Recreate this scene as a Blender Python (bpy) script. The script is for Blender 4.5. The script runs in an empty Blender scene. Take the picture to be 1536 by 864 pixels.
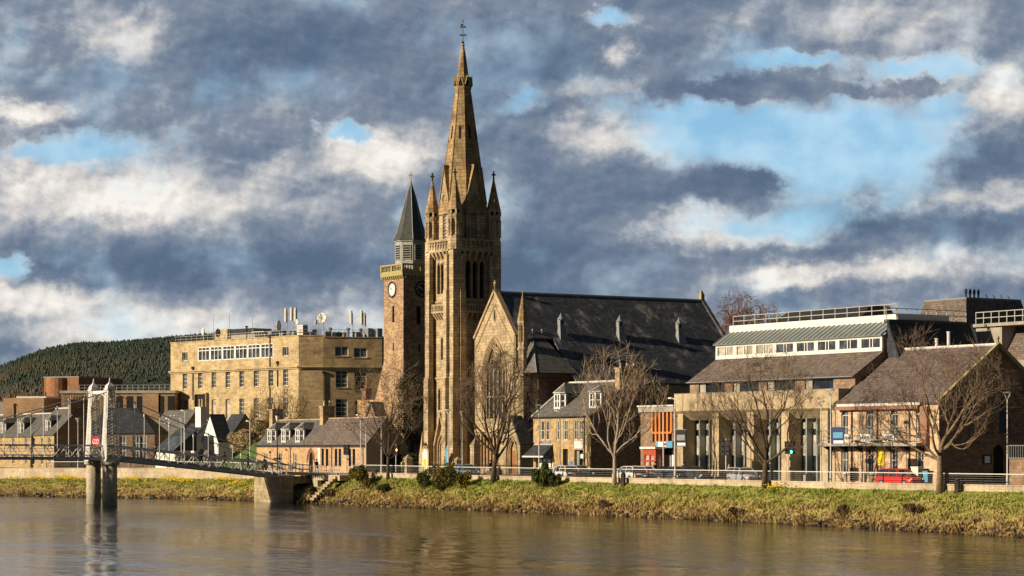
import bpy, bmesh, math, random
import numpy as np
from mathutils import Vector, Matrix, noise
random.seed(7)
R = math.radians
F = 3550.0; CZ = 6.3; HX = 768.0; HY = 672.0
SUN = Vector((-.92, -.39, 0)).normalized(); EL = R(20)
sc = bpy.context.scene
col = sc.collection

# ------------------------------------------------------------------ frames
class Fr:
    def __init__(s, x, y, deg):
        s.o = Vector((x, y)); a = R(deg); s.a = a
        s.e1 = Vector((math.cos(a), math.sin(a))); s.e2 = Vector((-math.sin(a), math.cos(a)))
    def w(s, p):
        q = s.o + s.e1 * p[0] + s.e2 * p[1]
        return Vector((q.x, q.y, p[2]))
    def line(s, px, P, D):
        k = (px - HX) / F
        O = s.o + s.e1 * P[0] + s.e2 * P[1]; d = s.e1 * D[0] + s.e2 * D[1]
        return (k * O.y - O.x) / (d.x - k * d.y)
    def U(s, px, v): return s.line(px, (0, v), (1, 0))
    def V(s, px, u): return s.line(px, (u, 0), (0, 1))
    def Z(s, py, u, v): return CZ + (HY - py) * s.w((u, v, 0)).y / F
    def X(s, u, v):
        p = s.w((u, v, 0)); return HX + F * p.x / p.y
    def loc(s, W):
        d = Vector((W[0], W[1])) - s.o
        return (d.dot(s.e1), d.dot(s.e2))
G = Fr(0, 0, -58)
def ray(px, py, z):
    Y = (CZ - z) * F / (py - HY); return Vector(((px - HX) / F * Y, Y, z))

# ------------------------------------------------------------------ mesh builder
ROOT = {}
class MB:
    def __init__(s, fr=G): s.v = []; s.f = []; s.fr = fr
    def add(s, vs, fs):
        n = len(s.v); s.v.extend([tuple(p) for p in vs]); s.f.extend([tuple(i + n for i in f) for f in fs]); return s
    def hexa(s, p):
        return s.add(p, [(0, 3, 2, 1), (4, 5, 6, 7), (0, 1, 5, 4), (1, 2, 6, 5), (2, 3, 7, 6), (3, 0, 4, 7)])
    def box(s, x0, x1, y0, y1, z0, z1):
        return s.hexa([(x0, y0, z0), (x1, y0, z0), (x1, y1, z0), (x0, y1, z0), (x0, y0, z1), (x1, y0, z1), (x1, y1, z1), (x0, y1, z1)])
    def quad(s, *p): return s.add(p, [tuple(range(len(p)))])
    def slab(s, p0, p1, p2, p3, t):
        a = [Vector(p) for p in (p0, p1, p2, p3)]
        n = (a[1] - a[0]).cross(a[2] - a[0])
        if n.length < 1e-9: n = (a[2] - a[0]).cross(a[3] - a[0])
        n.normalize()
        if n.z < 0: n = -n
        b = [p - n * t for p in a]
        return s.hexa(b + a)
    def ext(s, poly, vec):
        n = len(poly); q = [Vector(p) for p in poly]; v = Vector(vec); r = [p + v for p in q]
        s.add(q + r, [tuple(range(n))[::-1], tuple(range(n, 2 * n))] + [(i, (i + 1) % n, n + (i + 1) % n, n + i) for i in range(n)]); return s
    def tube(s, a, b, r0, r1=None, n=6, cap=True):
        return s.path([a, b], [r0, r0 if r1 is None else r1], n, cap)
    def path(s, pts, rad, n=6, cap=True):
        pts = [Vector(p) for p in pts]; base = len(s.v); m = len(pts); up = None
        for i, p in enumerate(pts):
            d = (pts[min(i + 1, m - 1)] - pts[max(i - 1, 0)])
            if d.length < 1e-9: d = Vector((0, 0, 1))
            d.normalize()
            if up is None:
                up = Vector((0, 0, 1)) if abs(d.z) < .9 else Vector((1, 0, 0))
            x = up.cross(d)
            if x.length < 1e-6: x = Vector((1, 0, 0)).cross(d)
            x.normalize(); y = d.cross(x); up = y if abs(y.dot(d)) < .5 else up
            up = d.cross(x)
            up = y
            for k in range(n):
                t = 2 * math.pi * k / n; q = p + x * (math.cos(t) * rad[i]) + y * (math.sin(t) * rad[i]); s.v.append((q.x, q.y, q.z))
        for i in range(m - 1):
            for k in range(n):
                a = base + i * n + k; b = base + i * n + (k + 1) % n; s.f.append((a, b, b + n, a + n))
        if cap:
            s.f.append(tuple(base + k for k in range(n))[::-1]); s.f.append(tuple(base + (m - 1) * n + k for k in range(n)))
        return s
    def lathe(s, x, y, prof, n=8, rot=0, cap=True):
        base = len(s.v); m = len(prof)
        for r, z in prof:
            for k in range(n):
                t = 2 * math.pi * (k + .5) / n + rot; s.v.append((x + r * math.cos(t), y + r * math.sin(t), z))
        for i in range(m - 1):
            for k in range(n):
                a = base + i * n + k; b = base + i * n + (k + 1) % n; s.f.append((a, b, b + n, a + n))
        if cap:
            s.f.append(tuple(base + k for k in range(n))[::-1]); s.f.append(tuple(base + (m - 1) * n + k for k in range(n)))
        return s
    def ball(s, c, r, n=8, sz=1):
        pr = [(max(.001, r * math.sin(math.pi * i / 6)), c[2] - r * sz * math.cos(math.pi * i / 6)) for i in range(7)]
        return s.lathe(c[0], c[1], pr, n)
    def build(s, name, mat, parent=None, smooth=False, label=None, kind=None):
        return build(s, name, mat, parent, smooth, label, kind)

def frmat(fr, x, y, z):
    w = fr.w((x, y, z)); return Matrix.Translation(w) @ Matrix.Rotation(fr.a, 4, 'Z')
def root_of(p):
    while p.parent: p = p.parent
    return p
def build(mb, name, mat, parent, smooth, label, kind):
    fr = mb.fr
    V = np.array(mb.v, dtype=float).reshape(-1, 3)
    c, s_ = math.cos(fr.a), math.sin(fr.a)
    W = np.empty_like(V)
    W[:, 0] = fr.o.x + c * V[:, 0] - s_ * V[:, 1]; W[:, 1] = fr.o.y + s_ * V[:, 0] + c * V[:, 1]; W[:, 2] = V[:, 2]
    if parent is not None:
        M = np.array(ROOT[root_of(parent).name].inverted())
    else:
        x, y = V[:, 0].mean(), V[:, 1].mean(); mat4 = frmat(fr, x, y, V[:, 2].min()); M = np.array(mat4.inverted())
    L = W @ M[:3, :3].T + M[:3, 3]
    me = bpy.data.meshes.new(name); me.from_pydata(L.tolist(), [], mb.f)
    if smooth: me.polygons.foreach_set('use_smooth', [True] * len(me.polygons))
    me.materials.append(mat); me.update()
    o = bpy.data.objects.new(name, me); col.objects.link(o)
    if parent is not None: o.parent = parent
    else: o.matrix_world = mat4; ROOT[o.name] = mat4
    if label: o['label'] = label
    if kind: o['kind'] = kind
    return o
def tag(o, label, cat, group=None, kind=None):
    o['label'] = label; o['category'] = cat
    if group: o['group'] = group
    if kind: o['kind'] = kind
    return o
def thing(name, label, cat, x, y, z=3.0, fr=G, group=None):
    o = bpy.data.objects.new(name, None); col.objects.link(o); o.empty_display_size = .3
    m = frmat(fr, x, y, z); o.matrix_world = m; ROOT[o.name] = m
    return tag(o, label, cat, group)
def struct(mb, name, mat, smooth=False):
    o = mb.build(name, mat, None, smooth); o['kind'] = 'structure'; return o

# ------------------------------------------------------------------ materials
class N:
    def __init__(s, nt): s.nt = nt
    def n(s, t, **k):
        x = s.nt.nodes.new('ShaderNode' + t)
        for a, b in k.items():
            if a.startswith('i_'): s.set(x.inputs[a[2:].replace('_', ' ')], b)
            elif a.startswith('n') and a[1:].isdigit(): s.set(x.inputs[int(a[1:])], b)
            else: setattr(x, a, b)
        return x
    def set(s, inp, v):
        if isinstance(v, bpy.types.NodeSocket): s.nt.links.new(v, inp)
        elif isinstance(v, bpy.types.Node): s.nt.links.new(v.outputs[0], inp)
        else:
            if inp.type == 'RGBA' and len(v) == 3: v = (*v, 1)
            inp.default_value = v
    def m(s, op, a, b=0.0, c=None, clamp=False):
        x = s.n('Math', operation=op, use_clamp=clamp); s.set(x.inputs[0], a); s.set(x.inputs[1], b)
        if c is not None: s.set(x.inputs[2], c)
        return x.outputs[0]
    def vm(s, op, a, b=(0, 0, 0), out=0):
        x = s.n('VectorMath', operation=op); s.set(x.inputs[0], a)
        if op == 'SCALE': s.set(x.inputs[3], b)
        elif op not in ('LENGTH', 'NORMALIZE'): s.set(x.inputs[1], b)
        return x.outputs['Value'] if op in ('LENGTH', 'DOT_PRODUCT') else x.outputs[0]
    def mix(s, f, a, b, mode='MIX'):
        x = s.n('Mix', data_type='RGBA', blend_type=mode); s.set(x.inputs[0], f); s.set(x.inputs[6], a); s.set(x.inputs[7], b); return x.outputs[2]
    def rng(s, v, a, b, c=0.0, d=1.0, smooth=True):
        x = s.n('MapRange', interpolation_type='SMOOTHSTEP' if smooth else 'LINEAR'); s.set(x.inputs[0], v)
        for i, q in enumerate((a, b, c, d)): s.set(x.inputs[i + 1], q)
        return x.outputs[0]
    def noise(s, vec, scale, detail=4, rough=.55, dist=0):
        x = s.n('TexNoise'); s.set(x.inputs['Vector'], vec); x.inputs['Scale'].default_value = scale; x.inputs['Detail'].default_value = detail
        x.inputs['Roughness'].default_value = rough; x.inputs['Distortion'].default_value = dist; return x.outputs['Fac']
    def ramp(s, f, stops):
        x = s.n('ValToRGB'); s.set(x.inputs[0], f); e = x.color_ramp.elements
        while len(e) < len(stops): e.new(.5)
        for i, (p, c_) in enumerate(stops): e[i].position = p; e[i].color = (*c_, 1)
        return x.outputs[0]
def mat(name):
    m = bpy.data.materials.new(name); m.use_nodes = True; nt = m.node_tree
    b = nt.nodes['Principled BSDF']; return m, N(nt), b
def wall_uv(g):
    tc = g.n('TexCoord'); p = g.n('SeparateXYZ', n0=tc.outputs['Object']); q = g.n('SeparateXYZ', n0=tc.outputs['Normal'])
    f = g.m('GREATER_THAN', g.m('ABSOLUTE', q.outputs[0]), g.m('ABSOLUTE', q.outputs[1]))
    h = g.m('ADD', g.m('MULTIPLY', p.outputs[0], g.m('SUBTRACT', 1.0, f)), g.m('MULTIPLY', p.outputs[1], f))
    c = g.n('CombineXYZ'); g.set(c.inputs[0], h); g.set(c.inputs[1], p.outputs[2])
    return c.outputs[0], tc.outputs['Object']
def mul(c, k): return tuple(min(1, x * k) for x in c)
def stone(name, c, bw=.6, bh=.3, var=.22, mortar=.7, stain=.35, stainc=(.05, .04, .03), warp=0, rough=.9, bump=.35, streak=.25, ms=.02, c2=None):
    m, g, b = mat(name); uv, ob = wall_uv(g)
    if warp:
        nz = g.n('TexNoise', i_Vector=ob); nz.inputs['Scale'].default_value = 1.7
        uv2 = g.vm('ADD', uv, g.vm('SCALE', g.vm('SUBTRACT', nz.outputs['Color'], (.5, .5, .5)), warp))
    else: uv2 = uv
    br = g.n('TexBrick'); g.set(br.inputs['Vector'], uv2); br.inputs['Scale'].default_value = 1
    br.inputs['Brick Width'].default_value = bw; br.inputs['Row Height'].default_value = bh
    br.inputs['Mortar Size'].default_value = ms; br.inputs['Mortar Smooth'].default_value = .3; br.inputs['Bias'].default_value = 0
    g.set(br.inputs['Color1'], mul(c, 1 + var)); g.set(br.inputs['Color2'], c2 or mul(c, 1 - var)); g.set(br.inputs['Mortar'], mul(c, mortar))
    colr = br.outputs['Color']
    n1 = g.noise(ob, .35, 5, .6); colr = g.mix(1.0, colr, g.ramp(n1, [(.3, (.72, .70, .68)), (.5, (1, 1, 1)), (.72, (1.22, 1.2, 1.15))]), 'MULTIPLY')
    n2 = g.noise(ob, 3.0, 6, .7); colr = g.mix(1.0, colr, g.ramp(n2, [(.25, (.7, .7, .7)), (.75, (1.2, 1.2, 1.2))]), 'MULTIPLY')
    st = g.noise(g.vm('MULTIPLY', ob, (1.3, 1.3, .13)), 1.0, 5, .65)
    colr = g.mix(g.m('MULTIPLY', g.rng(st, .52, .72), streak), colr, stainc)
    sn = g.noise(g.vm('ADD', ob, (31, 7, 3)), .8, 7, .7)
    colr = g.mix(g.m('MULTIPLY', g.rng(sn, .5, .68), stain), colr, stainc)
    g.set(b.inputs['Base Color'], colr); b.inputs['Roughness'].default_value = rough; b.inputs['Specular IOR Level'].default_value = .2
    bp = g.n('Bump'); bp.inputs['Strength'].default_value = bump; bp.inputs['Distance'].default_value = .03
    g.set(bp.inputs['Height'], g.m('ADD', g.m('MULTIPLY', br.outputs['Fac'], -.7), g.m('MULTIPLY', n2, 1.2))); g.set(b.inputs['Normal'], bp)
    return m
def plain(name, c, rough=.6, metal=0, var=.15, scale=2.0, bump=0, spec=.4, c2=None):
    m, g, b = mat(name); tc = g.n('TexCoord')
    n1 = g.noise(tc.outputs['Object'], scale, 5, .65); n2 = g.noise(g.vm('MULTIPLY', tc.outputs['Object'], (1, 1, .2)), scale * 2.5, 4, .6)
    n = g.m('ADD', g.m('MULTIPLY', n1, .6), g.m('MULTIPLY', n2, .4))
    colr = g.mix(g.rng(n, .3, .7), mul(c, 1 - var), c2 or mul(c, 1 + var))
    g.set(b.inputs['Base Color'], colr); b.inputs['Roughness'].default_value = rough; b.inputs['Metallic'].default_value = metal
    b.inputs['Specular IOR Level'].default_value = spec
    if bump:
        bp = g.n('Bump'); bp.inputs['Strength'].default_value = bump; bp.inputs['Distance'].default_value = .04; g.set(bp.inputs['Height'], n); g.set(b.inputs['Normal'], bp)
    return m
def glass(name, c=(.015, .018, .022), rough=.05, var=.0):
    m, g, b = mat(name); tc = g.n('TexCoord')
    n = g.noise(tc.outputs['Object'], .9, 2)
    g.set(b.inputs['Base Color'], g.mix(g.rng(n, .42, .6), c, mul(c, 1 + 6 * var) if var else mul(c, 1.8)))
    b.inputs['Roughness'].default_value = rough; b.inputs['Specular IOR Level'].default_value = .6
    bp = g.n('Bump'); bp.inputs['Strength'].default_value = .15; bp.inputs['Distance'].default_value = .05; g.set(bp.inputs['Height'], g.noise(tc.outputs['Object'], 1.3, 2)); g.set(b.inputs['Normal'], bp)
    return m
def emis(name, c, s):
    m, g, b = mat(name); g.set(b.inputs['Base Color'], c); g.set(b.inputs['Emission Color'], c); b.inputs['Emission Strength'].default_value = s; return m
def slate(name, c, var=.3, lichen=(.2, .2, .19), la=.3, bw=.35, bh=.22):
    m, g, b = mat(name); uv, ob = wall_uv(g)
    br = g.n('TexBrick'); g.set(br.inputs['Vector'], uv); br.inputs['Scale'].default_value = 1
    br.inputs['Brick Width'].default_value = bw; br.inputs['Row Height'].default_value = bh; br.inputs['Mortar Size'].default_value = .016
    g.set(br.inputs['Color1'], mul(c, 1 + var)); g.set(br.inputs['Color2'], mul(c, 1 - var)); g.set(br.inputs['Mortar'], mul(c, .45))
    n2 = g.noise(ob, 2.2, 8, .75)
    st = g.noise(g.vm('MULTIPLY', ob, (1.0, 1.0, .35)), .55, 8, .72)
    colr = g.mix(g.m('MULTIPLY', g.rng(st, .5, .68), la), br.outputs['Color'], lichen)
    colr = g.mix(1.0, colr, g.ramp(n2, [(.3, (.6, .6, .6)), (.7, (1.35, 1.35, 1.35))]), 'MULTIPLY')
    g.set(b.inputs['Base Color'], colr); b.inputs['Roughness'].default_value = .75; b.inputs['Specular IOR Level'].default_value = .25
    bp = g.n('Bump'); bp.inputs['Strength'].default_value = .45; bp.inputs['Distance'].default_value = .03
    g.set(bp.inputs['Height'], g.m('ADD', g.m('MULTIPLY', br.outputs['Fac'], -.8), g.m('MULTIPLY', n2, 1.5))); g.set(b.inputs['Normal'], bp)
    return m

M = {}
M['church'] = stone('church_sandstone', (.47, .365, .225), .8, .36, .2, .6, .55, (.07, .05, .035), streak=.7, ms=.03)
M['spire'] = stone('spire_sandstone', (.36, .25, .125), .7, .45, .22, .6, .6, (.07, .045, .025), streak=.7, ms=.03)
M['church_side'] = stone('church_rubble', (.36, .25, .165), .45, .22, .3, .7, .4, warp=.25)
M['trim'] = stone('dressed_trim', (.45, .34, .20), .9, .4, .12, .8, .5, (.12, .09, .06))
M['rubble'] = stone('red_rubble', (.40, .275, .165), .42, .2, .35, .9, .35, (.10, .06, .04), warp=.3, c2=(.21, .13, .08), ms=.03)
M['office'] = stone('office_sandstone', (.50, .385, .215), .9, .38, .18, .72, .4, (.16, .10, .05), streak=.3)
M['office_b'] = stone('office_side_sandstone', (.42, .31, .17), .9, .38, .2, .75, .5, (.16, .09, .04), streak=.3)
M['cottage'] = stone('cottage_rubble', (.50, .32, .17), .4, .2, .28, .95, .2, (.2, .1, .05), warp=.25)
M['chapel'] = stone('chapel_rubble', (.50, .33, .19), .5, .22, .28, .95, .2, (.2, .1, .05), warp=.2)
M['render'] = plain('harled_render', (.34, .27, .17), .95, var=.1, bump=.3)
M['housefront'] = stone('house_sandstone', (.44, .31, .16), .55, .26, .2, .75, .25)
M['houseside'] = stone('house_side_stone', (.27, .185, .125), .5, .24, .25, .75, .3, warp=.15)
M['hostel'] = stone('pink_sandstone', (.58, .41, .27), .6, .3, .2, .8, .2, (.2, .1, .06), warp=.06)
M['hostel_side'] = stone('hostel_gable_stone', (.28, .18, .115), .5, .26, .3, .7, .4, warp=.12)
M['concrete'] = stone('sandy_concrete', (.47, .37, .235), 4.5, 3.2, .08, .75, .6, (.15, .105, .065), streak=.85, bump=.2)
M['concrete_grey'] = plain('grey_concrete', (.33, .30, .25), .9, var=.2, scale=.8, bump=.2)
M['pier'] = stone('pier_concrete', (.46, .40, .30), 3, .9, .06, .9, .5, (.10, .08, .045), streak=.6)
M['wallstone'] = stone('river_wall_stone', (.50, .41, .29), 2.2, .8, .1, .8, .3, (.16, .12, .08), streak=.5)
M['abut'] = stone('abutment_masonry', (.42, .34, .21), .9, .4, .15, .7, .6, (.08, .08, .03), streak=.6)
M['brick'] = stone('orange_brick', (.34, .17, .085), .4, .15, .15, .9, .2, (.12, .05, .03))
M['slate'] = slate('blue_slate', (.045, .05, .06), la=.25, lichen=(.13, .135, .13))
M['slate_nave'] = slate('nave_slate', (.07, .074, .086), la=.9, lichen=(.30, .29, .265), bw=.5, bh=.3)
M['slate_grey'] = slate('grey_slate', (.13, .125, .115), la=.35, lichen=(.22, .2, .16))
M['slate_brown'] = slate('brown_slate', (.16, .125, .105), la=.35, lichen=(.23, .19, .15))
M['slate_hostel'] = slate('mauve_slate', (.15, .115, .105), la=.25, lichen=(.2, .17, .15))
M['green_slate'] = slate('green_copper_slate', (.075, .083, .075), la=.4, lichen=(.11, .13, .10), var=.12)
M['lead'] = plain('lead', (.22, .23, .24), .6, var=.15)
M['zinc'] = plain('zinc_sheet', (.28, .31, .29), .45, .3, var=.15, scale=1)
M['white'] = plain('white_paint', (.70, .68, .62), .5, var=.04)
M['harl'] = plain('white_harling', (.75, .73, .66), .9, var=.06, bump=.2)
M['timber'] = plain('grey_timber_louvre', (.33, .325, .30), .7, var=.12)
M['iron'] = plain('black_iron', (.02, .02, .022), .5, var=.1)
M['grey'] = plain('galvanised_steel', (.38, .38, .37), .45, .5, var=.15)
M['lamppaint'] = plain('lamp_paint', (.62, .60, .55), .5, var=.06)
M['pylon'] = plain('pylon_paint', (.60, .59, .55), .5, var=.15)
M['railpaint'] = plain('roof_rail_paint', (.42, .41, .38), .5, var=.1)
M['brick_tan'] = stone('tan_brick', (.36, .23, .13), .4, .15, .15, .9, .2, (.12, .07, .04))
M['bridge'] = plain('bridge_paint', (.70, .68, .63), .5, var=.1)
M['bridge_dark'] = plain('bridge_deck_steel', (.40, .415, .43), .5, var=.15)
M['red'] = plain('red_paint', (.42, .015, .03), .45, var=.05)
M['redstone'] = plain('red_sandstone', (.28, .14, .09), .85, var=.12, bump=.2)
M['rust'] = plain('orange_frame_paint', (.52, .19, .05), .5, var=.12)
M['shopred'] = plain('shopfront_red', (.42, .07, .03), .45, var=.1)
M['door'] = plain('oak_door', (.28, .12, .04), .6, var=.2, scale=4)
M['glass'] = glass('window_glass')
M['glassb'] = glass('office_window_glass', (.03, .035, .04), var=.35)
M['blind'] = glass('white_blind_behind_glass', (.30, .27, .22), .25)
M['dark'] = plain('dark_interior', (.012, .011, .010), .9, var=.2)
M['asphalt'] = plain('asphalt', (.055, .054, .052), .9, var=.2, scale=3, bump=.2)
M['paving'] = stone('paving', (.22, .20, .17), .6, .6, .1, .8, .2)
M['ochre'] = plain('lichened_stone', (.36, .30, .13), .9, var=.15)
M['yellow'] = plain('yellow_panel', (.85, .62, .03), .5, var=.04)
M['blue'] = plain('blue_panel', (.05, .22, .55), .5, var=.1)
M['skyblue'] = plain('light_blue_banner', (.10, .30, .46), .6, var=.1)
M['navy'] = plain('navy_banner', (.025, .04, .12), .6, var=.2)
M['signwhite'] = plain('sign_white', (.8, .78, .72), .5, var=.03)
M['black'] = plain('sign_black', (.015, .015, .015), .6, var=.02)
M['dish'] = plain('dish_paint', (.66, .63, .56), .5, var=.08)
M['pot'] = plain('clay_chimney_pot', (.45, .22, .10), .8, var=.15)
M['potbuff'] = plain('buff_chimney_pot', (.52, .38, .20), .8, var=.12)

# ------------------------------------------------------------------ wall faces and windows
class Fc:
    def __init__(s, x, y, dx, dy, fr=G):
        l = math.hypot(dx, dy); s.o = (x, y); s.d = (dx / l, dy / l); s.n = (s.d[1], -s.d[0]); s.fr = fr
    def pt(s, a, z, o=0): return (s.o[0] + s.d[0] * a + s.n[0] * o, s.o[1] + s.d[1] * a + s.n[1] * o, z)
    def A(s, px): return s.fr.line(px, s.o, s.d)
    def Z(s, py, a): p = s.pt(a, 0); return s.fr.Z(py, p[0], p[1])
    def box(s, mb, a0, a1, z0, z1, o0, o1):
        P = s.pt
        mb.hexa([P(a0, z0, o1), P(a1, z0, o1), P(a1, z0, o0), P(a0, z0, o0), P(a0, z1, o1), P(a1, z1, o1), P(a1, z1, o0), P(a0, z1, o0)])
def arch_pts(a0, a1, z1, kind, n=5):
    w = a1 - a0
    if kind == 'r':
        zs = z1 - w / 2
        return zs, [((a0 + a1) / 2 - w / 2 * math.cos(t), zs + w / 2 * math.sin(t)) for t in [math.pi * i / (2 * n) for i in range(2 * n + 1)]]
    zs = z1 - w * .866; L = []
    for i in range(n + 1):
        t = R(60) * i / n; L.append((a1 - w * math.cos(t), zs + w * math.sin(t)))
    Rr = [(a0 + a1 - a, z) for a, z in L[:-1]][::-1]
    return zs, L + Rr
def wall(mb, fc, a0, a1, z0, z1, ops=(), rev=.2):
    A = sorted({a0, a1, *[q for o in ops for q in (o[0], o[1]) if a0 < q < a1]})
    Z = sorted({z0, z1, *[q for o in ops for q in (o[2], o[3]) if z0 < q < z1]})
    P = fc.pt
    for i in range(len(A) - 1):
        for j in range(len(Z) - 1):
            ca, cz = (A[i] + A[i + 1]) / 2, (Z[j] + Z[j + 1]) / 2
            if any(o[0] < ca < o[1] and o[2] < cz < o[3] for o in ops): continue
            mb.quad(P(A[i], Z[j]), P(A[i + 1], Z[j]), P(A[i + 1], Z[j + 1]), P(A[i], Z[j + 1]))
    for o in ops:
        x0, x1, y0, y1 = o[:4]; kind = o[4] if len(o) > 4 else None; r = o[5] if len(o) > 5 else rev
        mb.quad(P(x0, y0), P(x1, y0), P(x1, y0, -r), P(x0, y0, -r))
        top = y1
        if kind:
            zs, ar = arch_pts(x0, x1, y1, kind); top = zs
            for (p, q) in zip(ar, ar[1:]):
                mb.quad(P(p[0], p[1]), P(q[0], q[1]), P(q[0], y1 + .001), P(p[0], y1 + .001))
                mb.quad(P(p[0], p[1]), P(q[0], q[1]), P(q[0], q[1], -r), P(p[0], p[1], -r))
        else: mb.quad(P(x0, y1), P(x1, y1), P(x1, y1, -r), P(x0, y1, -r))
        mb.quad(P(x0, y0), P(x0, top), P(x0, top, -r), P(x0, y0, -r)); mb.quad(P(x1, y0), P(x1, top), P(x1, top, -r), P(x1, y0, -r))
def win(fc, a0, a1, z0, z1, par, cols=2, rows=2, m='white', fw=.07, gm='glass', arch=None, rev=.2, sill=None, name='window', mw=None, label=None):
    mb = MB(fc.fr); mw = mw or fw * .6
    top = z1
    if arch: top, ar = arch_pts(a0, a1, z1, arch)
    B = fc.box
    B(mb, a0, a0 + fw, z0, top, -rev, -rev + .07); B(mb, a1 - fw, a1, z0, top, -rev, -rev + .07); B(mb, a0 + fw, a1 - fw, z0, z0 + fw, -rev, -rev + .07)
    if not arch: B(mb, a0 + fw, a1 - fw, z1 - fw, z1, -rev, -rev + .07)
    else: B(mb, a0 + fw, a1 - fw, top - mw, top, -rev, -rev + .065)
    for i in range(1, cols):
        a = a0 + (a1 - a0) * i / cols; B(mb, a - mw / 2, a + mw / 2, z0 + fw, (top if not arch else z1 - .05) - (0 if arch else fw), -rev, -rev + .06)
    for j in range(1, rows):
        z = z0 + (top - z0) * j / rows; B(mb, a0 + fw, a1 - fw, z - mw / 2, z + mw / 2, -rev, -rev + .05)
    w = mb.build(name, M[m], par, label=label)
    g = MB(fc.fr); g.quad(fc.pt(a0, z0, -rev + .012), fc.pt(a1, z0, -rev + .012), fc.pt(a1, z1, -rev + .012), fc.pt(a0, z1, -rev + .012)); g.build('glass_pane', M[gm], w)
    if sill:
        s = MB(fc.fr); B(s, a0 - .08, a1 + .08, z0 - .14, z0 - .003, 0.003, .1); s.build('sill', M[sill], w)
    return (a0, a1, z0, z1, arch, rev)
def gable_roof(mb, x0, x1, y0, y1, ze, zr, axis='x', over=.15, t=.12, ends=.0):
    if axis == 'x':
        ym = (y0 + y1) / 2; k = (zr - ze) / (ym - y0); e = over * k
        mb.slab((x0 - ends, y0 - over, ze - e), (x1 + ends, y0 - over, ze - e), (x1 + ends, ym, zr), (x0 - ends, ym, zr), t)
        mb.slab((x0 - ends, y1 + over, ze - e), (x1 + ends, y1 + over, ze - e), (x1 + ends, ym, zr), (x0 - ends, ym, zr), t)
    else:
        xm = (x0 + x1) / 2; k = (zr - ze) / (xm - x0); e = over * k
        mb.slab((x0 - over, y0 - ends, ze - e), (x0 - over, y1 + ends, ze - e), (xm, y1 + ends, zr), (xm, y0 - ends, zr), t)
        mb.slab((x1 + over, y0 - ends, ze - e), (x1 + over, y1 + ends, ze - e), (xm, y1 + ends, zr), (xm, y0 - ends, zr), t)
def chimney(par, x0, x1, y0, y1, z0, z1, n=3, m='housefront', pot='pot', fr=G, axis='x', ph=.7):
    c = MB(fr); c.box(x0, x1, y0, y1, z0, z1 - .18).box(x0 - .08, x1 + .08, y0 - .08, y1 + .08, z1 - .18, z1); o = c.build('chimney', M[m], par)
    for i in range(n):
        t = (i + .5) / n; x = x0 + (x1 - x0) * t if axis == 'x' else (x0 + x1) / 2; y = y0 + (y1 - y0) * t if axis == 'y' else (y0 + y1) / 2
        p = MB(fr); p.lathe(x, y, [(.15, z1), (.12, z1 + ph * .8), (.16, z1 + ph * .82), (.15, z1 + ph)], 8); p.build('chimney_pot', M[pot], o)
    return o
# ------------------------------------------------------------------ camera, sun, sky
cam = bpy.data.cameras.new('camera'); co = bpy.data.objects.new('camera', cam); col.objects.link(co)
co.location = (0, 0, CZ); co.rotation_euler = (R(90), 0, 0)
cam.sensor_width = 36; cam.lens = 36 * F / 1536; cam.shift_y = (HY - 432) / 1536; cam.clip_end = 30000; cam.clip_start = 1
sc.camera = co
sl = bpy.data.lights.new('sun', 'SUN'); so = bpy.data.objects.new('sun', sl); col.objects.link(so)
sv = Vector((SUN.x * math.cos(EL), SUN.y * math.cos(EL), math.sin(EL)))
so.rotation_euler = sv.to_track_quat('Z', 'Y').to_euler(); so.location = (-50, 20, 80)
sl.energy = 5.0; sl.angle = R(.5); sl.color = (1.0, .84, .62)
sc.view_settings.view_transform = 'Standard'; sc.view_settings.look = 'None'; sc.view_settings.exposure = .35; sc.view_settings.gamma = 1

w = bpy.data.worlds.new('World'); sc.world = w; w.use_nodes = True
g = N(w.node_tree); bg = w.node_tree.nodes['Background']
sky = g.n('TexSky', sky_type='NISHITA'); sky.sun_disc = False; sky.sun_elevation = EL; sky.sun_rotation = math.atan2(SUN.x, SUN.y)
sky.air_density = 1.0; sky.dust_density = .6; sky.ozone_density = 2.0
tc = g.n('TexCoord'); d = tc.outputs['Generated']; sx = g.n('SeparateXYZ', n0=d)
yy = g.m('MAXIMUM', g.m('ABSOLUTE', sx.outputs[1]), .2)
# direction expressed as hundreds of picture units east of and above the middle of the view
P = g.n('CombineXYZ'); g.set(P.inputs[0], g.m('ADD', g.m('MULTIPLY', g.m('DIVIDE', sx.outputs[0], yy), 35.5), 7.68)); g.set(P.inputs[1], g.m('MULTIPLY', g.m('DIVIDE', sx.outputs[2], yy), 35.5)); g.set(P.inputs[2], g.m('MULTIPLY', sx.outputs[1], 2))
P = P.outputs[0]
st = g.vm('MULTIPLY', P, (1, 1.2, 1))
wn = g.n('TexNoise', i_Vector=st); wn.inputs['Scale'].default_value = .55; wn.inputs['Detail'].default_value = 9; wn.inputs['Roughness'].default_value = .6
warp = g.vm('MULTIPLY', g.vm('SUBTRACT', wn.outputs['Color'], (.5, .5, .5)), (1.3, .75, 0))
wf = g.n('TexNoise', i_Vector=st); wf.inputs['Scale'].default_value = 2.4; wf.inputs['Detail'].default_value = 8; wf.inputs['Roughness'].default_value = .62
Q = g.vm('ADD', g.vm('ADD', P, warp), g.vm('MULTIPLY', g.vm('SUBTRACT', wf.outputs['Color'], (.5, .5, .5)), (.9, .55, 0)))
def blob(cx, cy, rx, ry):
    v = g.vm('MULTIPLY', g.vm('SUBTRACT', Q, (cx / 100, (672 - cy) / 100, 0)), (100 / rx, 100 / ry, 0))
    return g.rng(g.vm('LENGTH', v), 0.15, 1.25, 1.0, 0.0)
def total(base, items):
    t = base
    for (*b, a) in items: t = g.m('MULTIPLY_ADD', blob(*b), a, t)
    return t
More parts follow.
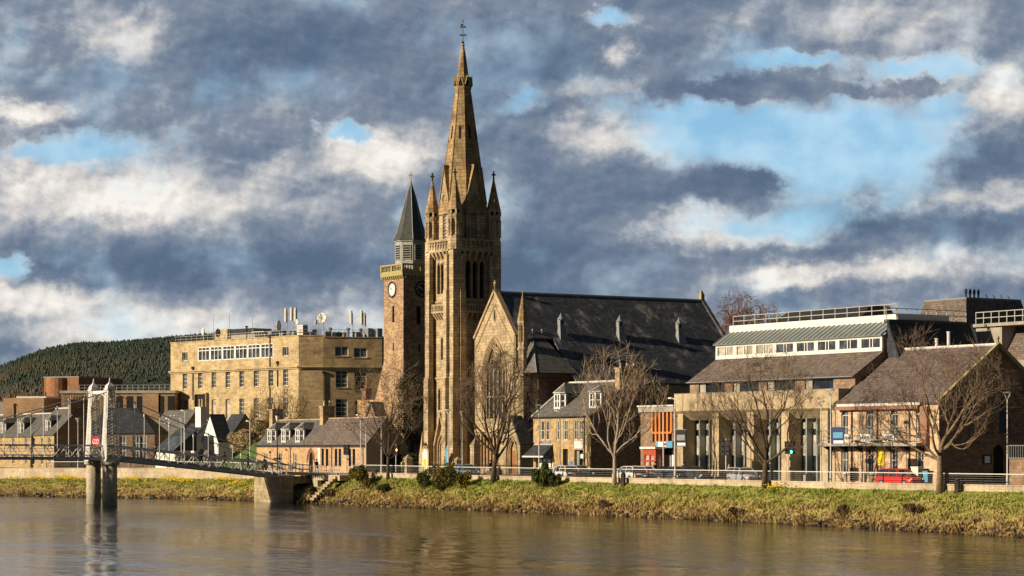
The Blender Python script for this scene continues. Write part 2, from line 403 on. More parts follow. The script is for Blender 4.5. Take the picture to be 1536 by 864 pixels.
def ns(off, sc_, det, ro, lac=2.0):
    x = g.n('TexNoise'); g.set(x.inputs['Vector'], g.vm('ADD', st, off)); x.inputs['Scale'].default_value = sc_; x.inputs['Detail'].default_value = det; x.inputs['Roughness'].default_value = ro; x.inputs['Distortion'].default_value = .15; return x.outputs['Fac']
f1 = ns((0, 0, 0), .8, 8, .50); f2 = ns((5, 9, 2), .42, 9, .5)
f2b = ns((4.7, 9.35, 2), .42, 9, .5); fd = ns((15, 2, 7), 1.7, 8, .58); fdb = ns((14.93, 2.1, 7), 1.7, 8, .58)
cover = total(g.m('MULTIPLY_ADD', g.m('SUBTRACT', f1, .5), 1.4, .80), [
    (1100, 200, 190, 52, -.62), (1290, 225, 200, 85, -.72), (1000, 165, 120, 26, -.35), (1230, 300, 120, 48, -.42), (1430, 150, 50, 50, -.4),
    (1390, 102, 120, 22, -.62), (1190, 92, 100, 15, -.6), (905, 25, 40, 16, -.55), (1040, 330, 110, 36, -.42), (1160, 352, 90, 30, -.5), (530, 203, 60, 20, -.66), (120, 232, 120, 34, -.64),
    (10, 398, 45, 26, -.75), (30, 230, 60, 22, -.3), (785, 150, 50, 20, -.3), (1245, 345, 60, 36, -.25), (950, 290, 70, 30, .25), (1100, 272, 90, 26, .35), (1120, 130, 140, 18, .5), (1330, 132, 130, 12, .5)])
shade = total(g.m('MULTIPLY_ADD', g.m('SUBTRACT', f2, .5), .36, .33), [
    (195, 48, 110, 50, .40), (40, 176, 85, 22, .52), (90, 300, 190, 50, .30), (230, 290, 260, 56, .34), (350, 320, 220, 50, .20), (560, 240, 125, 44, .50), (40, 270, 70, 34, .25), (130, 340, 220, 34, .2),
    (420, 262, 80, 30, .24), (60, 440, 130, 34, .48), (100, 465, 230, 34, .26), (380, 482, 360, 24, .24), (160, 505, 300, 26, .34), (930, 212, 125, 40, .40), (930, 80, 34, 28, .50), (890, 132, 100, 22, .30), (1515, 150, 66, 60, .52),
    (1490, 296, 130, 32, .46), (1180, 418, 70, 24, .48), (1300, 414, 110, 24, .40), (1040, 335, 110, 36, .40), (1130, 370, 110, 18, .3), (1440, 402, 190, 30, .3),
    (1240, 30, 280, 34, .14), (640, 215, 80, 40, .26), (820, 190, 70, 24, .2), (600, 105, 560, 74, -.13), (100, 120, 130, 26, -.10), (560, 40, 260, 50, -.10), (300, 404, 340, 34, -.26), (640, 400, 260, 44, -.14),
    (980, 305, 230, 50, -.10), (1110, 272, 95, 32, -.26), (820, 400, 220, 60, -.12), (1265, 338, 110, 26, -.34), (1440, 345, 130, 26, -.28), (1080, 128, 150, 20, -.16), (820, 85, 150, 60, -.14), (1450, 230, 60, 45, -.16), (1000, 455, 500, 18, -.08)])
shade = g.m('ADD', shade, g.m('MULTIPLY', g.m('SUBTRACT', f2, f2b), 1.0))
shade = g.m('ADD', shade, g.m('MULTIPLY', g.m('SUBTRACT', fd, fdb), .7))
shade = g.m('ADD', shade, g.m('MULTIPLY', g.m('SUBTRACT', fd, .5), .16))
edge = g.rng(cover, .40, .95); mask = g.rng(cover, .16, .82)
shade = g.m('ADD', shade, g.m('MULTIPLY', g.m('SUBTRACT', 1.0, edge), .26))
cc = g.ramp(shade, [(0.0, (.095, .145, .225)), (.22, (.135, .185, .27)), (.42, (.215, .26, .335)), (.60, (.39, .415, .455)), (.80, (.68, .65, .62)), (1.0, (.92, .88, .82))])
blue = g.mix(.55, g.vm('MULTIPLY', sky.outputs[0], (.85, 1.0, 1.15)), (2.6, 5.4, 7.9))
blue = g.mix(g.m('MULTIPLY', g.rng(g.noise(g.vm('ADD', st, (3, 1, 8)), .6, 6, .55), .38, .62), .55), blue, (5.6, 7.6, 8.8))
warm = g.mix(1.0, blue, (1, 1, 1), 'MULTIPLY')
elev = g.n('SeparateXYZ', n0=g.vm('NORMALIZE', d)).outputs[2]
# added dimming of the unseen sky overhead, behind and to the right deepens shade
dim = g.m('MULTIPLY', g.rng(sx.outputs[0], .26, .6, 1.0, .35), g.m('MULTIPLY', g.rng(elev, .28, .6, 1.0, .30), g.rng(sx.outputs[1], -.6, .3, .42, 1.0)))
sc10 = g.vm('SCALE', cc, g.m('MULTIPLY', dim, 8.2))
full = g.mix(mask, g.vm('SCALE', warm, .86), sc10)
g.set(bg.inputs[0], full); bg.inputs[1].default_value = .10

# ------------------------------------------------------------------ terrain, river, road
def vline(px, v):   # world xy of the crossing of a picture column's vertical plane with river-parallel line v
    u = G.U(px, v); return (u, v)
NODES = [(-420, 84, 3.5, 2.1), (-200, 98, 3.5, 2.1), (0, 113, 3.55, 2.1), (120, 118.5, 3.65, 2.3), (250, 123.3, 3.76, 2.4), (330, 125.5, 3.7, 2.5), (400, 126.4, 3.6, 2.6), (480, 127, 3.55, 2.8), (560, 127.5, 3.55, 3.0), (700, 128.3, 3.45, 3.05), (850, 128.8, 3.45, 3.0), (1000, 129, 3.45, 2.95), (1250, 129, 3.45, 2.88), (1536, 128.3, 3.46, 2.96), (1800, 127.5, 3.46, 2.96), (2300, 126, 3.46, 2.96)]
WALLP = [(*vline(px, v), zt, zb) for px, v, zt, zb in NODES]
WATER = []
for px, py in [(-420, 738), (-200, 741), (0, 744), (120, 746), (250, 748.5), (330, 750), (400, 752), (480, 756), (560, 759), (700, 765), (850, 771.5), (1000, 777.5), (1250, 790), (1536, 807), (1800, 822), (2300, 850)]:
    WATER.append(G.loc(ray(px, py, 0)))
def interp(P, u):
    for a, b in zip(P, P[1:]):
        if a[0] <= u <= b[0]:
            t = (u - a[0]) / (b[0] - a[0]); return [a[i] + (b[i] - a[i]) * t for i in range(1, len(a))]
    return list(P[0][1:]) if u < P[0][0] else list(P[-1][1:])
def wallv(u): return interp(WALLP, u)
def wvp(px):
    v = 124.0
    for _ in range(160): v += .15 * (wallv(G.U(px, v))[0] - v)
    return v
US = np.arange(WALLP[0][0], WALLP[-1][0], 1.0)
def ribbon(v0f, v1f, zf, name, m, step=2.0, th=None):
    mb = MB(); us = np.arange(WALLP[0][0], WALLP[-1][0], step); vs = []; fs = []
    for i, u in enumerate(us):
        for v, z in ((v0f(u), zf(u)), (v1f(u), zf(u))): vs.append((u, v, z))
        if i: fs.append((2 * i - 2, 2 * i, 2 * i + 1, 2 * i - 1))
    if th:
        n = len(vs); vs += [(a, b, c - th) for a, b, c in vs]
        for i in range(1, len(us)):
            a, b = 2 * i - 2, 2 * i; fs += [(a, b, b + n, a + n), (a + 1, b + 1, b + 1 + n, a + 1 + n)]
    mb.add(vs, fs); return struct(mb, name, m)
wv = lambda u: wallv(u)[0]
# land sheet to the horizon, starting just behind the river wall
mg, gg, gb = mat('ground_earth'); tcc = gg.n('TexCoord')
gg.set(gb.inputs['Base Color'], gg.ramp(gg.noise(tcc.outputs['Object'], .15, 6, .6), [(.3, (.05, .065, .025)), (.6, (.09, .10, .04)), (.8, (.12, .10, .06))])); gb.inputs['Roughness'].default_value = .95
M['ground'] = mg
mb = MB(); vs = []; fs = []
us = [-16000] + list(np.arange(WALLP[0][0], WALLP[-1][0], 4.0)) + [16000]
for i, u in enumerate(us):
    v = wallv(u)[0] + .3
    if i in (0,): v = -4000
    vs += [(u, v, 3.0), (u, 200, 3.0), (u, 20000, 3.0)]
    if i:
        a = 3 * i - 3; fs += [(a, a + 3, a + 4, a + 1), (a + 1, a + 4, a + 5, a + 2)]
mb.add(vs, fs); struct(mb, 'ground', M['ground'])
ribbon(lambda u: wv(u) + .34, lambda u: wv(u) + 2.0, lambda u: 3.14, 'pavement', M['paving'], th=.14)
ribbon(lambda u: wv(u) + 2.0, lambda u: wv(u) + 8.6, lambda u: 3.02, 'road', M['asphalt'])
ribbon(lambda u: wv(u) + 8.6, lambda u: max(wv(u) + 11.5, 147.5), lambda u: 3.15, 'pavement', M['paving'], th=.14)
mbk = MB()
for u in np.arange(-300, -120, 6.0):
    v = wv(u) + 5.3; mbk.quad((u, v - .05, 3.026), (u + 3, wv(u + 3) + 5.25, 3.026), (u + 3, wv(u + 3) + 5.35, 3.026), (u, v + .05, 3.026))
struct(mbk, 'road_marking', M['signwhite'])

# river
m, g2, b = mat('river_water'); tcw = g2.n('TexCoord'); ow = tcw.outputs['Object']
b.inputs['Roughness'].default_value = .09; b.inputs['IOR'].default_value = 1.33
g2.set(b.inputs['Base Color'], g2.ramp(g2.noise(ow, .02, 3), [(.3, (.006, .007, .008)), (.7, (.012, .011, .009))]))
nA = g2.noise(g2.vm('MULTIPLY', ow, (1, .55, 1)), .9, 3, .55); nB = g2.noise(g2.vm('MULTIPLY', ow, (.6, 1, 1)), .17, 3, .5, 1.0); nC = g2.noise(ow, 3.2, 2, .5)
patch = g2.rng(g2.noise(g2.vm('MULTIPLY', ow, (.35, 1, 1)), .045, 4, .6), .4, .6, .45, 1.5)
h = g2.m('MULTIPLY', g2.m('ADD', g2.m('ADD', g2.m('MULTIPLY', nA, .085), g2.m('MULTIPLY', nB, .20)), g2.m('MULTIPLY', nC, .018)), patch)
bp = g2.n('Bump'); bp.inputs['Strength'].default_value = 1.0; bp.inputs['Distance'].default_value = 1.0; g2.set(bp.inputs['Height'], h); g2.set(b.inputs['Normal'], bp)
M['water'] = m
mb = MB(); mb.quad((-9000, -4000, 0), (9000, -4000, 0), (9000, 420, 0), (-9000, 420, 0)); struct(mb, 'river', m)

# grassy bank, a displaced sheet between the waterline and the foot of the wall
def bank_pt(u, t):
    wz = wallv(u); wa = interp(WATER, u)[0]; v = wa + (wz[0] + .05 - wa) * t
    z = -.35 + (wz[2] + .35) * (t ** .8)
    e = math.sin(math.pi * min(1, t * 1.02)) if t < .98 else 0
    nz = noise.fractal((u * .35, v * .5, 3), 1.0, 2.0, 4)
    z += nz * .30 * e + noise.noise((u * 1.7, v * 1.7, 1)) * .18 * e
    wob = noise.noise((u * .4, 0, 9)) * .5 + noise.noise((u * 1.6, 0, 4)) * .25
    return Vector((u, v + wob * (1 - t), z))
m, g3, b = mat('bank_turf'); t3 = g3.n('TexCoord'); o3 = t3.outputs['Object']
def bank_color(g3, o3):
    n1 = g3.noise(o3, .35, 6, .72); n2 = g3.noise(o3, 2.0, 5, .7)
    z = g3.n('SeparateXYZ', n0=o3).outputs[2]
    k = g3.m('ADD', g3.m('MULTIPLY', n1, 1.0), g3.m('MULTIPLY', n2, .5))
    k = g3.m('ADD', k, g3.m('MULTIPLY', g3.m('SUBTRACT', z, 1.3), .13))
    return g3.ramp(g3.m('SUBTRACT', k, .25), [(.20, (.07, .045, .022)), (.34, (.23, .15, .065)), (.45, (.38, .27, .12)), (.55, (.38, .32, .11)), (.67, (.29, .30, .07)), (.88, (.17, .23, .04))])
g3.set(b.inputs['Base Color'], bank_color(g3, o3)); b.inputs['Roughness'].default_value = .95; b.inputs['Specular IOR Level'].default_value = .1
M['bank'] = m
mb = MB(); us = np.arange(WALLP[0][0] + 1, WALLP[-1][0] - 1, .6); nt = 12; vs = []; fs = []
for i, u in enumerate(us):
    for j in range(nt + 1): vs.append(tuple(bank_pt(u, j / nt)))
for i in range(len(us) - 1):
    for j in range(nt):
        a = i * (nt + 1) + j; fs.append((a, a + nt + 1, a + nt + 2, a + 1))
mb.add(vs, fs)
bk = MB(); bk.v = mb.v; bk.f = mb.f
o = bk.build('river_bank', M['bank'], None, True); o['kind'] = 'structure'
# tussocks and blades: nobody could count them
m, g4, b = mat('bank_grass'); g4.set(b.inputs['Base Color'], bank_color(g4, g4.n('TexCoord').outputs['Object'])); b.inputs['Roughness'].default_value = .9; b.inputs['Specular IOR Level'].default_value = .1
mb = MB(); rnd = random.Random(3)
for i in range(46000):
    u = rnd.uniform(-330, -118) if i % 3 else rnd.uniform(-240, -118); t = rnd.uniform(.04, .985); p = bank_pt(u, t)
    nn = noise.noise((u * .5, p.y * .8, 0)); sz = rnd.uniform(.10, .26) * (1.25 + nn * .9) * (1.3 - t * .6)
    for k in range(2):
        a = rnd.uniform(0, 6.28); ln = rnd.uniform(.25, .9) * sz; wd = .05 + sz * .12
        cx, sy = math.cos(a), math.sin(a); q = p + Vector((rnd.uniform(-.1, .1), rnd.uniform(-.1, .1), -.05))
        mb.add([(q.x - sy * wd, q.y + cx * wd, q.z), (q.x + sy * wd, q.y - cx * wd, q.z), (q.x + cx * ln, q.y + sy * ln, q.z + sz)], [(0, 1, 2)])
o = mb.build('bank_grass', m); tag(o, 'green and straw coloured grass covering the river bank', 'grass', kind='stuff')
# dark stones along the waterline
mb = MB()
for i in range(1500):
    u = rnd.uniform(-330, -118); wa = interp(WATER, u)[0]; r = rnd.uniform(.06, .24) * (1.6 if rnd.random() < .08 else 1)
    q = bank_pt(u, rnd.uniform(.0, .16)); mb.ball((q.x, q.y, max(q.z, -.1) + .02), r, 5, .6)
for i in range(1, len(mb.v)): x = mb.v[i]; mb.v[i] = (x[0] + rnd.uniform(-.05, .05), x[1] + rnd.uniform(-.05, .05), x[2] + rnd.uniform(-.04, .04))
M['rock'] = plain('wet_rock', (.028, .020, .012), .6, var=.5, scale=2)
o = mb.build('shore_stones', M['rock']); tag(o, 'dark wet stones along the waterline', 'stones', kind='stuff')

# river wall in two lengths, either side of the bridge landing
def river_wall(ua, ub, label, n):
    x = (ua + ub) / 2; t = thing('river_wall', label, 'wall', x, wv(x), 2.3)
    mb = MB(); cp = MB(); us = np.arange(ua, ub + .01, 1.5)
    for a, b_ in zip(us, us[1:]):
        A, B = wallv(a), wallv(b_)
        mb.hexa([(a, A[0], A[2] - .5), (b_, B[0], B[2] - .5), (b_, B[0] + .32, B[2] - .5), (a, A[0] + .32, A[2] - .5), (a, A[0], A[1] - .1), (b_, B[0], B[1] - .1), (b_, B[0] + .32, B[1] - .1), (a, A[0] + .32, A[1] - .1)])
        cp.hexa([(a, A[0] - .05, A[1] - .1), (b_, B[0] - .05, B[1] - .1), (b_, B[0] + .37, B[1] - .1), (a, A[0] + .37, A[1] - .1), (a, A[0] - .05, A[1]), (b_, B[0] - .05, B[1]), (b_, B[0] + .37, B[1]), (a, A[0] + .37, A[1])])
    mb.build('masonry', M['wallstone'], t); cp.build('coping', M['wallstone'], t); return t
UB = -247.2
river_wall(WALLP[0][0] + 1, UB - 2.4, 'long pale stone river wall left of the footbridge landing', 1)
river_wall(UB + 9.5, WALLP[-1][0] - 1, 'low pale stone river wall topped by a railing, right of the footbridge', 2)
# railing on the wall
def railing(ua, ub, label, h=.82, step=2.4, base=None, nbar=4, m='lamppaint'):
    x = (ua + ub) / 2; t = thing('railing', label, 'railing', x, wv(x), 3.4)
    us = list(np.arange(ua, ub, step)) + [ub]
    top = MB(); top.path([(u, wallv(u)[0] + .16, wallv(u)[1] + h) for u in us], [.045] * len(us), 6); top.build('top_rail', M[m], t)
    for k in range(nbar):
        z = h * (k + .6) / (nbar + .6); b_ = MB(); b_.path([(u, wallv(u)[0] + .16, wallv(u)[1] + z) for u in us], [.012] * len(us), 4); b_.build('wire_rail', M['grey'], t)
    for u in us:
        q = wallv(u); p = MB(); p.box(u - .03, u + .03, q[0] + .12, q[0] + .2, q[1], q[1] + h - .03); p.build('post', M['iron'], t)
railing(UB + 12, -118, 'long pale steel railing on top of the river wall, right of the footbridge')
railing(-305, UB - 2.6, 'pale steel railing on the river wall behind the footbridge pylons')

# far wooded hill
def hillz(x, y):
    px = HX + F * x / y
    prof = np.interp(px, [-900, -300, 0, 60, 110, 180, 300, 420, 700, 1200, 2200], [640, 580, 553, 530, 521, 518, 507, 504, 530, 600, 640])
    zt = CZ + (HY - prof) * 4500 / F
    t = min(1, max(0, (y - 2300) / 2200)); t = t * t * (3 - 2 * t)
    return 3 + (zt - 3) * t + noise.noise((x * .004, y * .004, 0)) * 5 * t
mb = MB(Fr(0, 0, 0)); xs = np.linspace(-3800, 2400, 110); ys = np.linspace(2200, 5600, 50); vs = []; fs = []
for i, x in enumerate(xs):
    for j, y in enumerate(ys): vs.append((x, y, hillz(x, min(y, 4600)) - 1.5))
for i in range(len(xs) - 1):
    for j in range(len(ys) - 1): a = i * len(ys) + j; fs.append((a, a + len(ys), a + len(ys) + 1, a + 1))
mb.add(vs, fs)
mh, gh, bh = mat('hill_moor'); gh.set(bh.inputs['Base Color'], gh.ramp(gh.noise(gh.n('TexCoord').outputs['Object'], .006, 5, .6), [(.35, (.025, .035, .022)), (.6, (.075, .06, .04))])); bh.inputs['Roughness'].default_value = 1
o = mb.build('hill', mh, None, True); o['kind'] = 'structure'
mf, gf, bf = mat('conifer_forest'); of = gf.n('TexCoord').outputs['Object']
kz = gf.n('SeparateXYZ', n0=of).outputs[2]
kk = gf.m('ADD', gf.noise(of, .004, 5, .6), gf.m('MULTIPLY', kz, .0012))
gf.set(bf.inputs['Base Color'], gf.mix(.45, gf.ramp(kk, [(.46, (.20, .14, .09)), (.55, (.12, .11, .07)), (.66, (.045, .065, .05))]), gf.ramp(gf.noise(of, .012, 6, .7), [(.35, (.022, .034, .030)), (.65, (.09, .105, .075))]))); bf.inputs['Roughness'].default_value = 1; bf.inputs['Specular IOR Level'].default_value = .05  # blue-grey of distance haze is mixed into the tree colours
mb = MB(Fr(0, 0, 0))
for i in range(30000):
    y = rnd.uniform(2900, 4650); px = rnd.uniform(-160, 640) if i % 8 else rnd.uniform(-900, 1400); x = (px - HX) / F * y
    z = hillz(x, y) - 1; h = rnd.uniform(2.5, 7.0) * (1.25 if rnd.random() < .1 else 1); r = h * rnd.uniform(.32, .5)
    n = len(mb.v)
    for k in range(5): a = 6.283 * k / 5 + i; mb.v.append((x + r * math.cos(a), y + r * math.sin(a), z))
    mb.v.append((x, y, z + h)); mb.f += [(n + k, n + (k + 1) % 5, n + 5) for k in range(5)]
o = mb.build('hill_forest', mf); tag(o, 'dark conifer wood covering the far hill', 'forest', kind='stuff')
# ================================================================== the large church with the stone spire
uc, vc, hh = -247.65, 147.7, 2.85      # tower centre and half width of its core
t = thing('spired_church', 'large gothic sandstone church with the tallest stone spire and dark slate nave roof', 'church', uc, vc, 3.1)
C = t
def tfaces(h): # four faces of a square of half width h, front (-v), right (+u), back, left
    return [Fc(uc - h, vc - h, 1, 0), Fc(uc + h, vc - h, 0, 1), Fc(uc + h, vc + h, -1, 0), Fc(uc - h, vc + h, 0, -1)]
mb = MB(); W2 = 2 * hh
fs4 = tfaces(hh)
front, right = fs4[0], fs4[1]
def lancets(fc, mid, n, w, gap, z0, z1, rev=.45): 
    tot = n * w + (n - 1) * gap; return [(mid - tot / 2 + i * (w + gap), mid - tot / 2 + i * (w + gap) + w, z0, z1, 'p', rev) for i in range(n)]
ops_f = lancets(front, hh, 3, .62, .22, 25.0, 28.7) + lancets(front, hh, 1, .55, 0, 17.0, 19.7, .3) + lancets(front, hh, 3, .5, .2, 10.9, 13.5, .3)
ops_f += [(hh - 1.05, hh + 1.05, 3.3, 7.9, 'p', .45)]
ops_r = lancets(right, hh, 3, .72, .26, 24.4, 29.0)
for k, fc in enumerate(fs4):
    wall(mb, fc, 0, W2, 3.0, 30.3, ops_f if k == 0 else ops_r if k == 1 else (), .4)
body = mb.build('tower_wall', M['church'], t)
for fc, ops in ((front, ops_f), (right, ops_r)):
    for o in ops[:3]:
        l = MB(); l.quad(fc.pt(o[0] - .1, o[2], -.44), fc.pt(o[1] + .1, o[2], -.44), fc.pt(o[1] + .1, o[3], -.44), fc.pt(o[0] - .1, o[3], -.44))
        for q in range(9): z = o[2] + .2 + q * (o[3] - o[2]) / 9; fc.box(l, o[0], o[1], z, z + .09, -.43, -.2)
        l.build('belfry_louvre', M['dark'], t)
for o in ops_f[3:7]:
    l = MB(); l.quad(front.pt(o[0], o[2], -.29), front.pt(o[1], o[2], -.29), front.pt(o[1], o[3], -.29), front.pt(o[0], o[3], -.29)); l.build('lancet_window', M['glassb'], t)
# hood moulds and colonnettes
for fc, ops in ((front, ops_f), (right, ops_r)):
    for o in ops:
        hm = MB(); zs, ar = arch_pts(o[0] - .1, o[1] + .1, o[3] + .13, 'p')
        hm.path([fc.pt(a, z, .06) for a, z in ar], [.075] * len(ar), 5)
        for a in (o[0] - .09, o[1] + .09): hm.tube(fc.pt(a, o[2], .05), fc.pt(a, zs, .05), .07, n=6)
        hm.build('hood_mould', M['trim'], t)
# door with its gable and nested arches
dr = MB(); dr.quad(front.pt(hh - 1.0, 3.3, -.44), front.pt(hh + 1.0, 3.3, -.44), front.pt(hh + 1.0, 6.4, -.44), front.pt(hh - 1.0, 6.4, -.44)); dr.build('church_door', M['door'], t)
gb = MB()
for k, (ww, oo) in enumerate(((1.05, .1), (.9, -.1), (.75, -.28))):
    zs, ar = arch_pts(hh - ww, hh + ww, 7.9 - k * .3 + (.15 if k == 0 else 0), 'p', 7)
    pts = [front.pt(hh - ww, 3.3, oo)] + [front.pt(a, z, oo) for a, z in ar] + [front.pt(hh + ww, 3.3, oo)]
    gb.path(pts, [.12] * len(pts), 6)
gb.build('door_arch', M['trim'], t)
gg_ = MB()
for sgn in (-1, 1):
    gg_.hexa([front.pt(hh + sgn * 1.55, 6.6, .0), front.pt(hh + sgn * 1.25, 6.6, .0), front.pt(hh + sgn * 1.25, 6.6, .45), front.pt(hh + sgn * 1.55, 6.6, .45), front.pt(hh, 10.6, 0), front.pt(hh - sgn * .01, 10.2, 0), front.pt(hh - sgn * .01, 10.2, .45), front.pt(hh, 10.6, .45)])
for sgn, r_ in ((-1, .26), (1, .16)):
    p = front.pt(hh + sgn * 1.6, 0, .2); gg_.lathe(p[0], p[1], [(r_ * 1.1, 3.1), (r_, 6.0), (r_ * 1.1, 6.1), (.02, 8.6)], 4)
p = front.pt(hh - 3.2, 0, 1.0); gg_.lathe(p[0], p[1], [(.5, 3.1), (.42, 5.2), (.44, 5.3), (.02, 8.3)], 4)
gg_.build('door_gable', M['trim'], t)
# corner masses and projecting buttresses
for sx, sy in ((-1, -1), (1, -1), (1, 1), (-1, 1)):
    cx, cy = uc + sx * 2.8, vc + sy * 2.8
    b = MB(); b.box(cx - .58, cx + .58, cy - .58, cy + .58, 3.0, 30.3)
    b.box(cx - .70, cx + .70, cy - .70, cy + .70, 3.0, 14.6).box(cx - .66, cx + .66, cy - .66, cy + .66, 14.6, 14.85)
    for z0, z1, pr, hw in ((3.0, 14.7, .6, .45), (14.7, 25.3, .42, .38), (25.3, 29.6, .32, .32)):
        b.box(cx - sx * .72 - hw, cx - sx * .72 + hw, *( (cy - .58 - pr, cy - .4) if sy < 0 else (cy + .4, cy + .58 + pr)), z0, z1)
        b.box(*((cx - .58 - pr * .5, cx - .4) if sx < 0 else (cx + .4, cx + .58 + pr * .5)), cy - sy * .72 - hw, cy - sy * .72 + hw, z0, z1)
    b.build('buttress', M['church'], t)
# string courses
for z, pr in ((14.75, .16), (24.0, .14)):
    for fc in fs4[:2]: s = MB(); fc.box(s, .3, W2 - .3, z - .12, z + .12, -.05, pr); s.build('string_course', M['trim'], t)
# small balconies under the belfry lights
for fc, w_ in ((front, 1.5), (right, 1.7)):
    b = MB(); fc.box(b, hh - w_, hh + w_, 22.6, 22.85, -.05, .75); fc.box(b, hh - w_, hh + w_, 23.5, 23.7, .5, .75)
    for q in range(9): a = hh - w_ + .09 + q * (2 * w_ - .18) / 8; fc.box(b, a - .09, a + .09, 22.85, 23.5, .53, .72)
    for q in range(5):
        a = hh - w_ + .3 + q * (2 * w_ - .6) / 4; P = fc.pt
        b.hexa([P(a - .15, 21.9, .2), P(a + .15, 21.9, .2), P(a + .15, 21.9, 0), P(a - .15, 21.9, 0), P(a - .15, 22.6, .7), P(a + .15, 22.6, .7), P(a + .15, 22.6, 0), P(a - .15, 22.6, 0)])
    b.build('balcony', M['church'], t)
# parapet with pierced band on corbels
for fc in tfaces(3.12):
    L = 6.24; b = MB(); fc.box(b, .8, L - .8, 30.0, 30.25, -.5, .35); fc.box(b, .8, L - .8, 31.25, 31.5, .0, .35); fc.box(b, .8, L - .8, 30.25, 31.25, -.1, .08)
    n_ = 7
    for q in range(n_ + 1): a = .9 + q * (L - 1.8) / n_; fc.box(b, a - .1, a + .1, 30.25, 31.25, .06, .32)
    for q in range(n_):
        a0 = .9 + q * (L - 1.8) / n_; a1 = a0 + (L - 1.8) / n_
        b.tube(fc.pt(a0, 30.3, .2), fc.pt(a1, 31.2, .2), .06, n=4); b.tube(fc.pt(a1, 30.3, .2), fc.pt(a0, 31.2, .2), .06, n=4)
    for q in range(5):
        a = 1.4 + q * (L - 2.8) / 4; P = fc.pt
        b.hexa([P(a - .2, 29.2, -.1), P(a + .2, 29.2, -.1), P(a + .2, 29.2, -.3), P(a - .2, 29.2, -.3), P(a - .2, 30, .3), P(a + .2, 30, .3), P(a + .2, 30, -.3), P(a - .2, 30, -.3)])
    b.build('parapet', M['church'], t)
# belfry core and corner turrets
b = MB(); b.box(uc - 2.35, uc + 2.35, vc - 2.35, vc + 2.35, 30.2, 35.2); b.box(uc - 3.35, uc + 3.35, vc - 3.35, vc + 3.35, 30.28, 30.6); b.build('spire_base', M['church'], t)
for sx, sy, dz in ((-1, -1, 0), (1, -1, 0), (1, 1, 0), (-1, 1, 0)):
    cx, cy = uc + sx * 2.72, vc + sy * 2.72; rr = .80
    b = MB(); b.lathe(cx, cy, [(rr * 1.12, 30.2), (rr * 1.12, 31.4), (rr, 31.45), (rr, 31.9)], 8).lathe(cx, cy, [(rr, 33.9), (rr, 34.1), (rr * 1.1, 34.15), (rr * 1.1, 34.3), (rr, 34.35), (rr, 34.5)], 8).lathe(cx, cy, [(rr, 34.95), (rr * 1.08, 35.0), (rr * 1.08, 35.12)], 8)
    b.lathe(cx, cy, [(rr * .72, 31.9), (rr * .72, 33.95)], 8)
    for k in range(8):
        a = 2 * math.pi * (k + .5) / 8; p = (cx + rr * math.cos(a), cy + rr * math.sin(a)); a2 = 2 * math.pi * (k + 1.5) / 8; p2 = (cx + rr * math.cos(a2), cy + rr * math.sin(a2))
        b.tube((p[0] * .985 + cx * .015, p[1] * .985 + cy * .015, 31.8), (p[0] * .985 + cx * .015, p[1] * .985 + cy * .015, 34.0), .13, n=5)
        b.tube((p[0], p[1], 34.4), (p[0], p[1], 35.0), .15, n=4)
        for f0, f1, z0, z1 in ((0, .5, 33.3, 33.95), (1, .5, 33.3, 33.95)):
            q0 = [p[i] + (p2[i] - p[i]) * f0 for i in (0, 1)]; q1 = [p[i] + (p2[i] - p[i]) * f1 for i in (0, 1)]
            b.quad((q0[0], q0[1], z0), (q1[0], q1[1], z1), (q0[0], q0[1], z1))
    tu = b.build('corner_turret', M['church'], t)
    k_ = MB(); k_.lathe(cx, cy, [(rr * .7, 34.4), (rr * .7, 35.0)], 8); k_.build('turret_opening', M['dark'], tu)
    c_ = MB(); c_.lathe(cx, cy, [(rr * 1.12, 35.1), (rr * .62, 36.9), (.08, 39.0)], 8); c_.build('turret_spirelet', M['spire'], tu)
    x_ = MB(); x_.box(cx - .07, cx + .07, cy - .07, cy + .07, 38.9, 39.9).box(cx - .27, cx + .27, cy - .06, cy + .06, 39.4, 39.55).box(cx - .06, cx + .06, cy - .27, cy + .27, 39.4, 39.55).ball((cx, cy, 38.95), .14, 6); x_.build('cross_finial', M['iron'], tu)
# octagonal spire, collar, tip
oc = .9239
def rz(z): return (56.6 - z) * .1375
s = MB(); s.lathe(uc, vc, [(rz(34.6), 34.6), (rz(42.0), 42.0), (rz(50.0), 50.0)], 8); sp = s.build('spire', M['spire'], t)
s = MB()
for k in range(8):
    a = 2 * math.pi * (k + .5) / 8
    s.tube((uc + rz(35) * math.cos(a), vc + rz(35) * math.sin(a), 35), (uc + rz(49.8) * math.cos(a), vc + rz(49.8) * math.sin(a), 49.8), .09, .06, 5)
s.build('spire_rib', M['spire'], sp)
for k in range(8):
    a = 2 * math.pi * (k + 1) / 8; r = rz(44.5) * oc
    s = MB(); s.hexa([(uc + (r + q) * math.cos(a) - p * math.sin(a), vc + (r + q) * math.sin(a) + p * math.cos(a), z) for z, dr_ in ((43.8, .12), (45.4, -.08)) for p, q in ((-.11, -.3), (.11, -.3), (.11, .03 + dr_), (-.11, .03 + dr_))]); s.build('spire_light', M['dark'], sp)
s = MB(); s.lathe(uc, vc, [(.92, 49.7), (1.08, 50.2), (1.12, 51.4), (.95, 51.45)], 8); s.lathe(uc, vc, [(rz(51.3) * 1.02, 51.3), (.34, 54.3), (.16, 55.2), (.24, 55.35), (.1, 55.6)], 8)
for k in range(8):
    a = 2 * math.pi * (k + 1) / 8; r = 1.08
    for sg in (-1, 1): s.tube((uc + r * math.cos(a) + sg * .36 * math.sin(a), vc + r * math.sin(a) - sg * .36 * math.cos(a), 50.4), (uc + r * math.cos(a), vc + r * math.sin(a), 51.6), .09, n=4)
s.build('spire_collar', M['spire'], t)
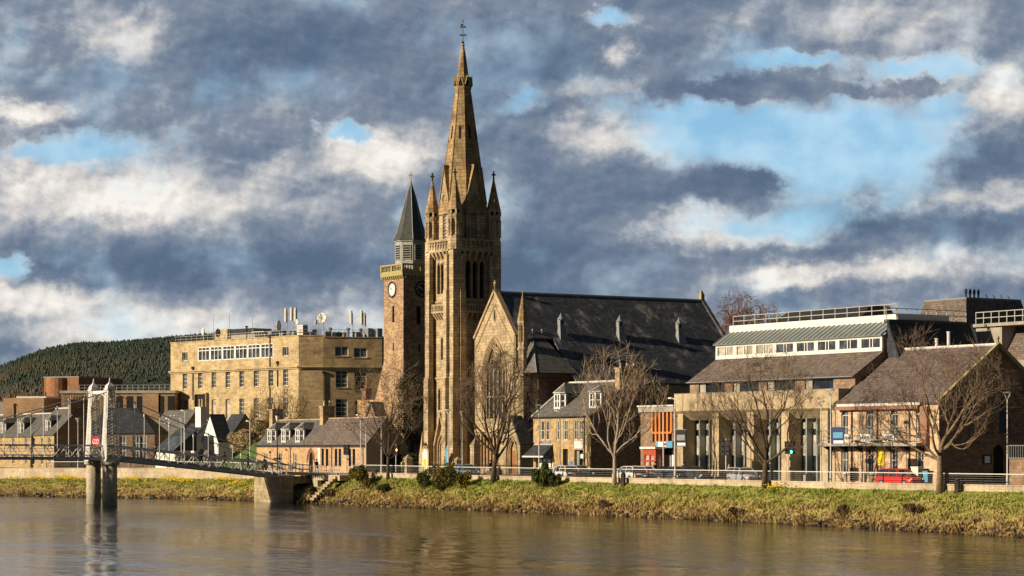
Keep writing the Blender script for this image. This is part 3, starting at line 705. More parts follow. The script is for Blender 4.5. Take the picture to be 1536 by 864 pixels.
for k in range(8):
    a = 2 * math.pi * (k + 1) / 8; q = MB(); r = 1.0
    q.hexa([(uc + rr_ * math.cos(a) - p * math.sin(a), vc + rr_ * math.sin(a) + p * math.cos(a), z) for z in (50.3, 51.0) for p, rr_ in ((-.14, .7), (.14, .7), (.14, r + .06), (-.14, r + .06))]); q.build('collar_opening', M['dark'], t)
v_ = MB(); v_.tube((uc, vc, 55.3), (uc, vc, 58.3), .06, .04, 6)
for z, l in ((56.6, .42), (57.6, .36)):
    v_.tube((uc - l, vc, z), (uc + l, vc, z), .045, n=4).tube((uc, vc - l, z), (uc, vc + l, z), .045, n=4)
    for q in ((-l, 0), (l, 0), (0, l), (0, -l)): v_.ball((uc + q[0], vc + q[1], z), .09, 6)
v_.ball((uc, vc, 55.7), .17, 8).ball((uc, vc, 58.3), .1, 6)
v_.hexa([(uc + a * .53, vc - a * .85, z) for z in (57.7, 57.9) for a in (-.1, .55, .56, -.09)]); v_.build('weather_vane', M['iron'], t)
# tall gabled lucarnes, one on each face of the spire
for k, fc in enumerate(tfaces(2.6)):
    m_ = 2.6; w_ = 1.1; P = fc.pt
    b = MB(); ops = [(m_ - .42, m_ + .42, 31.7, 37.0, 'p', .35)]
    wall(b, fc, m_ - w_, m_ + w_, 30.6, 36.2, [(m_ - .42, m_ + .42, 31.7, 36.2, None, .35)], .35)
    # gable triangle around the arch head
    zs, ar = arch_pts(m_ - .42, m_ + .42, 36.95, 'p', 5)
    T = 40.4
    Lp = [(m_ - w_, 36.2), (m_ - .42, 36.2)] + [p for p in ar if p[1] > 36.2 and p[0] < m_] + [(m_, 36.95), (m_, T)]
    b.quad(*[P(a, z) for a, z in Lp]); b.quad(*[P(2 * m_ - a, z) for a, z in Lp])
    for a in (m_ - w_, m_ + w_): b.quad(P(a, 30.6), P(a, 36.2), P(a, 36.2, -1.2), P(a, 30.6, -1.2))
    lu = b.build('lucarne', M['church'], t)
    d_ = MB(); d_.quad(P(m_ - .45, 31.6, -.33), P(m_ + .45, 31.6, -.33), P(m_ + .45, 37, -.33), P(m_ - .45, 37, -.33)); d_.build('lucarne_opening', M['dark'], lu)
    l = MB()
    for q in range(11): z = 31.9 + q * .42; l.hexa([P(m_ - .42, z, -.05), P(m_ + .42, z, -.05), P(m_ + .42, z + .2, -.3), P(m_ - .42, z + .2, -.3), P(m_ - .42, z + .05, -.05), P(m_ + .42, z + .05, -.05), P(m_ + .42, z + .25, -.3), P(m_ - .42, z + .25, -.3)])
    l.build('lucarne_louvre', M['lead'], lu)
    r_ = MB()
    for sg in (-1, 1):
        r_.slab(P(m_ + sg * (w_ + .12), 36.0, .14), P(m_, T + .25, .14), P(m_, T + .25, -1.9), P(m_ + sg * (w_ + .12), 36.0, -1.3), .13)
    r_.build('lucarne_roof', M['spire'], lu)
    f_ = MB(); zs, ar = arch_pts(m_ - .52, m_ + .52, 37.15, 'p'); f_.path([P(a, z, .05) for a, z in ar], [.09] * len(ar), 5); f_.build('lucarne_moulding', M['trim'], lu)
# ---- west gable of the nave
vg, ga0, ga1, zsh, zap = 147.0, -243.75, -234.4, 19.7, 24.9
ax = (ga0 + ga1) / 2; fg = Fc(ga0, vg, 1, 0); L = ga1 - ga0; mid = L / 2
zwin = 19.4
big = (mid - 2.55, mid + 2.35, 9.6, 19.2, 'p', .45)
b = MB(); wall(b, fg, 0, L, 3.0, zsh, [big, (.9, 5.4, 3.3, 8.2, None, .9)], .9)
b.quad(fg.pt(0, zsh), fg.pt(L, zsh), fg.pt(mid, zap)); b.box(ga0, ga0 + .5, vg, vg + 4, 3, zsh - .2).box(ga1 - .5, ga1, vg, vg + 3, 3, zsh - .2)
b.build('west_gable', M['church'], t)
b = MB(); P = fg.pt
b.quad(P(big[0], 9.6, -.43), P(big[1], 9.6, -.43), P(big[1], 19.3, -.43), P(big[0], 19.3, -.43)); wn_ = b.build('great_window', M['glassb'], t)
b = MB(); a0, a1 = big[0], big[1]
for q in range(1, 5): a = a0 + (a1 - a0) * q / 5; fg.box(b, a - .07, a + .07, 9.6, 15.4, -.42, -.2)
fg.box(b, a0, a1, 9.6, 9.8, -.42, -.2)
fg.box(b, a0, a1, 12.3, 12.45, -.42, -.2)
def ring(mb, fc, a, z, r, o, th=.07, n=14): mb.path([fc.pt(a + r * math.cos(t_), z + r * math.sin(t_), o) for t_ in [2 * math.pi * i / n for i in range(n + 1)]], [th] * (n + 1), 4, False)
mm = (a0 + a1) / 2; wq = (a1 - a0) / 5
for q in range(5):
    zs, ar = arch_pts(a0 + wq * q, a0 + wq * (q + 1), 16.0 - (.1 if q in (0, 4) else 0), 'p', 4); b.path([fg.pt(a, z, -.28) for a, z in ar], [.07] * len(ar), 4)
for a, z, r in ((mm, 17.4, .72), (mm - .95, 16.5, .42), (mm + .95, 16.5, .42), (mm, 17.4, .36), (mm - .55, 18.2, .22), (mm + .55, 18.2, .22), (mm, 18.45, .28), (mm - 1.5, 16.2, .25), (mm + 1.5, 16.2, .25)): ring(b, fg, a, z, r, -.28, .1)
for q in range(6):
    t_ = q * math.pi / 3; ring(b, fg, mm + .36 * math.cos(t_) * 1.0, 17.4 + .36 * math.sin(t_), .2, -.28, .07, 8)
b.build('window_tracery', M['trim'], wn_)
b = MB()
for k, (ex, oo, th) in enumerate(((.28, .08, .12), (.05, -.03, .12), (-.12, -.15, .1), (-.24, -.25, .08))):
    zs, ar = arch_pts(a0 - ex, a1 + ex, 19.2 + ex, 'p', 8); pts = [fg.pt(a0 - ex, 9.6, oo)] + [fg.pt(a, z, oo) for a, z in ar] + [fg.pt(a1 + ex, 9.6, oo)]; b.path(pts, [th] * len(pts), 6)
b.build('window_arch', M['trim'], wn_)
b = MB()
for sg in (-1, 1):
    b.slab(P(mid + sg * (mid + .12), zsh - .15, .18), P(mid, zap + .28, .18), P(mid, zap + .28, -.5), P(mid + sg * (mid + .12), zsh - .15, -.5), .28)
    b.path([P(mid + sg * (mid - .1), zsh - 1.8, .05), P(mid, zap - 1.65, .05)], [.07, .07], 4)
b.build('gable_coping', M['trim'], t)
b = MB(); b.path([P(mid + .28 * math.cos(q), 22.0 + .75 * math.sin(q), .03) for q in [2 * math.pi * i / 12 for i in range(13)]], [.08] * 13, 4, False); b.build('vesica_moulding', M['trim'], t)
b = MB(); b.quad(*[P(mid + .24 * math.cos(q), 22.0 + .68 * math.sin(q), .012) for q in [2 * math.pi * i / 12 for i in range(12)]]); b.build('vesica_window', M['dark'], t)
b = MB(); b.lathe(ax, vg, [(.1, 25.1), (.08, 25.4), (.2, 25.55), (.1, 25.7)], 6).box(ax - .28, ax + .28, vg - .06, vg + .06, 25.8, 25.98).box(ax - .08, ax + .08, vg - .06, vg + .06, 25.6, 26.2); b.build('gable_cross', M['trim'], t)
# arcaded porch and main doorway under the great window
b = MB(); fg.box(b, .6, 5.7, 8.2, 8.55, -.9, .35)
for q in range(7): a = .95 + q * .74; b.tube(P(a, 3.6, .1), P(a, 7.4, .1), .12, n=8); b.tube(P(a, 7.35, .1), P(a, 7.6, .1), .13, .2, 8)
for q in range(6): zs, ar = arch_pts(.95 + q * .74, .95 + (q + 1) * .74, 8.15, 'p', 4); b.path([P(a, z, .1) for a, z in ar], [.1] * len(ar), 5)
b.build('door_arcade', M['trim'], t)
b = MB(); b.quad(P(.9, 3.3, -.88), P(5.4, 3.3, -.88), P(5.4, 8.2, -.88), P(.9, 8.2, -.88)); b.build('church_door', M['door'], t)
b = MB()
for q in range(5): fg.box(b, .2 - q * .1, 6.2 + q * .1, 3.0, 3.9 - q * .18, .3 + q * .35, .65 + q * .35)
b.build('church_steps', M['trim'], t)
# main roof
nv0, nv1 = 147.25, 177.4; he = 10.4; ze = 14.0; zr = 24.75
b = MB()
zm_ = zr - 5.4 * (zr - ze) / he
b.slab((ax, nv0, zr), (ax, nv1, zr), (ax + 5.4, nv1, zm_), (ax + 5.4, nv0, zm_), .25)
b.slab((ax + 5.4, nv0 + 4.5, zm_), (ax + 5.4, nv1, zm_), (ax + he, nv1, ze), (ax + he, nv0 + 4.5, ze), .25)
b.slab((ax, nv0, zr), (ax, nv1, zr), (ax - he, nv1, ze), (ax - he, nv0 + 6, ze), .25)
b.build('nave_roof', M['slate_nave'], t)
b = MB(); b.tube((ax, nv0, zr + .05), (ax, nv1, zr + .05), .16, n=6); b.build('roof_ridge', M['lead'], t)
# nave side wall
fn = Fc(ax + he - .5, nv0 + 4.5, 0, 1); ops = [(2.5 + q * 4.3, 3.9 + q * 4.3, 8.3, 12.6, 'p', .35) for q in range(6)]
b = MB(); wall(b, fn, 0, nv1 - nv0 - 4.5, 3, ze + .2, ops, .35)
fe = Fc(ax + he - .5, nv1, -1, 0); b.quad(fe.pt(0, 3), fe.pt(2 * he - 1, 3), fe.pt(2 * he - 1, ze + .2), fe.pt(he - .5, zr - .1), fe.pt(0, ze + .2))
b.quad((ax - he + .5, nv0 + 6, 3), (ax - he + .5, nv1, 3), (ax - he + .5, nv1, ze + .2), (ax - he + .5, nv0 + 6, ze + .2))
b.build('nave_wall', M['church_side'], t)
for o in ops:
    q = MB(); q.quad(fn.pt(o[0], o[2], -.33), fn.pt(o[1], o[2], -.33), fn.pt(o[1], o[3], -.33), fn.pt(o[0], o[3], -.33)); wq_ = q.build('nave_window', M['glassb'], t)
    h_ = MB(); zs, ar = arch_pts(o[0] - .1, o[1] + .1, o[3] + .1, 'p'); h_.path([fn.pt(a, z, .05) for a, z in ar], [.09] * len(ar), 5); h_.build('window_hood', M['trim'], wq_)
b = MB(); 
b.slab((ax, nv1 - .1, zr + .3), (ax, nv1 + .4, zr + .3), (ax + he + .2, nv1 + .4, ze + .2), (ax + he + .2, nv1 - .1, ze + .2), .5)
b.slab((ax, nv1 - .1, zr + .3), (ax, nv1 + .4, zr + .3), (ax - he - .2, nv1 + .4, ze + .2), (ax - he - .2, nv1 - .1, ze + .2), .5)
b.build('rear_coping', M['slate_nave'], t)
b = MB(); b.box(ax - .25, ax + .25, nv1 - .2, nv1 + .3, zr + .2, zr + .9).lathe(ax, nv1, [(.3, zr + .9), (.12, zr + 1.3)], 4); b.build('rear_finial', M['ochre'], t)
# three little roof ventilators
for px in (841, 929, 1018):
    hx = 4.6; u = ax + hx; v = G.V(px, u); z = zr - hx * (zr - ze) / he
    b = MB(); b.hexa([(u + .1, v - .62, z - .75), (u + .95, v - .62, z - 1.0), (u + .95, v + .62, z - 1.0), (u + .1, v + .62, z - .75), (u - .1, v - .3, z + .9), (u + .35, v - .3, z + .9), (u + .35, v + .3, z + .9), (u - .1, v + .3, z + .9)])
    b.box(u - .25, u + .35, v - .3, v + .3, z + .85, z + 1.5).lathe(u + .05, v, [(.46, z + 1.5), (.2, z + 1.9), (.02, z + 2.3)], 8)
    o = b.build('roof_ventilator', M['lead'], t); q = MB(); q.box(u + .3, u + .36, v - .12, v + .12, z + 1.0, z + 1.35); q.build('ventilator_opening', M['dark'], o)
# chamfered stair hall with pyramid roof
u1 = G.U(780, 147.0); k1 = u1
cu, cv = None, None
zt = 15.0
# corner of chamfer end: 45 degree line from (u1,147) reaching picture column 807
d_ = G.line(807, (u1, 147.0), (1, 1)); u2, v2 = u1 + d_, 147.0 + d_; v3 = G.V(857, u2)
b = MB(); fA = Fc(ga1, 147.0, 1, 0); fB = Fc(u1, 147.0, 1, 1); fD = Fc(u2, v2, 0, 1); lb = d_ * math.sqrt(2)
opA = []; opB = [(lb / 2 - .75, lb / 2 + .75, 9.3, 13.4, 'p', .35)]; opD = [(1.3, 2.6, 9.0, 12.6, 'p', .35)] if v3 - v2 > 4 else []
wall(b, fA, 0, u1 - ga1, 3, zt, opA); wall(b, fB, 0, lb, 3, zt, opB, .35); b.build('stair_hall_wall', M['church'], t)
b = MB(); wall(b, fD, 0, v3 - v2 + 1, 3, zt, opD, .35); b.build('stair_hall_side_wall', M['church_side'], t)
for f_, ops in ((fB, opB), (fD, opD)):
    for o in ops:
        q = MB(); q.quad(f_.pt(o[0], o[2], -.33), f_.pt(o[1], o[2], -.33), f_.pt(o[1], o[3], -.33), f_.pt(o[0], o[3], -.33)); o_ = q.build('lancet_window', M['glassb'], t)
        h_ = MB(); zs, ar = arch_pts(o[0] - .12, o[1] + .12, o[3] + .12, 'p'); h_.path([f_.pt(o[0] - .12, o[2], .05)] + [f_.pt(a, z, .05) for a, z in ar] + [f_.pt(o[1] + .12, o[2], .05)], [.09] * (len(ar) + 2), 5); h_.build('window_hood', M['trim'], o_)
# roof
e_ = .25; uE = G.U(805, 146.75); v3 = G.V(857, uE); A0 = (ga1 - .3, 146.75, zt); A1 = (uE, 146.75, zt); A2 = (uE, 147.5, zt); A3 = (uE, v3 + 1, zt); A4 = (ga1 - .3, v3 + 1, zt)
r0 = (G.U(799, 149.3), 149.3, 19.5); vr1 = G.V(813, r0[0]); r1 = (r0[0], vr1, 19.5)
b = MB(); b.quad(A0, A1, r0); b.quad(A1, A3, r1, r0); b.quad(A0, A1, A3, A4); b.quad(A3, A4, r1); b.quad(A4, A0, r0, r1); b.build('stair_hall_roof', M['slate_grey'], t)
b = MB()
for p in (A0, A1): b.tube(p, r0, .07, n=4)
b.tube(r0, r1, .1, n=4)
for p in (r0, r1): b.tube(p, (p[0], p[1], 20.1), .07, .04, 5).ball((p[0], p[1], 20.15), .16, 6)
b.build('roof_lead', M['lead'], t)
s = MB(); fA.box(s, 0, u1 - ga1 + .1, zt - .35, zt - .02, 0, .14); fB.box(s, 0, lb, zt - .35, zt - .02, 0, .14); fD.box(s, 0, v3 - v2 + 1, zt - .35, zt - .02, 0, .14); s.build('cornice', M['trim'], t)
# pinnacle beside the gable
pu = G.U(784, 146.9); b = MB(); b.lathe(pu, 146.9, [(.58, 3.0), (.58, 8), (.5, 8.2), (.5, 17.6), (.62, 17.7), (.62, 17.9), (.52, 18.0), (.52, 18.6)], 8)
b.lathe(pu, 146.9, [(.32, 18.5), (.32, 20.9)], 8)
for k in range(8): a = 2 * math.pi * (k + .5) / 8; b.tube((pu + .48 * math.cos(a), 146.9 + .48 * math.sin(a), 18.4), (pu + .48 * math.cos(a), 146.9 + .48 * math.sin(a), 20.8), .085, n=5)
b.lathe(pu, 146.9, [(.56, 20.6), (.64, 20.9), (.64, 21.1)], 8); pn = b.build('pinnacle', M['church'], t)
b = MB(); b.lathe(pu, 146.9, [(.64, 21.1), (.05, 24.3)], 8).ball((pu, 146.9, 24.4), .12, 6); b.build('pinnacle_spirelet', M['spire'], pn)
# side porch with its own gable
vp = 145.3; p0, p1 = G.U(755.5, vp), G.U(780, vp); fp = Fc(p0, vp, 1, 0); Lp = p1 - p0; zp = 7.6; zq = 9.9
b = MB(); wall(b, fp, 0, Lp, 3, zp - .6, [(.75, Lp - .75, 3.3, zp - .6, None, .5)], .5)
P = fp.pt; zs, ar = arch_pts(.75, Lp - .75, zp - .1, 'p', 6)
half = [(0, zp - .6), (.75, zp - .6)] + [p for p in ar if p[1] > zp - .6 and p[0] < Lp / 2 - .01] + [(Lp / 2, zp - .1), (Lp / 2, zq)]
b.quad(*[P(a, z) for a, z in half]); b.quad(*[P(Lp - a, z) for a, z in half])
for (p, q) in zip(ar, ar[1:]): b.quad(P(p[0], p[1]), P(q[0], q[1]), P(q[0], q[1], -.5), P(p[0], p[1], -.5))
b.quad((p1, vp, 3), (p1, vp + 1.8, 3), (p1, vp + 1.8, zp - .6), (p1, vp, zp - .6)); b.quad((p0, vp, 3), (p0, vp + 1.8, 3), (p0, vp + 1.8, zp - .6), (p0, vp, zp - .6)); po = b.build('side_porch', M['church'], t)
b = MB(); b.quad(P(.75, 3.3, -.48), P(Lp - .75, 3.3, -.48), P(Lp - .75, 6.0, -.48), P(.75, 6.0, -.48)); b.build('porch_door', M['door'], po)
b = MB(); b.quad(P(.7, 5.9, -.485), P(Lp - .7, 5.9, -.485), P(Lp - .7, 7.6, -.485), P(.7, 7.6, -.485)); b.build('porch_tympanum', M['trim'], po)
b = MB()
for sg in (-1, 1): b.slab(P(Lp / 2 + sg * (Lp / 2 + .2), zp - .85, .15), P(Lp / 2, zq + .2, .15), P(Lp / 2, zq + .2, -1.8), P(Lp / 2 + sg * (Lp / 2 + .2), zp - .85, -1.8), .18)
b.build('porch_roof', M['slate_grey'], po)
b = MB()
for ex, oo in ((.15, .06), (-.05, -.15), (-.2, -.3)):
    zs, ar = arch_pts(.75 - ex, Lp - .75 + ex, zp - .1 + ex, 'p', 6); pts = [P(.75 - ex, 3.2, oo)] + [P(a, z, oo) for a, z in ar] + [P(Lp - .75 + ex, 3.2, oo)]; b.path(pts, [.1] * len(pts), 6)
b.build('porch_arch', M['trim'], po)

# ================================================================== the old clock tower
ku, kv, kw = -272.2, 153.2, 5.3
t = thing('clock_tower', 'square red rubble clock tower with green slate spire, left of the church spire', 'tower', ku - kw / 2, kv + kw / 2, 3)
fL = Fc(ku - kw, kv, 1, 0); fR = Fc(ku, kv, 0, 1)
b = MB()
oL = [(2.3, 2.85, 23.0, 25.2, 'r', .3), (2.45, 2.75, 19.3, 20.3, None, .25)]; oR = [(2.0, 2.7, 22.7, 25.1, 'r', .3), (2.3, 2.6, 19.0, 20.0, None, .25)]
wall(b, fL, 0, kw, 3, 29.4, oL, .3); wall(b, fR, 0, kw, 3, 29.4, oR, .3)
b.quad((ku - kw, kv, 3), (ku - kw, kv + kw, 3), (ku - kw, kv + kw, 29.4), (ku - kw, kv, 29.4)); b.quad((ku - kw, kv + kw, 3), (ku, kv + kw, 3), (ku, kv + kw, 29.4), (ku - kw, kv + kw, 29.4))
b.build('tower_wall', M['rubble'], t)
for f_, ops in ((fL, oL), (fR, oR)):
    for o in ops: q = MB(); q.quad(f_.pt(o[0], o[2], -.28), f_.pt(o[1], o[2], -.28), f_.pt(o[1], o[3], -.28), f_.pt(o[0], o[3], -.28)); q.build('slit_window', M['dark'], t)
# battered buttress flaring out on the left
b = MB(); b.hexa([(ku - kw - 3.4, kv + .4, 3), (ku - kw + .1, kv + .1, 3), (ku - kw + .1, kv + kw - .3, 3), (ku - kw - 3.4, kv + kw - .6, 3), (ku - kw - 3.4, kv + .4, 12.3), (ku - kw + .1, kv + .1, 12.3), (ku - kw + .1, kv + kw - .3, 12.3), (ku - kw - 3.4, kv + kw - .6, 12.3)])
b.hexa([(ku - kw - 3.4, kv + .4, 12.3), (ku - kw + .1, kv + .1, 12.3), (ku - kw + .1, kv + kw - .3, 12.3), (ku - kw - 3.4, kv + kw - .6, 12.3), (ku - kw - .1, kv + .4, 18.5), (ku - kw + .1, kv + .1, 18.5), (ku - kw + .1, kv + kw - .3, 18.5), (ku - kw - .1, kv + kw - .6, 18.5)]); b.build('flared_base', M['rubble'], t)
# lower gabled aisle in front
b = MB(); x0, x1 = ku - kw - 2.6, ku - kw + 1.6; b.quad((x0, kv - 1.6, 3), (x1, kv - 1.6, 3), (x1, kv - 1.6, 9.6), ((x0 + x1) / 2, kv - 1.6, 12.2), (x0, kv - 1.6, 9.6)); b.quad((x1, kv - 1.6, 3), (x1, kv + 1, 3), (x1, kv + 1, 9.6), (x1, kv - 1.6, 9.6)); ai = b.build('aisle', M['rubble'], t)
b = MB(); gable_roof(b, x0, x1, kv - 1.8, kv + 1, 9.7, 12.5, 'y', .2, .2); b.build('aisle_roof', M['slate_grey'], ai)
b = MB(); b.quad((x0 + 1.7, kv - 1.61, 7.2), (x0 + 2.5, kv - 1.61, 7.2), (x0 + 2.5, kv - 1.61, 9.2), (x0 + 1.7, kv - 1.61, 9.2)); b.build('window', M['glassb'], ai)
# parapet
c0, c1 = ku - kw - .35, ku + .35; d0, d1 = kv - .35, kv + kw + .35
b = MB(); b.box(c0, c1, d0, d1, 29.1, 29.55)
for f_, n_ in ((Fc(c0, d0, 1, 0), 12), (Fc(c1, d0, 0, 1), 12), (Fc(c1, d1, -1, 0), 12), (Fc(c0, d1, 0, -1), 12)):
    L_ = c1 - c0
    for q in range(n_): a = .15 + q * (L_ - .3) / (n_ - 1); f_.box(b, a - .09, a + .09, 28.75, 29.1, -.3, -.02)
b.build('corbel_table', M['ochre'], t)
b = MB()
for f_ in (Fc(c0, d0, 1, 0), Fc(c1, d0, 0, 1), Fc(c1, d1, -1, 0), Fc(c0, d1, 0, -1)):
    f_.box(b, 0, L_, 29.55, 29.75, -.3, 0); f_.box(b, 0, L_, 30.45, 30.65, -.32, .04)
    for q in range(15):
        a = .15 + q * (L_ - .3) / 14; p = f_.pt(a, 0, -.15)
        if q in (0, 7, 14): f_.box(b, a - .16, a + .16, 29.75, 30.45, -.3, 0)
        else: b.lathe(p[0], p[1], [(.06, 29.75), (.11, 29.95), (.05, 30.3), (.08, 30.45)], 6)
b.build('balustrade', M['ochre'], t)
# octagonal louvred stage and spire
ou, ov = ku - kw / 2, kv + kw / 2; ro = 2.12
b = MB(); b.lathe(ou, ov, [(ro, 29.5), (ro, 33.7), (ro * 1.1, 33.75), (ro * 1.1, 33.95)], 8); st_ = b.build('louvre_stage', M['timber'], t)
for k in range(8):
    a = 2 * math.pi * k / 8 + math.pi / 4; nx, ny = math.cos(a), math.sin(a); r = ro * .924
    q = MB(); cx, cy = ou + nx * r, ov + ny * r; fcx = Fc(cx + ny * .5, cy - nx * .5, -ny, nx)
    fcx.box(q, .0, 1.0, 31.3, 33.2, -.1, .012); q.build('louvre_opening', M['dark'], st_)
    q = MB()
    for j in range(6): z = 31.35 + j * .31; fcx.box(q, .02, .98, z, z + .1, .012, .09)
    for a_ in (-.06, 1.0): fcx.box(q, a_, a_ + .06, 31.2, 33.3, -.02, .11)
    q.build('louvre', M['timber'], st_)
b = MB(); b.lathe(ou, ov, [(2.45, 33.9), (1.95, 34.9), (1.45, 36.6), (.75, 39.4), (.06, 41.7)], 8); s_ = b.build('spire', M['green_slate'], t)
b = MB()
for k in range(8):
    a = 2 * math.pi * (k + .5) / 8; b.path([(ou + r * math.cos(a), ov + r * math.sin(a), z) for r, z in ((2.45, 33.9), (1.95, 34.9), (1.45, 36.6), (.75, 39.4), (.06, 41.7))], [.06] * 5, 4)
b.build('spire_ridge', M['lead'], s_)
b = MB(); b.tube((ou, ov, 41.6), (ou, ov, 43.2), .05, n=5).ball((ou, ov, 41.8), .14, 6).tube((ou - .35, ov, 42.7), (ou + .35, ov, 42.7), .04, n=4).tube((ou, ov - .35, 42.7), (ou, ov + .35, 42.7), .04, n=4); b.build('cross_finial', M['ochre'], s_)
# clocks
def clock(f_, a, z, r, facem):
    q = MB(); q.path([f_.pt(a + r * math.cos(s2), z + r * math.sin(s2), .06) for s2 in [2 * math.pi * i / 28 for i in range(29)]], [.11] * 29, 5, False); rim = q.build('clock_rim', M['iron'], t)
    q = MB(); q.quad(*[f_.pt(a + r * math.cos(s2), z + r * math.sin(s2), .03) for s2 in [2 * math.pi * i / 28 for i in range(28)]]); cf = q.build('clock_face', facem, t)
    nm = M['signwhite'] if facem is M['black'] else M['black']
    for h_ in range(12):
        q = MB()
        s2 = math.pi / 2 - 2 * math.pi * h_ / 12; ca, sa = math.cos(s2), math.sin(s2)
        for w_ in ((-.07, .07) if h_ % 3 else (-.1, 0, .1)):
            q.quad(*[f_.pt(a + ca * rr_ - sa * (w_ + e), z + sa * rr_ + ca * (w_ + e), .045) for rr_, e in ((r * .66, -.02), (r * .9, -.02), (r * .9, .02), (r * .66, .02))])
        q.build('clock_numeral', nm, cf)
    q = MB()
    for ang, ln, wd in ((math.pi / 2 + .95, r * .5, .06), (math.pi / 2 + 1.15, r * .78, .04)):
        ca, sa = math.cos(ang), math.sin(ang); q.quad(*[f_.pt(a + ca * rr_ - sa * e, z + sa * rr_ + ca * e, .06) for rr_, e in ((-.15, -wd), (ln, -wd * .5), (ln, wd * .5), (-.15, wd))])
    q.build('clock_hand', nm, cf)
clock(fL, fL.A(588.5), 27.35, 1.0, M['signwhite']); clock(fR, fR.A(633), 27.35, 1.0, M['black'])
# ================================================================== the big stone office with aerials on its roof
S_ = 376 / 330.0
cB = Vector(((448 - HX) / F * 376, 376))
B = Fr(cB.x, cB.y, -48)
t = thing('stone_office', 'large flat-roofed golden stone office block with white windows and aerials along its roof', 'office block', -12, 6, 3, B)
OFF = t
zt = B.Z(503.5, 0, 0)
fF = Fc(-B.U(256, 0) * 0 + B.U(256, 0), 0, 1, 0, B); LF = -fF.o[0]
# chamfer and right face directions given in world degrees relative to the picture plane
def wdir(deg): # world direction -> local
    a = R(deg) - B.a; return (math.cos(a), math.sin(a))
d1 = wdir(4); fCh = Fc(0, 0, d1[0], d1[1], B); LC = fCh.A(485)
e = fCh.pt(LC, 0); d2 = wdir(12); fR_ = Fc(e[0], e[1], d2[0], d2[1], B); LR = fR_.A(573)
zc = fF.Z(548, LF)
mbw = MB(B); mbs = MB(B)
cx_ = [277.3, 300.3, 320.7, 341.7, 362.5, 384.2, 406.2, 428.3]
opsF = []
zr1 = [(fF.Z(582.8, fF.A(x)), fF.Z(561, fF.A(x))) for x in cx_]
z10 = fF.Z(578.5, LF - 3); z11 = fF.Z(553.5, LF - 3); z20 = z10 - 4.55 * S_; z21 = z11 - 4.0 * S_; z30 = z20 - 4.6 * S_; z31 = z21 - 4.3 * S_
hw = .66
for i, x in enumerate(cx_):
    a = fF.A(x)
    opsF.append(win(fF, a - hw, a + hw, z10, z11, t, 2, 4, fw=.09, gm='glassb', sill='office', rev=.3))
    if i != 1:
        opsF.append(win(fF, a - hw, a + hw, z20, z21, t, 2 if i not in (2, 3) else 1, 5 if i not in (2, 3) else 1, fw=.09, gm='glassb' if i not in (2, 3) else 'blind', rev=.3, label='tall window behind a white blind' if i in (2, 3) else None))
        opsF.append(win(fF, a - hw, a + hw, z30, z31, t, 2, 5, fw=.09, gm='glassb', rev=.3))
zu0, zu1 = fF.Z(533, LF - 3), fF.Z(519.5, LF - 3)
for x in (cx_[0], cx_[-1]):
    a = fF.A(x); opsF.append(win(fF, a - .82, a + .82, zu0 - .1, zu1 - .1, t, 2, 1, fw=.1, gm='glassb', sill='office', rev=.3))
ra0, ra1 = fF.A(297), fF.A(410.5); rz0, rz1 = fF.Z(536.5, ra1), fF.Z(514.8, ra1)
nb = 6
for q in range(nb):
    a0 = ra0 + (ra1 - ra0) * q / nb; a1 = ra0 + (ra1 - ra0) * (q + 1) / nb
    mb = MB(B); zz = rz0 + (rz1 - rz0) * .74
    for (b0, b1, c0_, c1_) in [(a0, a0 + .24, rz0, rz1), (a1 - .24, a1, rz0, rz1), (a0, a1, rz0, rz0 + .16), (a0, a1, rz1 - .14, rz1), (a0, a1, zz - .07, zz + .07)]: fF.box(mb, b0, b1, c0_, c1_, -.2, .03)
    for j in (1, 2): a = a0 + .24 + (a1 - a0 - .48) * j / 3; fF.box(mb, a - .07, a + .07, rz0, rz1, -.19, .02)
    w_ = mb.build('ribbon_window', M['white'], t)
    gq = MB(B); gq.quad(fF.pt(a0, rz0, -.15), fF.pt(a1, rz0, -.15), fF.pt(a1, rz1, -.15), fF.pt(a0, rz1, -.15)); gq.build('glass_pane', M['glassb'], w_)
opsF.append((ra0, ra1, rz0, rz1, None, .2))
wall(mbw, fF, 0, LF, 3, zt, opsF, .3); mbw.build('front_wall', M['office'], t)
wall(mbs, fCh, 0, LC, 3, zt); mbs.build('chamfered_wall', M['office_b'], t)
opsR = []
for x, hw_ in ((512.5, .85), (540.8, .85)):
    a = fR_.A(x); dz = -.35 if x < 520 else -.75
    opsR.append(win(fR_, a - 1.08, a + 1.08, zu0 + .0 + dz * .5, zu1 + .1 + dz * .5, t, 2, 1, fw=.12, mw=.2, gm='glassb', sill='office_b', rev=.3))
    opsR.append(win(fR_, a - .97, a + .97, z10 + dz, z11 + dz * .7, t, 2, 4, fw=.1, gm='glassb', sill='office_b', rev=.3))
    if x < 520: opsR.append(win(fR_, a - .97, a + .97, z20 + dz, z21 + dz * .7, t, 2, 5, fw=.1, gm='glassb', rev=.3))
    else: opsR.append(win(fR_, a - .97, a + .97, z20 + dz + 1, z21 + dz * .7, t, 2, 4, fw=.1, gm='glassb', rev=.3))
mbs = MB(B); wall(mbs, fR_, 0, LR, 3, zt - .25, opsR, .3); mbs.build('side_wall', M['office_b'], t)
q = fR_.pt(LR, 0); f0 = fF.pt(0, 0)
mb = MB(B); back = 26
mb.quad((f0[0], 0, 3), (f0[0], back, 3), (f0[0], back, zt), (f0[0], 0, zt)); mb.quad((f0[0], back, 3), (q[0], back, 3), (q[0], back, zt), (f0[0], back, zt)); mb.quad((q[0], q[1], 3), (q[0], back, 3), (q[0], back, zt), (q[0], q[1], zt)); mb.build('rear_wall', M['office_b'], t)
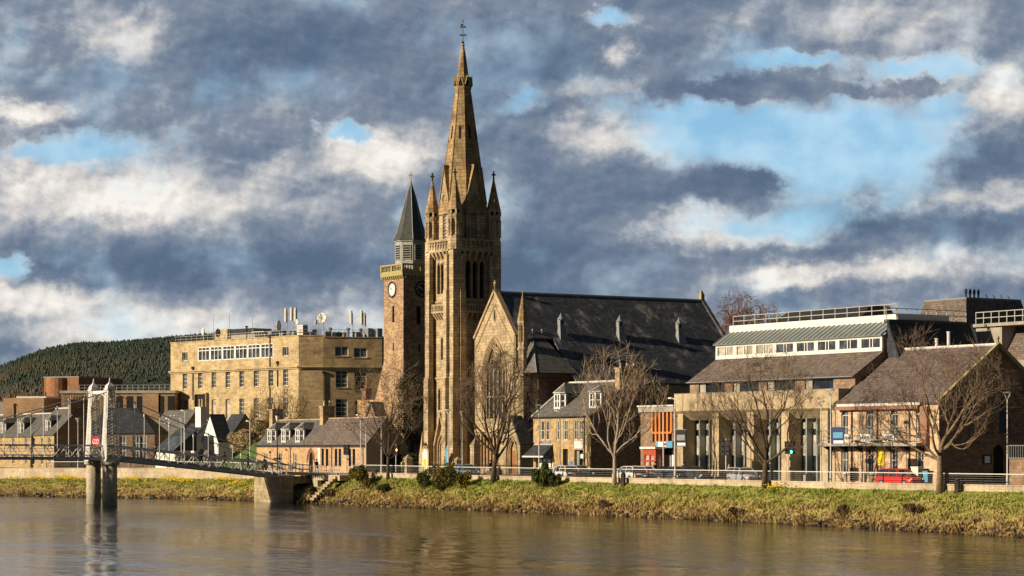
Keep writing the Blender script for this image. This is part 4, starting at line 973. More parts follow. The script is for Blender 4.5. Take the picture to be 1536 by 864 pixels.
mb = MB(B); mb.quad((f0[0], 0.3, zt - .5), (0, .3, zt - .5), (e[0], e[1] + .3, zt - .5), (q[0], q[1] + .3, zt - .5), (q[0], back, zt - .5), (f0[0], back, zt - .5)); mb.build('flat_roof', M['concrete_grey'], t)
mb = MB(B)
for f_, L_, zz in ((fF, LF, zt), (fCh, LC, zt), (fR_, LR, zt - .25)):
    f_.box(mb, -.02, L_ + .02, zz, zz + .12, -.4, .12)
mb.build('coping', M['office'], t)
mb = MB(B)
for f_, L_ in ((fF, LF), (fCh, LC), (fR_, LR)): f_.box(mb, -.1, L_ + .1, zc - .55, zc - .3, -.02, .22); f_.box(mb, -.15, L_ + .15, zc - .3, zc - .05, -.02, .45)
mb.build('cornice', M['office'], t)
for x, f_, za, zb in ((290, fF, 553, 600), (405.5, fF, 505, 640), (417, fF, 545, 580), (485.5, fR_, 560, 640)):
    a = f_.A(x); mb = MB(B); mb.tube(f_.pt(a, f_.Z(zb, a), .12), f_.pt(a, f_.Z(za, a), .12), .09, n=6); f_.box(mb, a - .22, a + .22, f_.Z(za, a) - .1, f_.Z(za, a) + .35, .01, .3); mb.build('drainpipe', M['iron'], t)
# dark projecting hoist box over the lower roofs
fH = Fc(fF.o[0], -.5, 1, 0, B); a0, a1 = fH.A(290.5), fH.A(309); z0_, z1_ = fH.Z(616, a0), fH.Z(589.5, a0)
mb = MB(B)
for x0, x1, y0, y1 in ((a0, a0 + .22, z0_ - 1.5, z1_), (a1 - .22, a1, z0_ - 1.5, z1_), (a0 + .22, a1 - .22, z1_ - .25, z1_)): fH.box(mb, x0, x1, y0, y1, -.5, 0)
ho = mb.build('projecting_bay', M['office_b'], t)
mb = MB(B); mb.quad(fH.pt(a0, z0_ - 1.5, -.4), fH.pt(a1, z0_ - 1.5, -.4), fH.pt(a1, z1_, -.4), fH.pt(a0, z1_, -.4)); mb.build('bay_opening', M['dark'], ho)
# railing round the roof
mb = MB(B)
for f_, L_ in ((fF, LF), (fCh, LC), (fR_, LR)):
    f_.box(mb, .3, L_ - .3, zt + 1.0, zt + 1.06, -.75, -.69); f_.box(mb, .3, L_ - .3, zt + .55, zt + .6, -.75, -.69)
    for q_ in range(int(L_ / 1.6) + 1): a = .3 + q_ * 1.6; f_.box(mb, a, a + .05, zt, zt + 1.05, -.75, -.70) if a < L_ - .3 else None
mb.build('roof_railing', M['grey'], t)
# roof plant: things standing on the roof
def on(px, o=-3.0, f_=None):
    f_ = f_ or (fF if px < 448 else fCh if px < 485 else fR_)
    a = f_.A(px) + (0 if f_ is not fF else 0); p = f_.pt(a, 0, o); 
    # keep the same picture column at the deeper position
    v = p[1]; u = B.U(px, v); return u, v
def roof_z(py, u, v): return B.Z(py, u, v)
def bthing(name, label, cat, px, o, group=None):
    u, v = on(px, o); return thing(name, label, cat, u, v, zt - .4, B, group), u, v
zf = zt - .5
t2, u, v = bthing('roof_cabin', 'low stone cabin with a round louvre standing on the left end of the office roof', 'roof cabin', 333, -4)
za, zb = roof_z(506, u, v), roof_z(494, u, v); ul, ur = B.U(322, v), B.U(341, v)
mb = MB(B); mb.box(ul, ur, v, v + 3, zf, zb); mb.build('cabin_wall', M['office'], t2)
um = B.U(327, v); mb = MB(B); mb.quad(*[(um + .75 * math.cos(s2), v - .012, (za + zb) / 2 + .1 + .75 * math.sin(s2)) for s2 in [2 * math.pi * i / 16 for i in range(16)]]); mb.build('round_louvre', M['dark'], t2)
u2_ = B.U(378, v); mb = MB(B); mb.box(ur, u2_ , v + .6, v + 4, zf, zb - .1); mb.build('cabin_annexe', M['concrete_grey'], t2); mb = MB(B); mb.box(ur + .05, u2_, v + .5, v + .58, zb - 1.0, zb - .05); mb.build('annexe_fascia', M['iron'], t2)
def rod(px, py0, label, o=-3, r=.05, name='roof_aerial', m='grey'):
    t2, u, v = bthing(name, label, 'aerial', px, o, 'aerials on the office roof'); z1 = roof_z(py0, u, v); mb = MB(B); mb.tube((u, v, zf), (u, v, z1), r, r * .6, 5); mb.build('rod', M[m], t2)
    mb = MB(B); mb.box(u - .2, u + .2, v - .2, v + .2, zf, zf + .3); mb.build('base', M['concrete_grey'], t2)
rod(320, 471, 'thin white aerial rod at the left, just behind the roof cabin'); rod(344, 470, 'thinnest aerial rod right of the round louvre'); rod(378.5, 473, 'thin white aerial rod left of the roof hatch frame')
t2, u, v = bthing('vent_pipe', 'short dark vent pipe with a cap between two aerial rods on the office roof', 'vent pipe', 370, -3); z1 = roof_z(489, u, v); mb = MB(B); mb.lathe(u, v, [(.14, zf), (.14, z1 - .2), (.28, z1 - .18), (.28, z1)], 8); mb.build('pipe', M['iron'], t2)
def dish(px, py, r, label, o=-3, face=-1, back=False):
    t2, u, v = bthing('satellite_dish', label, 'satellite dish', px, o); z = roof_z(py, u, v)
    mb = MB(B); mb.tube((u, v + .1, zf), (u, v + .1, z), .09, n=6); mb.build('mast', M['grey'], t2)
    mb = MB(B); n = 16; dx, dy = (math.cos(R(face)), math.sin(R(face)))
    rings = []; base = len(mb.v)
    for k, (rr_, dp) in enumerate(((.001, .32), (.35, .28), (.7, .14), (1, 0), (1, -.06), (.7, .06), (.001, .22))):
        for i in range(n): s2 = 2 * math.pi * i / n; mb.v.append((u - dy * rr_ * r * math.cos(s2) - dx * dp * r * 1.2, v - .1 + dx * rr_ * r * math.cos(s2) - dy * dp * r * 1.2, z + rr_ * r * math.sin(s2)))
    for k in range(6):
        for i in range(n): a = k * n + i; b_ = k * n + (i + 1) % n; mb.f.append((a, b_, b_ + n, a + n))
    mb.build('reflector', M['dish'], t2, True)
    mb = MB(B); mb.tube((u, v - .1, z - r * .9), (u + dx * r * .8, v - .1 + dy * r * .8, z), .04, n=4).ball((u + dx * r * .8, v - .1 + dy * r * .8, z), .12, 6); mb.build('feed_arm', M['grey'], t2)
dish(305, 497.5, .75, 'small white satellite dish at the left corner of the office roof', -4, -110)
dish(484, 477, .85, 'round beige drum dish on a mast above the office chamfer', -3, -70)
dish(419, 489, .95, 'big pale dish low on the roof, left of the panel antennas', -3, -150)
dish(446, 483.5, .5, 'smallest dish, tucked beside the three panel antennas', -3, -100)
def panel(px, py0, py1, label, o=-3.2):
    t2, u, v = bthing('panel_antenna', label, 'antenna', px, o, 'panel antennas on the office roof'); z0, z1 = roof_z(py1, u, v), roof_z(py0, u, v)
    mb = MB(B); mb.lathe(u, v - .2, [(.22, z0), (.25, z0 + .05), (.25, z1 - .05), (.18, z1)], 6); mb.build('panel', M['dish'], t2)
    mb = MB(B); mb.tube((u, v + .1, zf), (u, v + .1, z1 - .4), .07, n=6); mb.tube((u, v + .1, z0 + .3), (u, v - .15, z0 + .3), .04, n=4); mb.tube((u, v + .1, zf + 1.6), (u + .9, v + .5, zf), .05, n=4); mb.build('mast', M['grey'], t2)
for px, a, b_, l in ((430, 462.5, 483, 'leftmost tall white panel antenna of the left cluster'), (438.5, 461, 481, 'middle tall white panel antenna of the left cluster'), (444.5, 461.5, 482, 'right tall white panel antenna of the left cluster'), (528, 466, 486, 'tall white panel antenna standing alone near the clock tower'), (543.5, 465.5, 487, 'taller of the two paired panel antennas near the clock tower'), (547.8, 469, 489, 'shorter of the two paired panel antennas near the clock tower')): panel(px, a, b_, l)
t2, u, v = bthing('lattice_mast', 'slender steel lattice mast left of the beige drum dish', 'mast', 478, -3); z1 = roof_z(462, u, v); mb = MB(B)
for dx in (0, -.75): mb.tube((u + dx, v, zf), (u + dx, v, z1 - (.2 if dx else 0)), .05, n=4)
for k in range(9): z = zf + .3 + k * (z1 - zf - .8) / 9; mb.tube((u, v, z), (u - .75, v, z + (.4 if k % 2 else 0)), .035, n=4)
mb.build('lattice', M['grey'], t2); mb = MB(B); mb.box(u - .9, u - .6, v - .15, v + .15, z1 - 2.6, z1 - 1.9); mb.build('equipment_box', M['grey'], t2)
t2, u, v = bthing('equipment_cabinet', 'pale metal equipment cabinet at the corner of the office roof', 'cabinet', 453, -3); z1 = roof_z(487.5, u, v); mb = MB(B); mb.box(u - .8, u + .75, v - .4, v + .6, zf, z1); mb.build('cabinet', M['dish'], t2); mb = MB(B); mb.box(u + .755, u + .765, v - .35, v + .55, zf + .8, z1 - .15); mb.build('cabinet_door', M['lead'], t2)
mb = MB(B)
for k in range(5): mb.box(u - .7, u + .6, v - .42, v - .4, z1 - .3 - k * .22, z1 - .22 - k * .22)
mb.build('vent_louvre', M['lead'], t2)
rr = random.Random(5)
for k, px in enumerate([408, 412, 425, 435, 441, 459, 466, 472, 489, 495, 501, 508, 516, 522, 535, 541, 553, 560, 567]):
    nm, lb = [('air_handling_unit', 'air handling unit'), ('roof_vent', 'cowled vent')][k % 2]
    t2, u, v = bthing(nm, 'dark weathered %s in the crowded row of plant on the office roof' % lb, 'roof plant', px, -2.2 - rr.random() * 2, 'roof plant along the office parapet' + (' vents' if k % 2 else ''))
    h_ = rr.uniform(1.1, 1.9)
    if k % 2: mb = MB(B); mb.lathe(u, v, [(.25, zf), (.25, zf + h_ - .3), (.4, zf + h_ - .25), (.4, zf + h_), (.1, zf + h_ + .15)], 8); mb.build('vent', M['lead'], t2)
    else:
        mb = MB(B); mb.box(u - .5, u + .5, v - .5, v + .5, zf + .25, zf + h_); mb.build('casing', M['lead'], t2); mb = MB(B)
        for a_, b2 in ((-.45, -.45), (.4, -.45), (-.45, .4), (.4, .4)): mb.box(u + a_, u + a_ + .06, v + b2, v + b2 + .06, zf, zf + .26)
        mb.tube((u - .9, v, zf + h_ * .8), (u + .9, v + .2, zf + h_ * .8), .05, n=5)
        mb.build('stand', M['iron'], t2)
t2, u, v = bthing('roof_hatch_frame', 'white tubular guard frame on the office roof, right of the cabin', 'guard frame', 389, -1.2)
za, zb = zt + .1, roof_z(497.5, u, v); ul, ur = B.U(374, v), B.U(399, v); mb = MB(B)
for z in (za + .5, zb): mb.path([(ul + (.0 if z < zb else .6), v, z), (ur - (.0 if z < zb else .6), v, z)], [.06, .06], 5)
for k in range(6): x = ul + (ur - ul) * k / 5; mb.tube((x, v, za - .5), (x + (.6 - 1.2 * k / 5), v, zb), .05, n=4)
mb.build('frame', M['lamppaint'], t2)

# ================================================================== cottage with three dormers, and the hall beside it
vf = 141.0; z0 = 3.1
ua, ub, uc2 = G.U(385, vf), G.U(459.5, vf), G.U(548, vf)
ze, zr = 6.75, 10.05; dep = 6.1
t = thing('dormer_cottage', 'low orange stone cottage with three white dormers in its grey roof', 'cottage', (ua + ub) / 2, vf + 3, 3)
f_ = Fc(ua, vf, 1, 0); L_ = ub - ua; ops = []
for px, w_, zb, zt_ in ((399, .5, 4.0, 5.6), (419.5, .62, 3.2, 5.7), (442.5, .5, 3.6, 5.6)):
    a = f_.A(px); ops.append(win(f_, a - w_, a + w_, zb, zt_, t, 2, 2, fw=.1, gm='glassb'))
mb = MB(); wall(mb, f_, 0, L_, 3, ze, ops); mb.quad((ua, vf, 3), (ua, vf + dep, 3), (ua, vf + dep, ze), (ua, vf + dep / 2, zr), (ua, vf, ze)); mb.quad((ub, vf, 3), (ub, vf + dep, 3), (ub, vf + dep, ze), (ub, vf + dep / 2, zr), (ub, vf, ze)); mb.quad((ua, vf + dep, 3), (ub, vf + dep, 3), (ub, vf + dep, ze), (ua, vf + dep, ze)); mb.build('wall', M['cottage'], t)
mb = MB(); gable_roof(mb, ua, ub - .1, vf, vf + dep, ze, zr, 'x', .22, .14); rf = mb.build('roof', M['slate_grey'], t)
mb = MB(); mb.tube((ua, vf + dep / 2, zr + .03), (ub, vf + dep / 2, zr + .03), .1, n=6); mb.build('ridge_tiles', M['trim'], rf)
for px in (436,): mb = MB(); a = f_.A(px); mb.tube(f_.pt(a, 3.1, .08), f_.pt(a, ze - .1, .08), .05, n=5); mb.build('drainpipe', M['iron'], t)
mb = MB(); f_.box(mb, 0, L_, ze - .18, ze - .06, .2, .34); mb.build('gutter', M['iron'], t)
def dormer(par, uu, vfr, zb, zt_, w_, dz, back, roofm='slate', hip=True, dv=.8, cheek='slate'):
    # bay dormer: canted front with three lights and a hipped roof
    mb = MB(); c = w_ * .45
    pts = [(uu - w_, vfr + c), (uu - w_ + c, vfr), (uu + w_ - c, vfr), (uu + w_, vfr + c)]
    for z, (e0, e1) in ((zb, (0, .22)), (zt_ - .2, (0, .2))):
        for p, q in zip(pts, pts[1:]): mb.hexa([(p[0], p[1], z + e0), (q[0], q[1], z + e0), (q[0], q[1] + .1, z + e0), (p[0], p[1] + .1, z + e0), (p[0], p[1], z + e1), (q[0], q[1], z + e1), (q[0], q[1] + .1, z + e1), (p[0], p[1] + .1, z + e1)])
    for p in pts: mb.box(p[0] - .1, p[0] + .1, p[1] - .04, p[1] + .14, zb - .3, zt_)
    mb.box(uu - .07, uu + .07, vfr, vfr + .08, zb, zt_); zm = (zb + zt_) / 2
    for p, q in zip(pts, pts[1:]): mb.hexa([(p[0], p[1] + .01, zm - .05), (q[0], q[1] + .01, zm - .05), (q[0], q[1] + .08, zm - .05), (p[0], p[1] + .08, zm - .05), (p[0], p[1] + .01, zm + .05), (q[0], q[1] + .01, zm + .05), (q[0], q[1] + .08, zm + .05), (p[0], p[1] + .08, zm + .05)])
    d_ = mb.build('dormer', M['white'], par)
    mb = MB()
    for p, q in zip(pts, pts[1:]): mb.quad((p[0], p[1] + .06, zb), (q[0], q[1] + .06, zb), (q[0], q[1] + .06, zt_), (p[0], p[1] + .06, zt_))
    mb.build('glass_pane', M['glassb'], d_)
    mb = MB()
    for sg in (-1, 1): mb.quad((uu + sg * (w_ + .02), vfr + c + .1, zb - .4), (uu + sg * (w_ + .02), back, zb - .4), (uu + sg * (w_ + .02), back, zt_), (uu + sg * (w_ + .02), vfr + c + .1, zt_))
    mb.build('dormer_cheek', M[cheek], d_)
    o = .16; E = [(uu - w_ - o, vfr + c - o), (uu - w_ + c - o * .5, vfr - o), (uu + w_ - c + o * .5, vfr - o), (uu + w_ + o, vfr + c - o), (uu + w_ + o, back), (uu - w_ - o, back)]
    ap = (uu, vfr + w_ * 1.0, zt_ + dz); ab = (uu, back + .6, zt_ + dz); mb = MB(); Q = [(x, y, zt_ + .02) for x, y in E]
    mb.quad(Q[0], Q[1], ap); mb.quad(Q[1], Q[2], ap); mb.quad(Q[2], Q[3], ap); mb.quad(Q[3], Q[4], ab, ap); mb.quad(Q[5], Q[0], ap, ab); mb.quad(*[(x, y, zt_ - .04) for x, y, z in Q]); mb.build('dormer_roof', M[roofm], d_)
    mb = MB()
    for p, q in zip(Q[:4], Q[1:4]): mb.tube(p, q, .06, n=4)
    for p in (Q[1], Q[2]): mb.tube(p, ap, .04, n=4)
    mb.build('dormer_fascia', M['white'], d_)
for px in (404.5, 425.5, 446.5):
    vv = vf + .25; dormer(t, G.U(px, vv), vv, 7.05, 8.75, .95, .95, vf + 2.3, 'slate_grey')
chimney(t, G.U(411, vf + 3) , G.U(411, vf + 3) + .9, vf + 2.3, vf + 3.9, 8.9, 11.6, 2, 'trim', 'potbuff', axis='y')
t = thing('stone_hall', 'low orange stone hall with grouped lancet windows, next to the dormer cottage', 'hall', (ub + uc2) / 2, vf + 3, 3)
f_ = Fc(ub, vf, 1, 0); L_ = uc2 - ub; ops = []
zr2 = 10.15
for px in (484, 490.5, 504, 509.8, 524.8, 530.8):
    a = f_.A(px); ops.append(win(f_, a - .36, a + .36, 4.0, 6.2, t, 1, 1, m='iron', fw=.06, name='lancet_window', gm='glass'))
a = f_.A(466.5); ops.append((a - .55, a + .55, 3.1, 5.9, 'p', .35))
mb = MB(); mb.quad(f_.pt(a - .55, 3.1, -.33), f_.pt(a + .55, 3.1, -.33), f_.pt(a + .55, 5.9, -.33), f_.pt(a - .55, 5.9, -.33)); do = mb.build('arched_door', M['dark'], t)
mb = MB()
for ex in (.25, .55): zs, ar = arch_pts(a - .55 - ex, a + .55 + ex, 5.95 + ex * .7, 'p', 6); mb.path([f_.pt(x, z, .05) for x, z in ar], [.06] * len(ar), 5)
mb.build('door_hood', M['redstone'], do)
fg_ = Fc(uc2, vf, 0, 1)
mb = MB(); wall(mb, f_, 0, L_, 3, ze, ops, .2); mb.quad((ub, vf + dep, 3), (uc2, vf + dep, 3), (uc2, vf + dep, ze), (ub, vf + dep, ze)); mb.build('wall', M['chapel'], t)
mb = MB(); mb.quad((uc2, vf, 3), (uc2, vf + dep, 3), (uc2, vf + dep, ze), (uc2, vf + dep / 2, zr2), (uc2, vf, ze)); mb.build('gable_wall', M['render'], t); mb = MB(); mb.quad((ub + .02, vf, 3), (ub + .02, vf + dep, 3), (ub + .02, vf + dep, ze), (ub + .02, vf + dep / 2, zr2), (ub + .02, vf, ze)); mb.build('gable_wall', M['render'], t)
mb = MB(); gable_roof(mb, ub, uc2 + .12, vf, vf + dep, ze, zr2, 'x', .22, .16); rf = mb.build('roof', M['slate_brown'], t)
mb = MB(); mb.tube((ub, vf + dep / 2, zr2 + .03), (uc2, vf + dep / 2, zr2 + .03), .1, n=6); mb.build('ridge_tiles', M['trim'], rf)
mb = MB(); f_.box(mb, 0, L_, ze - .18, ze - .06, .2, .34); mb.build('gutter', M['iron'], t)
for px in (498, 545): mb = MB(); a = f_.A(px); mb.tube(f_.pt(a, 3.1, .08), f_.pt(a, ze - .1, .08), .05, n=5); mb.build('drainpipe', M['iron'], t)
a = f_.A(479); mb = MB(); f_.box(mb, a - .32, a + .32, 4.2, 6.3, 0.003, .05); nb_ = mb.build('notice_board', M['lamppaint'], t)
chimney(t, ub - .45, ub + .45, vf + 2.2, vf + 3.9, 9.3, 11.8, 2, 'trim', 'potbuff', axis='y')
mb = MB(); fg_.box(mb, 2.6, dep - .1, 3.05, 5.5, .003, .06); mb.build('side_door', M['dark'], t)

# ================================================================== two-storey building with awning
vf = 140.0; ua, ub = G.U(800, vf), G.U(887, vf); ze, zr = 9.8, 13.5; dep = 9.8
t = thing('corner_shop_house', 'two-storey golden stone building with two dormers and a dark awning, right of the church', 'building', (ua + ub) / 2, vf + 4, 3)
f_ = Fc(ua, vf, 1, 0); L_ = ub - ua; ops = []
for px in (816.5, 838, 850, 865, 872.5):
    pass
for px, w_ in ((813.5, .33), (820.8, .33), (838, .4), (848.3, .4), (863.5, .38), (871.5, .38)):
    a = f_.A(px); ops.append(win(f_, a - w_, a + w_, 7.15, 9.3, t, 2 if w_ > .35 else 1, 2, fw=.08, gm='glassb', rev=.15))
a = f_.A(848); ops.append((a - .5, a + .5, 3.1, 6.2, None, .4)); q = MB(); q.quad(f_.pt(a - .5, 3.1, -.38), f_.pt(a + .5, 3.1, -.38), f_.pt(a + .5, 6.2, -.38), f_.pt(a - .5, 6.2, -.38)); q.build('doorway', M['dark'], t)
a0, a1 = f_.A(861.5), f_.A(874.5); ops.append((a0, a1, 3.1, 6.1, None, .6)); q = MB(); q.quad(f_.pt(a0, 3.1, -.58), f_.pt(a1, 3.1, -.58), f_.pt(a1, 6.1, -.58), f_.pt(a0, 6.1, -.58)); sw = q.build('shop_window', M['glass'], t)
q = MB(); f_.box(q, a0 + .6, a1 - .05, 5.2, 5.65, -.45, -.4); q.build('window_sign', M['signwhite'], sw); q = MB(); f_.box(q, a0, a0 + .5, 3.1, 6.1, -.5, -.3); q.build('shopfront_post', M['zinc'], sw)
a2, a3 = f_.A(803.5), f_.A(829); ops.append((a2, a3, 3.1, 5.9, None, .5)); q = MB(); q.quad(f_.pt(a2, 3.1, -.48), f_.pt(a3, 3.1, -.48), f_.pt(a3, 5.9, -.48), f_.pt(a2, 5.9, -.48)); sw = q.build('shop_window', M['glass'], t)
q = MB()
for k in range(4): x = a2 + (a3 - a2) * (k + .5) / 4; f_.box(q, x - .3, x + .3, 4.2, 5.1, -.42, -.38)
q.build('window_poster', M['signwhite'], sw)
mb = MB(); wall(mb, f_, 0, L_, 3, ze, ops, .2); mb.build('front_wall', M['housefront'], t)
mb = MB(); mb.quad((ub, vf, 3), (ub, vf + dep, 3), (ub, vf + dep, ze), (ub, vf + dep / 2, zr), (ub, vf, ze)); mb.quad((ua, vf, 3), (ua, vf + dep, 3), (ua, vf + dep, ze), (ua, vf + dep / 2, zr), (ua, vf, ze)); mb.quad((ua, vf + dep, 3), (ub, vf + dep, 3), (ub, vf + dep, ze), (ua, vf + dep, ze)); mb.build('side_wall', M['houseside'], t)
mb = MB(); gable_roof(mb, ua, ub, vf, vf + dep, ze, zr, 'x', .2, .15, .1); rf = mb.build('roof', M['slate_grey'], t)
mb = MB(); mb.tube((ua, vf + dep / 2, zr + .05), (ub, vf + dep / 2, zr + .05), .13, n=6); mb.build('ridge_tiles', M['lamppaint'], rf)
mb = MB(); mb.tube((ua - .1, vf - .2, ze - .05), (ua - .1, vf + dep / 2, zr + .1), .12, n=4); mb.build('skew_stone', M['lamppaint'], rf)
for px in (836, 889): vv = vf + 1.0; dormer(t, G.U(px, vv), vv, 10.55, 12.3, .95, 1.1 if px < 850 else .7, vf + 3.8, 'slate_grey', cheek='slate_grey')
cu_ = G.U(931, vf + dep / 2); chimney(t, ub - .95, ub - .1, vf + 3.7, vf + 6.3, 12.2, 14.9, 3, 'housefront', 'potbuff', axis='y', ph=.5)
a = f_.A(877); mb = MB(); mb.tube(f_.pt(a, 3.1, .1), f_.pt(a, ze - .1, .1), .07, n=6); mb.build('drainpipe', M['ochre'], t)
mb = MB(); f_.box(mb, L_ - 1.0, L_, 3.02, ze - .2, .003, .09); mb.build('quoins', M['office'], t)
mb = MB(); f_.box(mb, 0, L_, ze - .2, ze - .08, .19, .33); mb.build('gutter', M['iron'], t)
# awning: hipped canopy on the front left
a0, a1 = f_.A(800) , f_.A(829.5); q = MB(); P = f_.pt
q.quad(P(a0 - .1, 5.45, 1.35), P(a1 + .05, 5.45, 1.35), P(a1 - .0, 6.65, .02), P(a0 + .3, 6.65, .02)); q.quad(P(a0 - .1, 5.45, 1.35), P(a0 + .3, 6.65, .02), P(a0 - .1, 5.45, .02)); q.quad(P(a1 + .05, 5.45, 1.35), P(a1, 6.65, .02), P(a1 + .05, 5.45, .02)); q.quad(P(a0 - .1, 5.44, 1.35), P(a1 + .05, 5.44, 1.35), P(a1 + .05, 5.44, .02), P(a0 - .1, 5.44, .02)); aw = q.build('awning', M['slate'], t)
q = MB(); f_.box(q, a0 - .15, a1 + .1, 5.28, 5.45, 1.3, 1.38); q.build('awning_fascia', M['lamppaint'], aw)
q = MB(); q.tube(P(a0 + .3, 6.68, .05), P(a1, 6.68, .05), .07, n=4); q.build('awning_flashing', M['lamppaint'], aw)
q = MB(); f_.box(q, f_.A(808), f_.A(826), 6.75, 7.1, .003, .08); f_.box(q, f_.A(808), f_.A(826), 7.1, 7.105, .0, .08); q.build('shop_fascia', M['lead'], t)
q = MB(); f_.box(q, f_.A(810), f_.A(813.5), 6.82, 7.06, .085, .1); q.build('red_sign_panel', M['red'], t)
q = MB(); a = f_.A(856.5); f_.box(q, a - .3, a + .3, 4.0, 4.9, .003, .06); q.build('blue_poster', M['blue'], t)
q = MB(); f_.box(q, f_.A(862), f_.A(875), 6.25, 7.05, .003, .06); q.build('hanging_slogan_board', M['lamppaint'], t)

# ================================================================== orange framed shop
vf = 140.0; ua, ub = G.U(961, vf), G.U(1013, vf); zt = 10.65
t = thing('framed_shop', 'narrow flat-roofed shop with orange window frames and a red shopfront box', 'shop', (ua + ub) / 2, vf + 4, 3)
f_ = Fc(ua, vf, 1, 0); L_ = ub - ua
o1 = (f_.A(979), L_ - .6, 6.9, 9.9, None, .25); o2 = (f_.A(990), L_ - .3, 3.1, 6.3, None, .6); o3 = (.5, f_.A(988), 3.1, 6.0, None, .3)
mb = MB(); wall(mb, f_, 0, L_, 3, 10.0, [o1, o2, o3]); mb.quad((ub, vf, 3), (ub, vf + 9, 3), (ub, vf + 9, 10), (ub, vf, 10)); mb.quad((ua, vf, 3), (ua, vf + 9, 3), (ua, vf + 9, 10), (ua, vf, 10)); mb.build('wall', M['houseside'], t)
mb = MB(); mb.box(ua - .1, ub + .05, vf - .25, vf + 9, 9.95, 10.5); mb.build('parapet', M['concrete_grey'], t)
mb = MB(); mb.box(ua - .2, ub + .1, vf - .35, vf + 9.1, 10.5, 10.65); mb.build('parapet_cap', M['lamppaint'], t)
q = MB(); q.quad(f_.pt(o1[0], 6.9, -.24), f_.pt(o1[1], 6.9, -.24), f_.pt(o1[1], 9.9, -.24), f_.pt(o1[0], 9.9, -.24)); gw = q.build('upper_glazing', M['glass'], t)
q = MB()
for k in range(6): x = o1[0] + (o1[1] - o1[0]) * k / 5; f_.box(q, x - .15, x + .15, 6.9 if 0 < k < 5 else 7.9, 9.9, -.2, .12)
f_.box(q, o1[0], o1[1], 7.75, 7.95, -.18, .09); q.build('window_frame', M['rust'], gw)
q = MB(); q.quad(f_.pt(o2[0], 3.1, -.58), f_.pt(o2[1], 3.1, -.58), f_.pt(o2[1], 6.3, -.58), f_.pt(o2[0], 6.3, -.58)); gw = q.build('shop_window', M['glass'], t)
q = MB()
for k in range(4): x = o2[0] + (o2[1] - o2[0]) * (k + .3) / 4; f_.box(q, x, x + .35, 3.6, 5.6, -.56, -.5)
q.build('window_display', M['signwhite'], gw)
q = MB(); f_.box(q, f_.A(986), L_ - .3, 6.32, 7.0, .02, .15); fa = q.build('shop_fascia', M['skyblue'], t)
q = MB(); f_.box(q, f_.A(989), f_.A(1001), 6.45, 6.9, .155, .17); q.build('fascia_panel', M['signwhite'], fa)
q = MB(); f_.box(q, f_.A(996), f_.A(1001), 6.55, 6.8, .175, .185); q.build('fascia_emblem', M['red'], fa)
# red box shopfront
vb = vf - 1.1; a0, a1 = G.U(964.5, vb), G.U(983.5, vb); fb_ = Fc(a0, vb, 1, 0); Lb = a1 - a0; q = MB()
for x0, x1, y0, y1 in ((0, .25, 3.1, 6.2), (Lb - .25, Lb, 3.1, 6.2), (.25, Lb - .25, 5.6, 6.2), (.25, Lb - .25, 3.1, 3.7), (Lb / 2 - .1, Lb / 2 + .1, 3.7, 5.6)): fb_.box(q, x0, x1, y0, y1, -.2, 0)
fb_.box(q, .25, Lb - .25, 4.95, 5.1, -.18, -.02)
fs_ = Fc(a1, vb, 0, 1)
for x0, x1, y0, y1 in ((.2, .4, 3.1, 6.2), (.9, 1.1, 3.1, 6.2), (.4, .9, 5.6, 6.2), (.4, .9, 3.1, 3.7)): fs_.box(q, x0, x1, y0, y1, -.2, 0)
sb = q.build('shopfront', M['shopred'], t)
q = MB(); q.quad(fb_.pt(.2, 3.6, -.15), fb_.pt(Lb - .2, 3.6, -.15), fb_.pt(Lb - .2, 5.7, -.15), fb_.pt(.2, 5.7, -.15)); q.quad(fs_.pt(.2, 3.6, -.15), fs_.pt(1, 3.6, -.15), fs_.pt(1, 5.7, -.15), fs_.pt(.2, 5.7, -.15)); q.build('glass_pane', M['blind'], sb)
q = MB(); q.box(a0 - .25, a1 + .25, vb - .25, vf, 6.2, 6.42); q.build('shopfront_canopy', M['lamppaint'], sb)
# ================================================================== modern concrete building
vf = 139.0; u0, u1 = -191.4, -166.1
t = thing('concrete_office', 'modern sandy concrete building with tall fins, brown slate slopes and a white glazed top storey', 'office building', (u0 + u1) / 2, vf + 5, 3)
P = lambda u, v, z: (u, v, z)
# beam
zb0, zb1 = 9.95, 11.65
mb = MB(); n_ = 5; us_ = [u0 + (u1 - u0) * k / n_ for k in range(n_ + 1)]
mb.hexa([(u0, vf + .9, zb0 - .9), (u1, vf + .9, zb0 - .9), (u1, vf + 3, zb0 - .9), (u0, vf + 3, zb0 - .9), (u0, vf - .35, zb0), (u1, vf - .35, zb0), (u1, vf + 3, zb0), (u0, vf + 3, zb0)])
mb.box(u0, u1, vf - .35, vf + 3, zb0, zb1); mb.build('concrete_beam', M['concrete'], t)
mb = MB(); mb.box(u0 - .03, u1 + .03, vf - .38, vf + 2.2, zb1 - .0, zb1 + .06); mb.build('beam_coping', M['lead'], t)
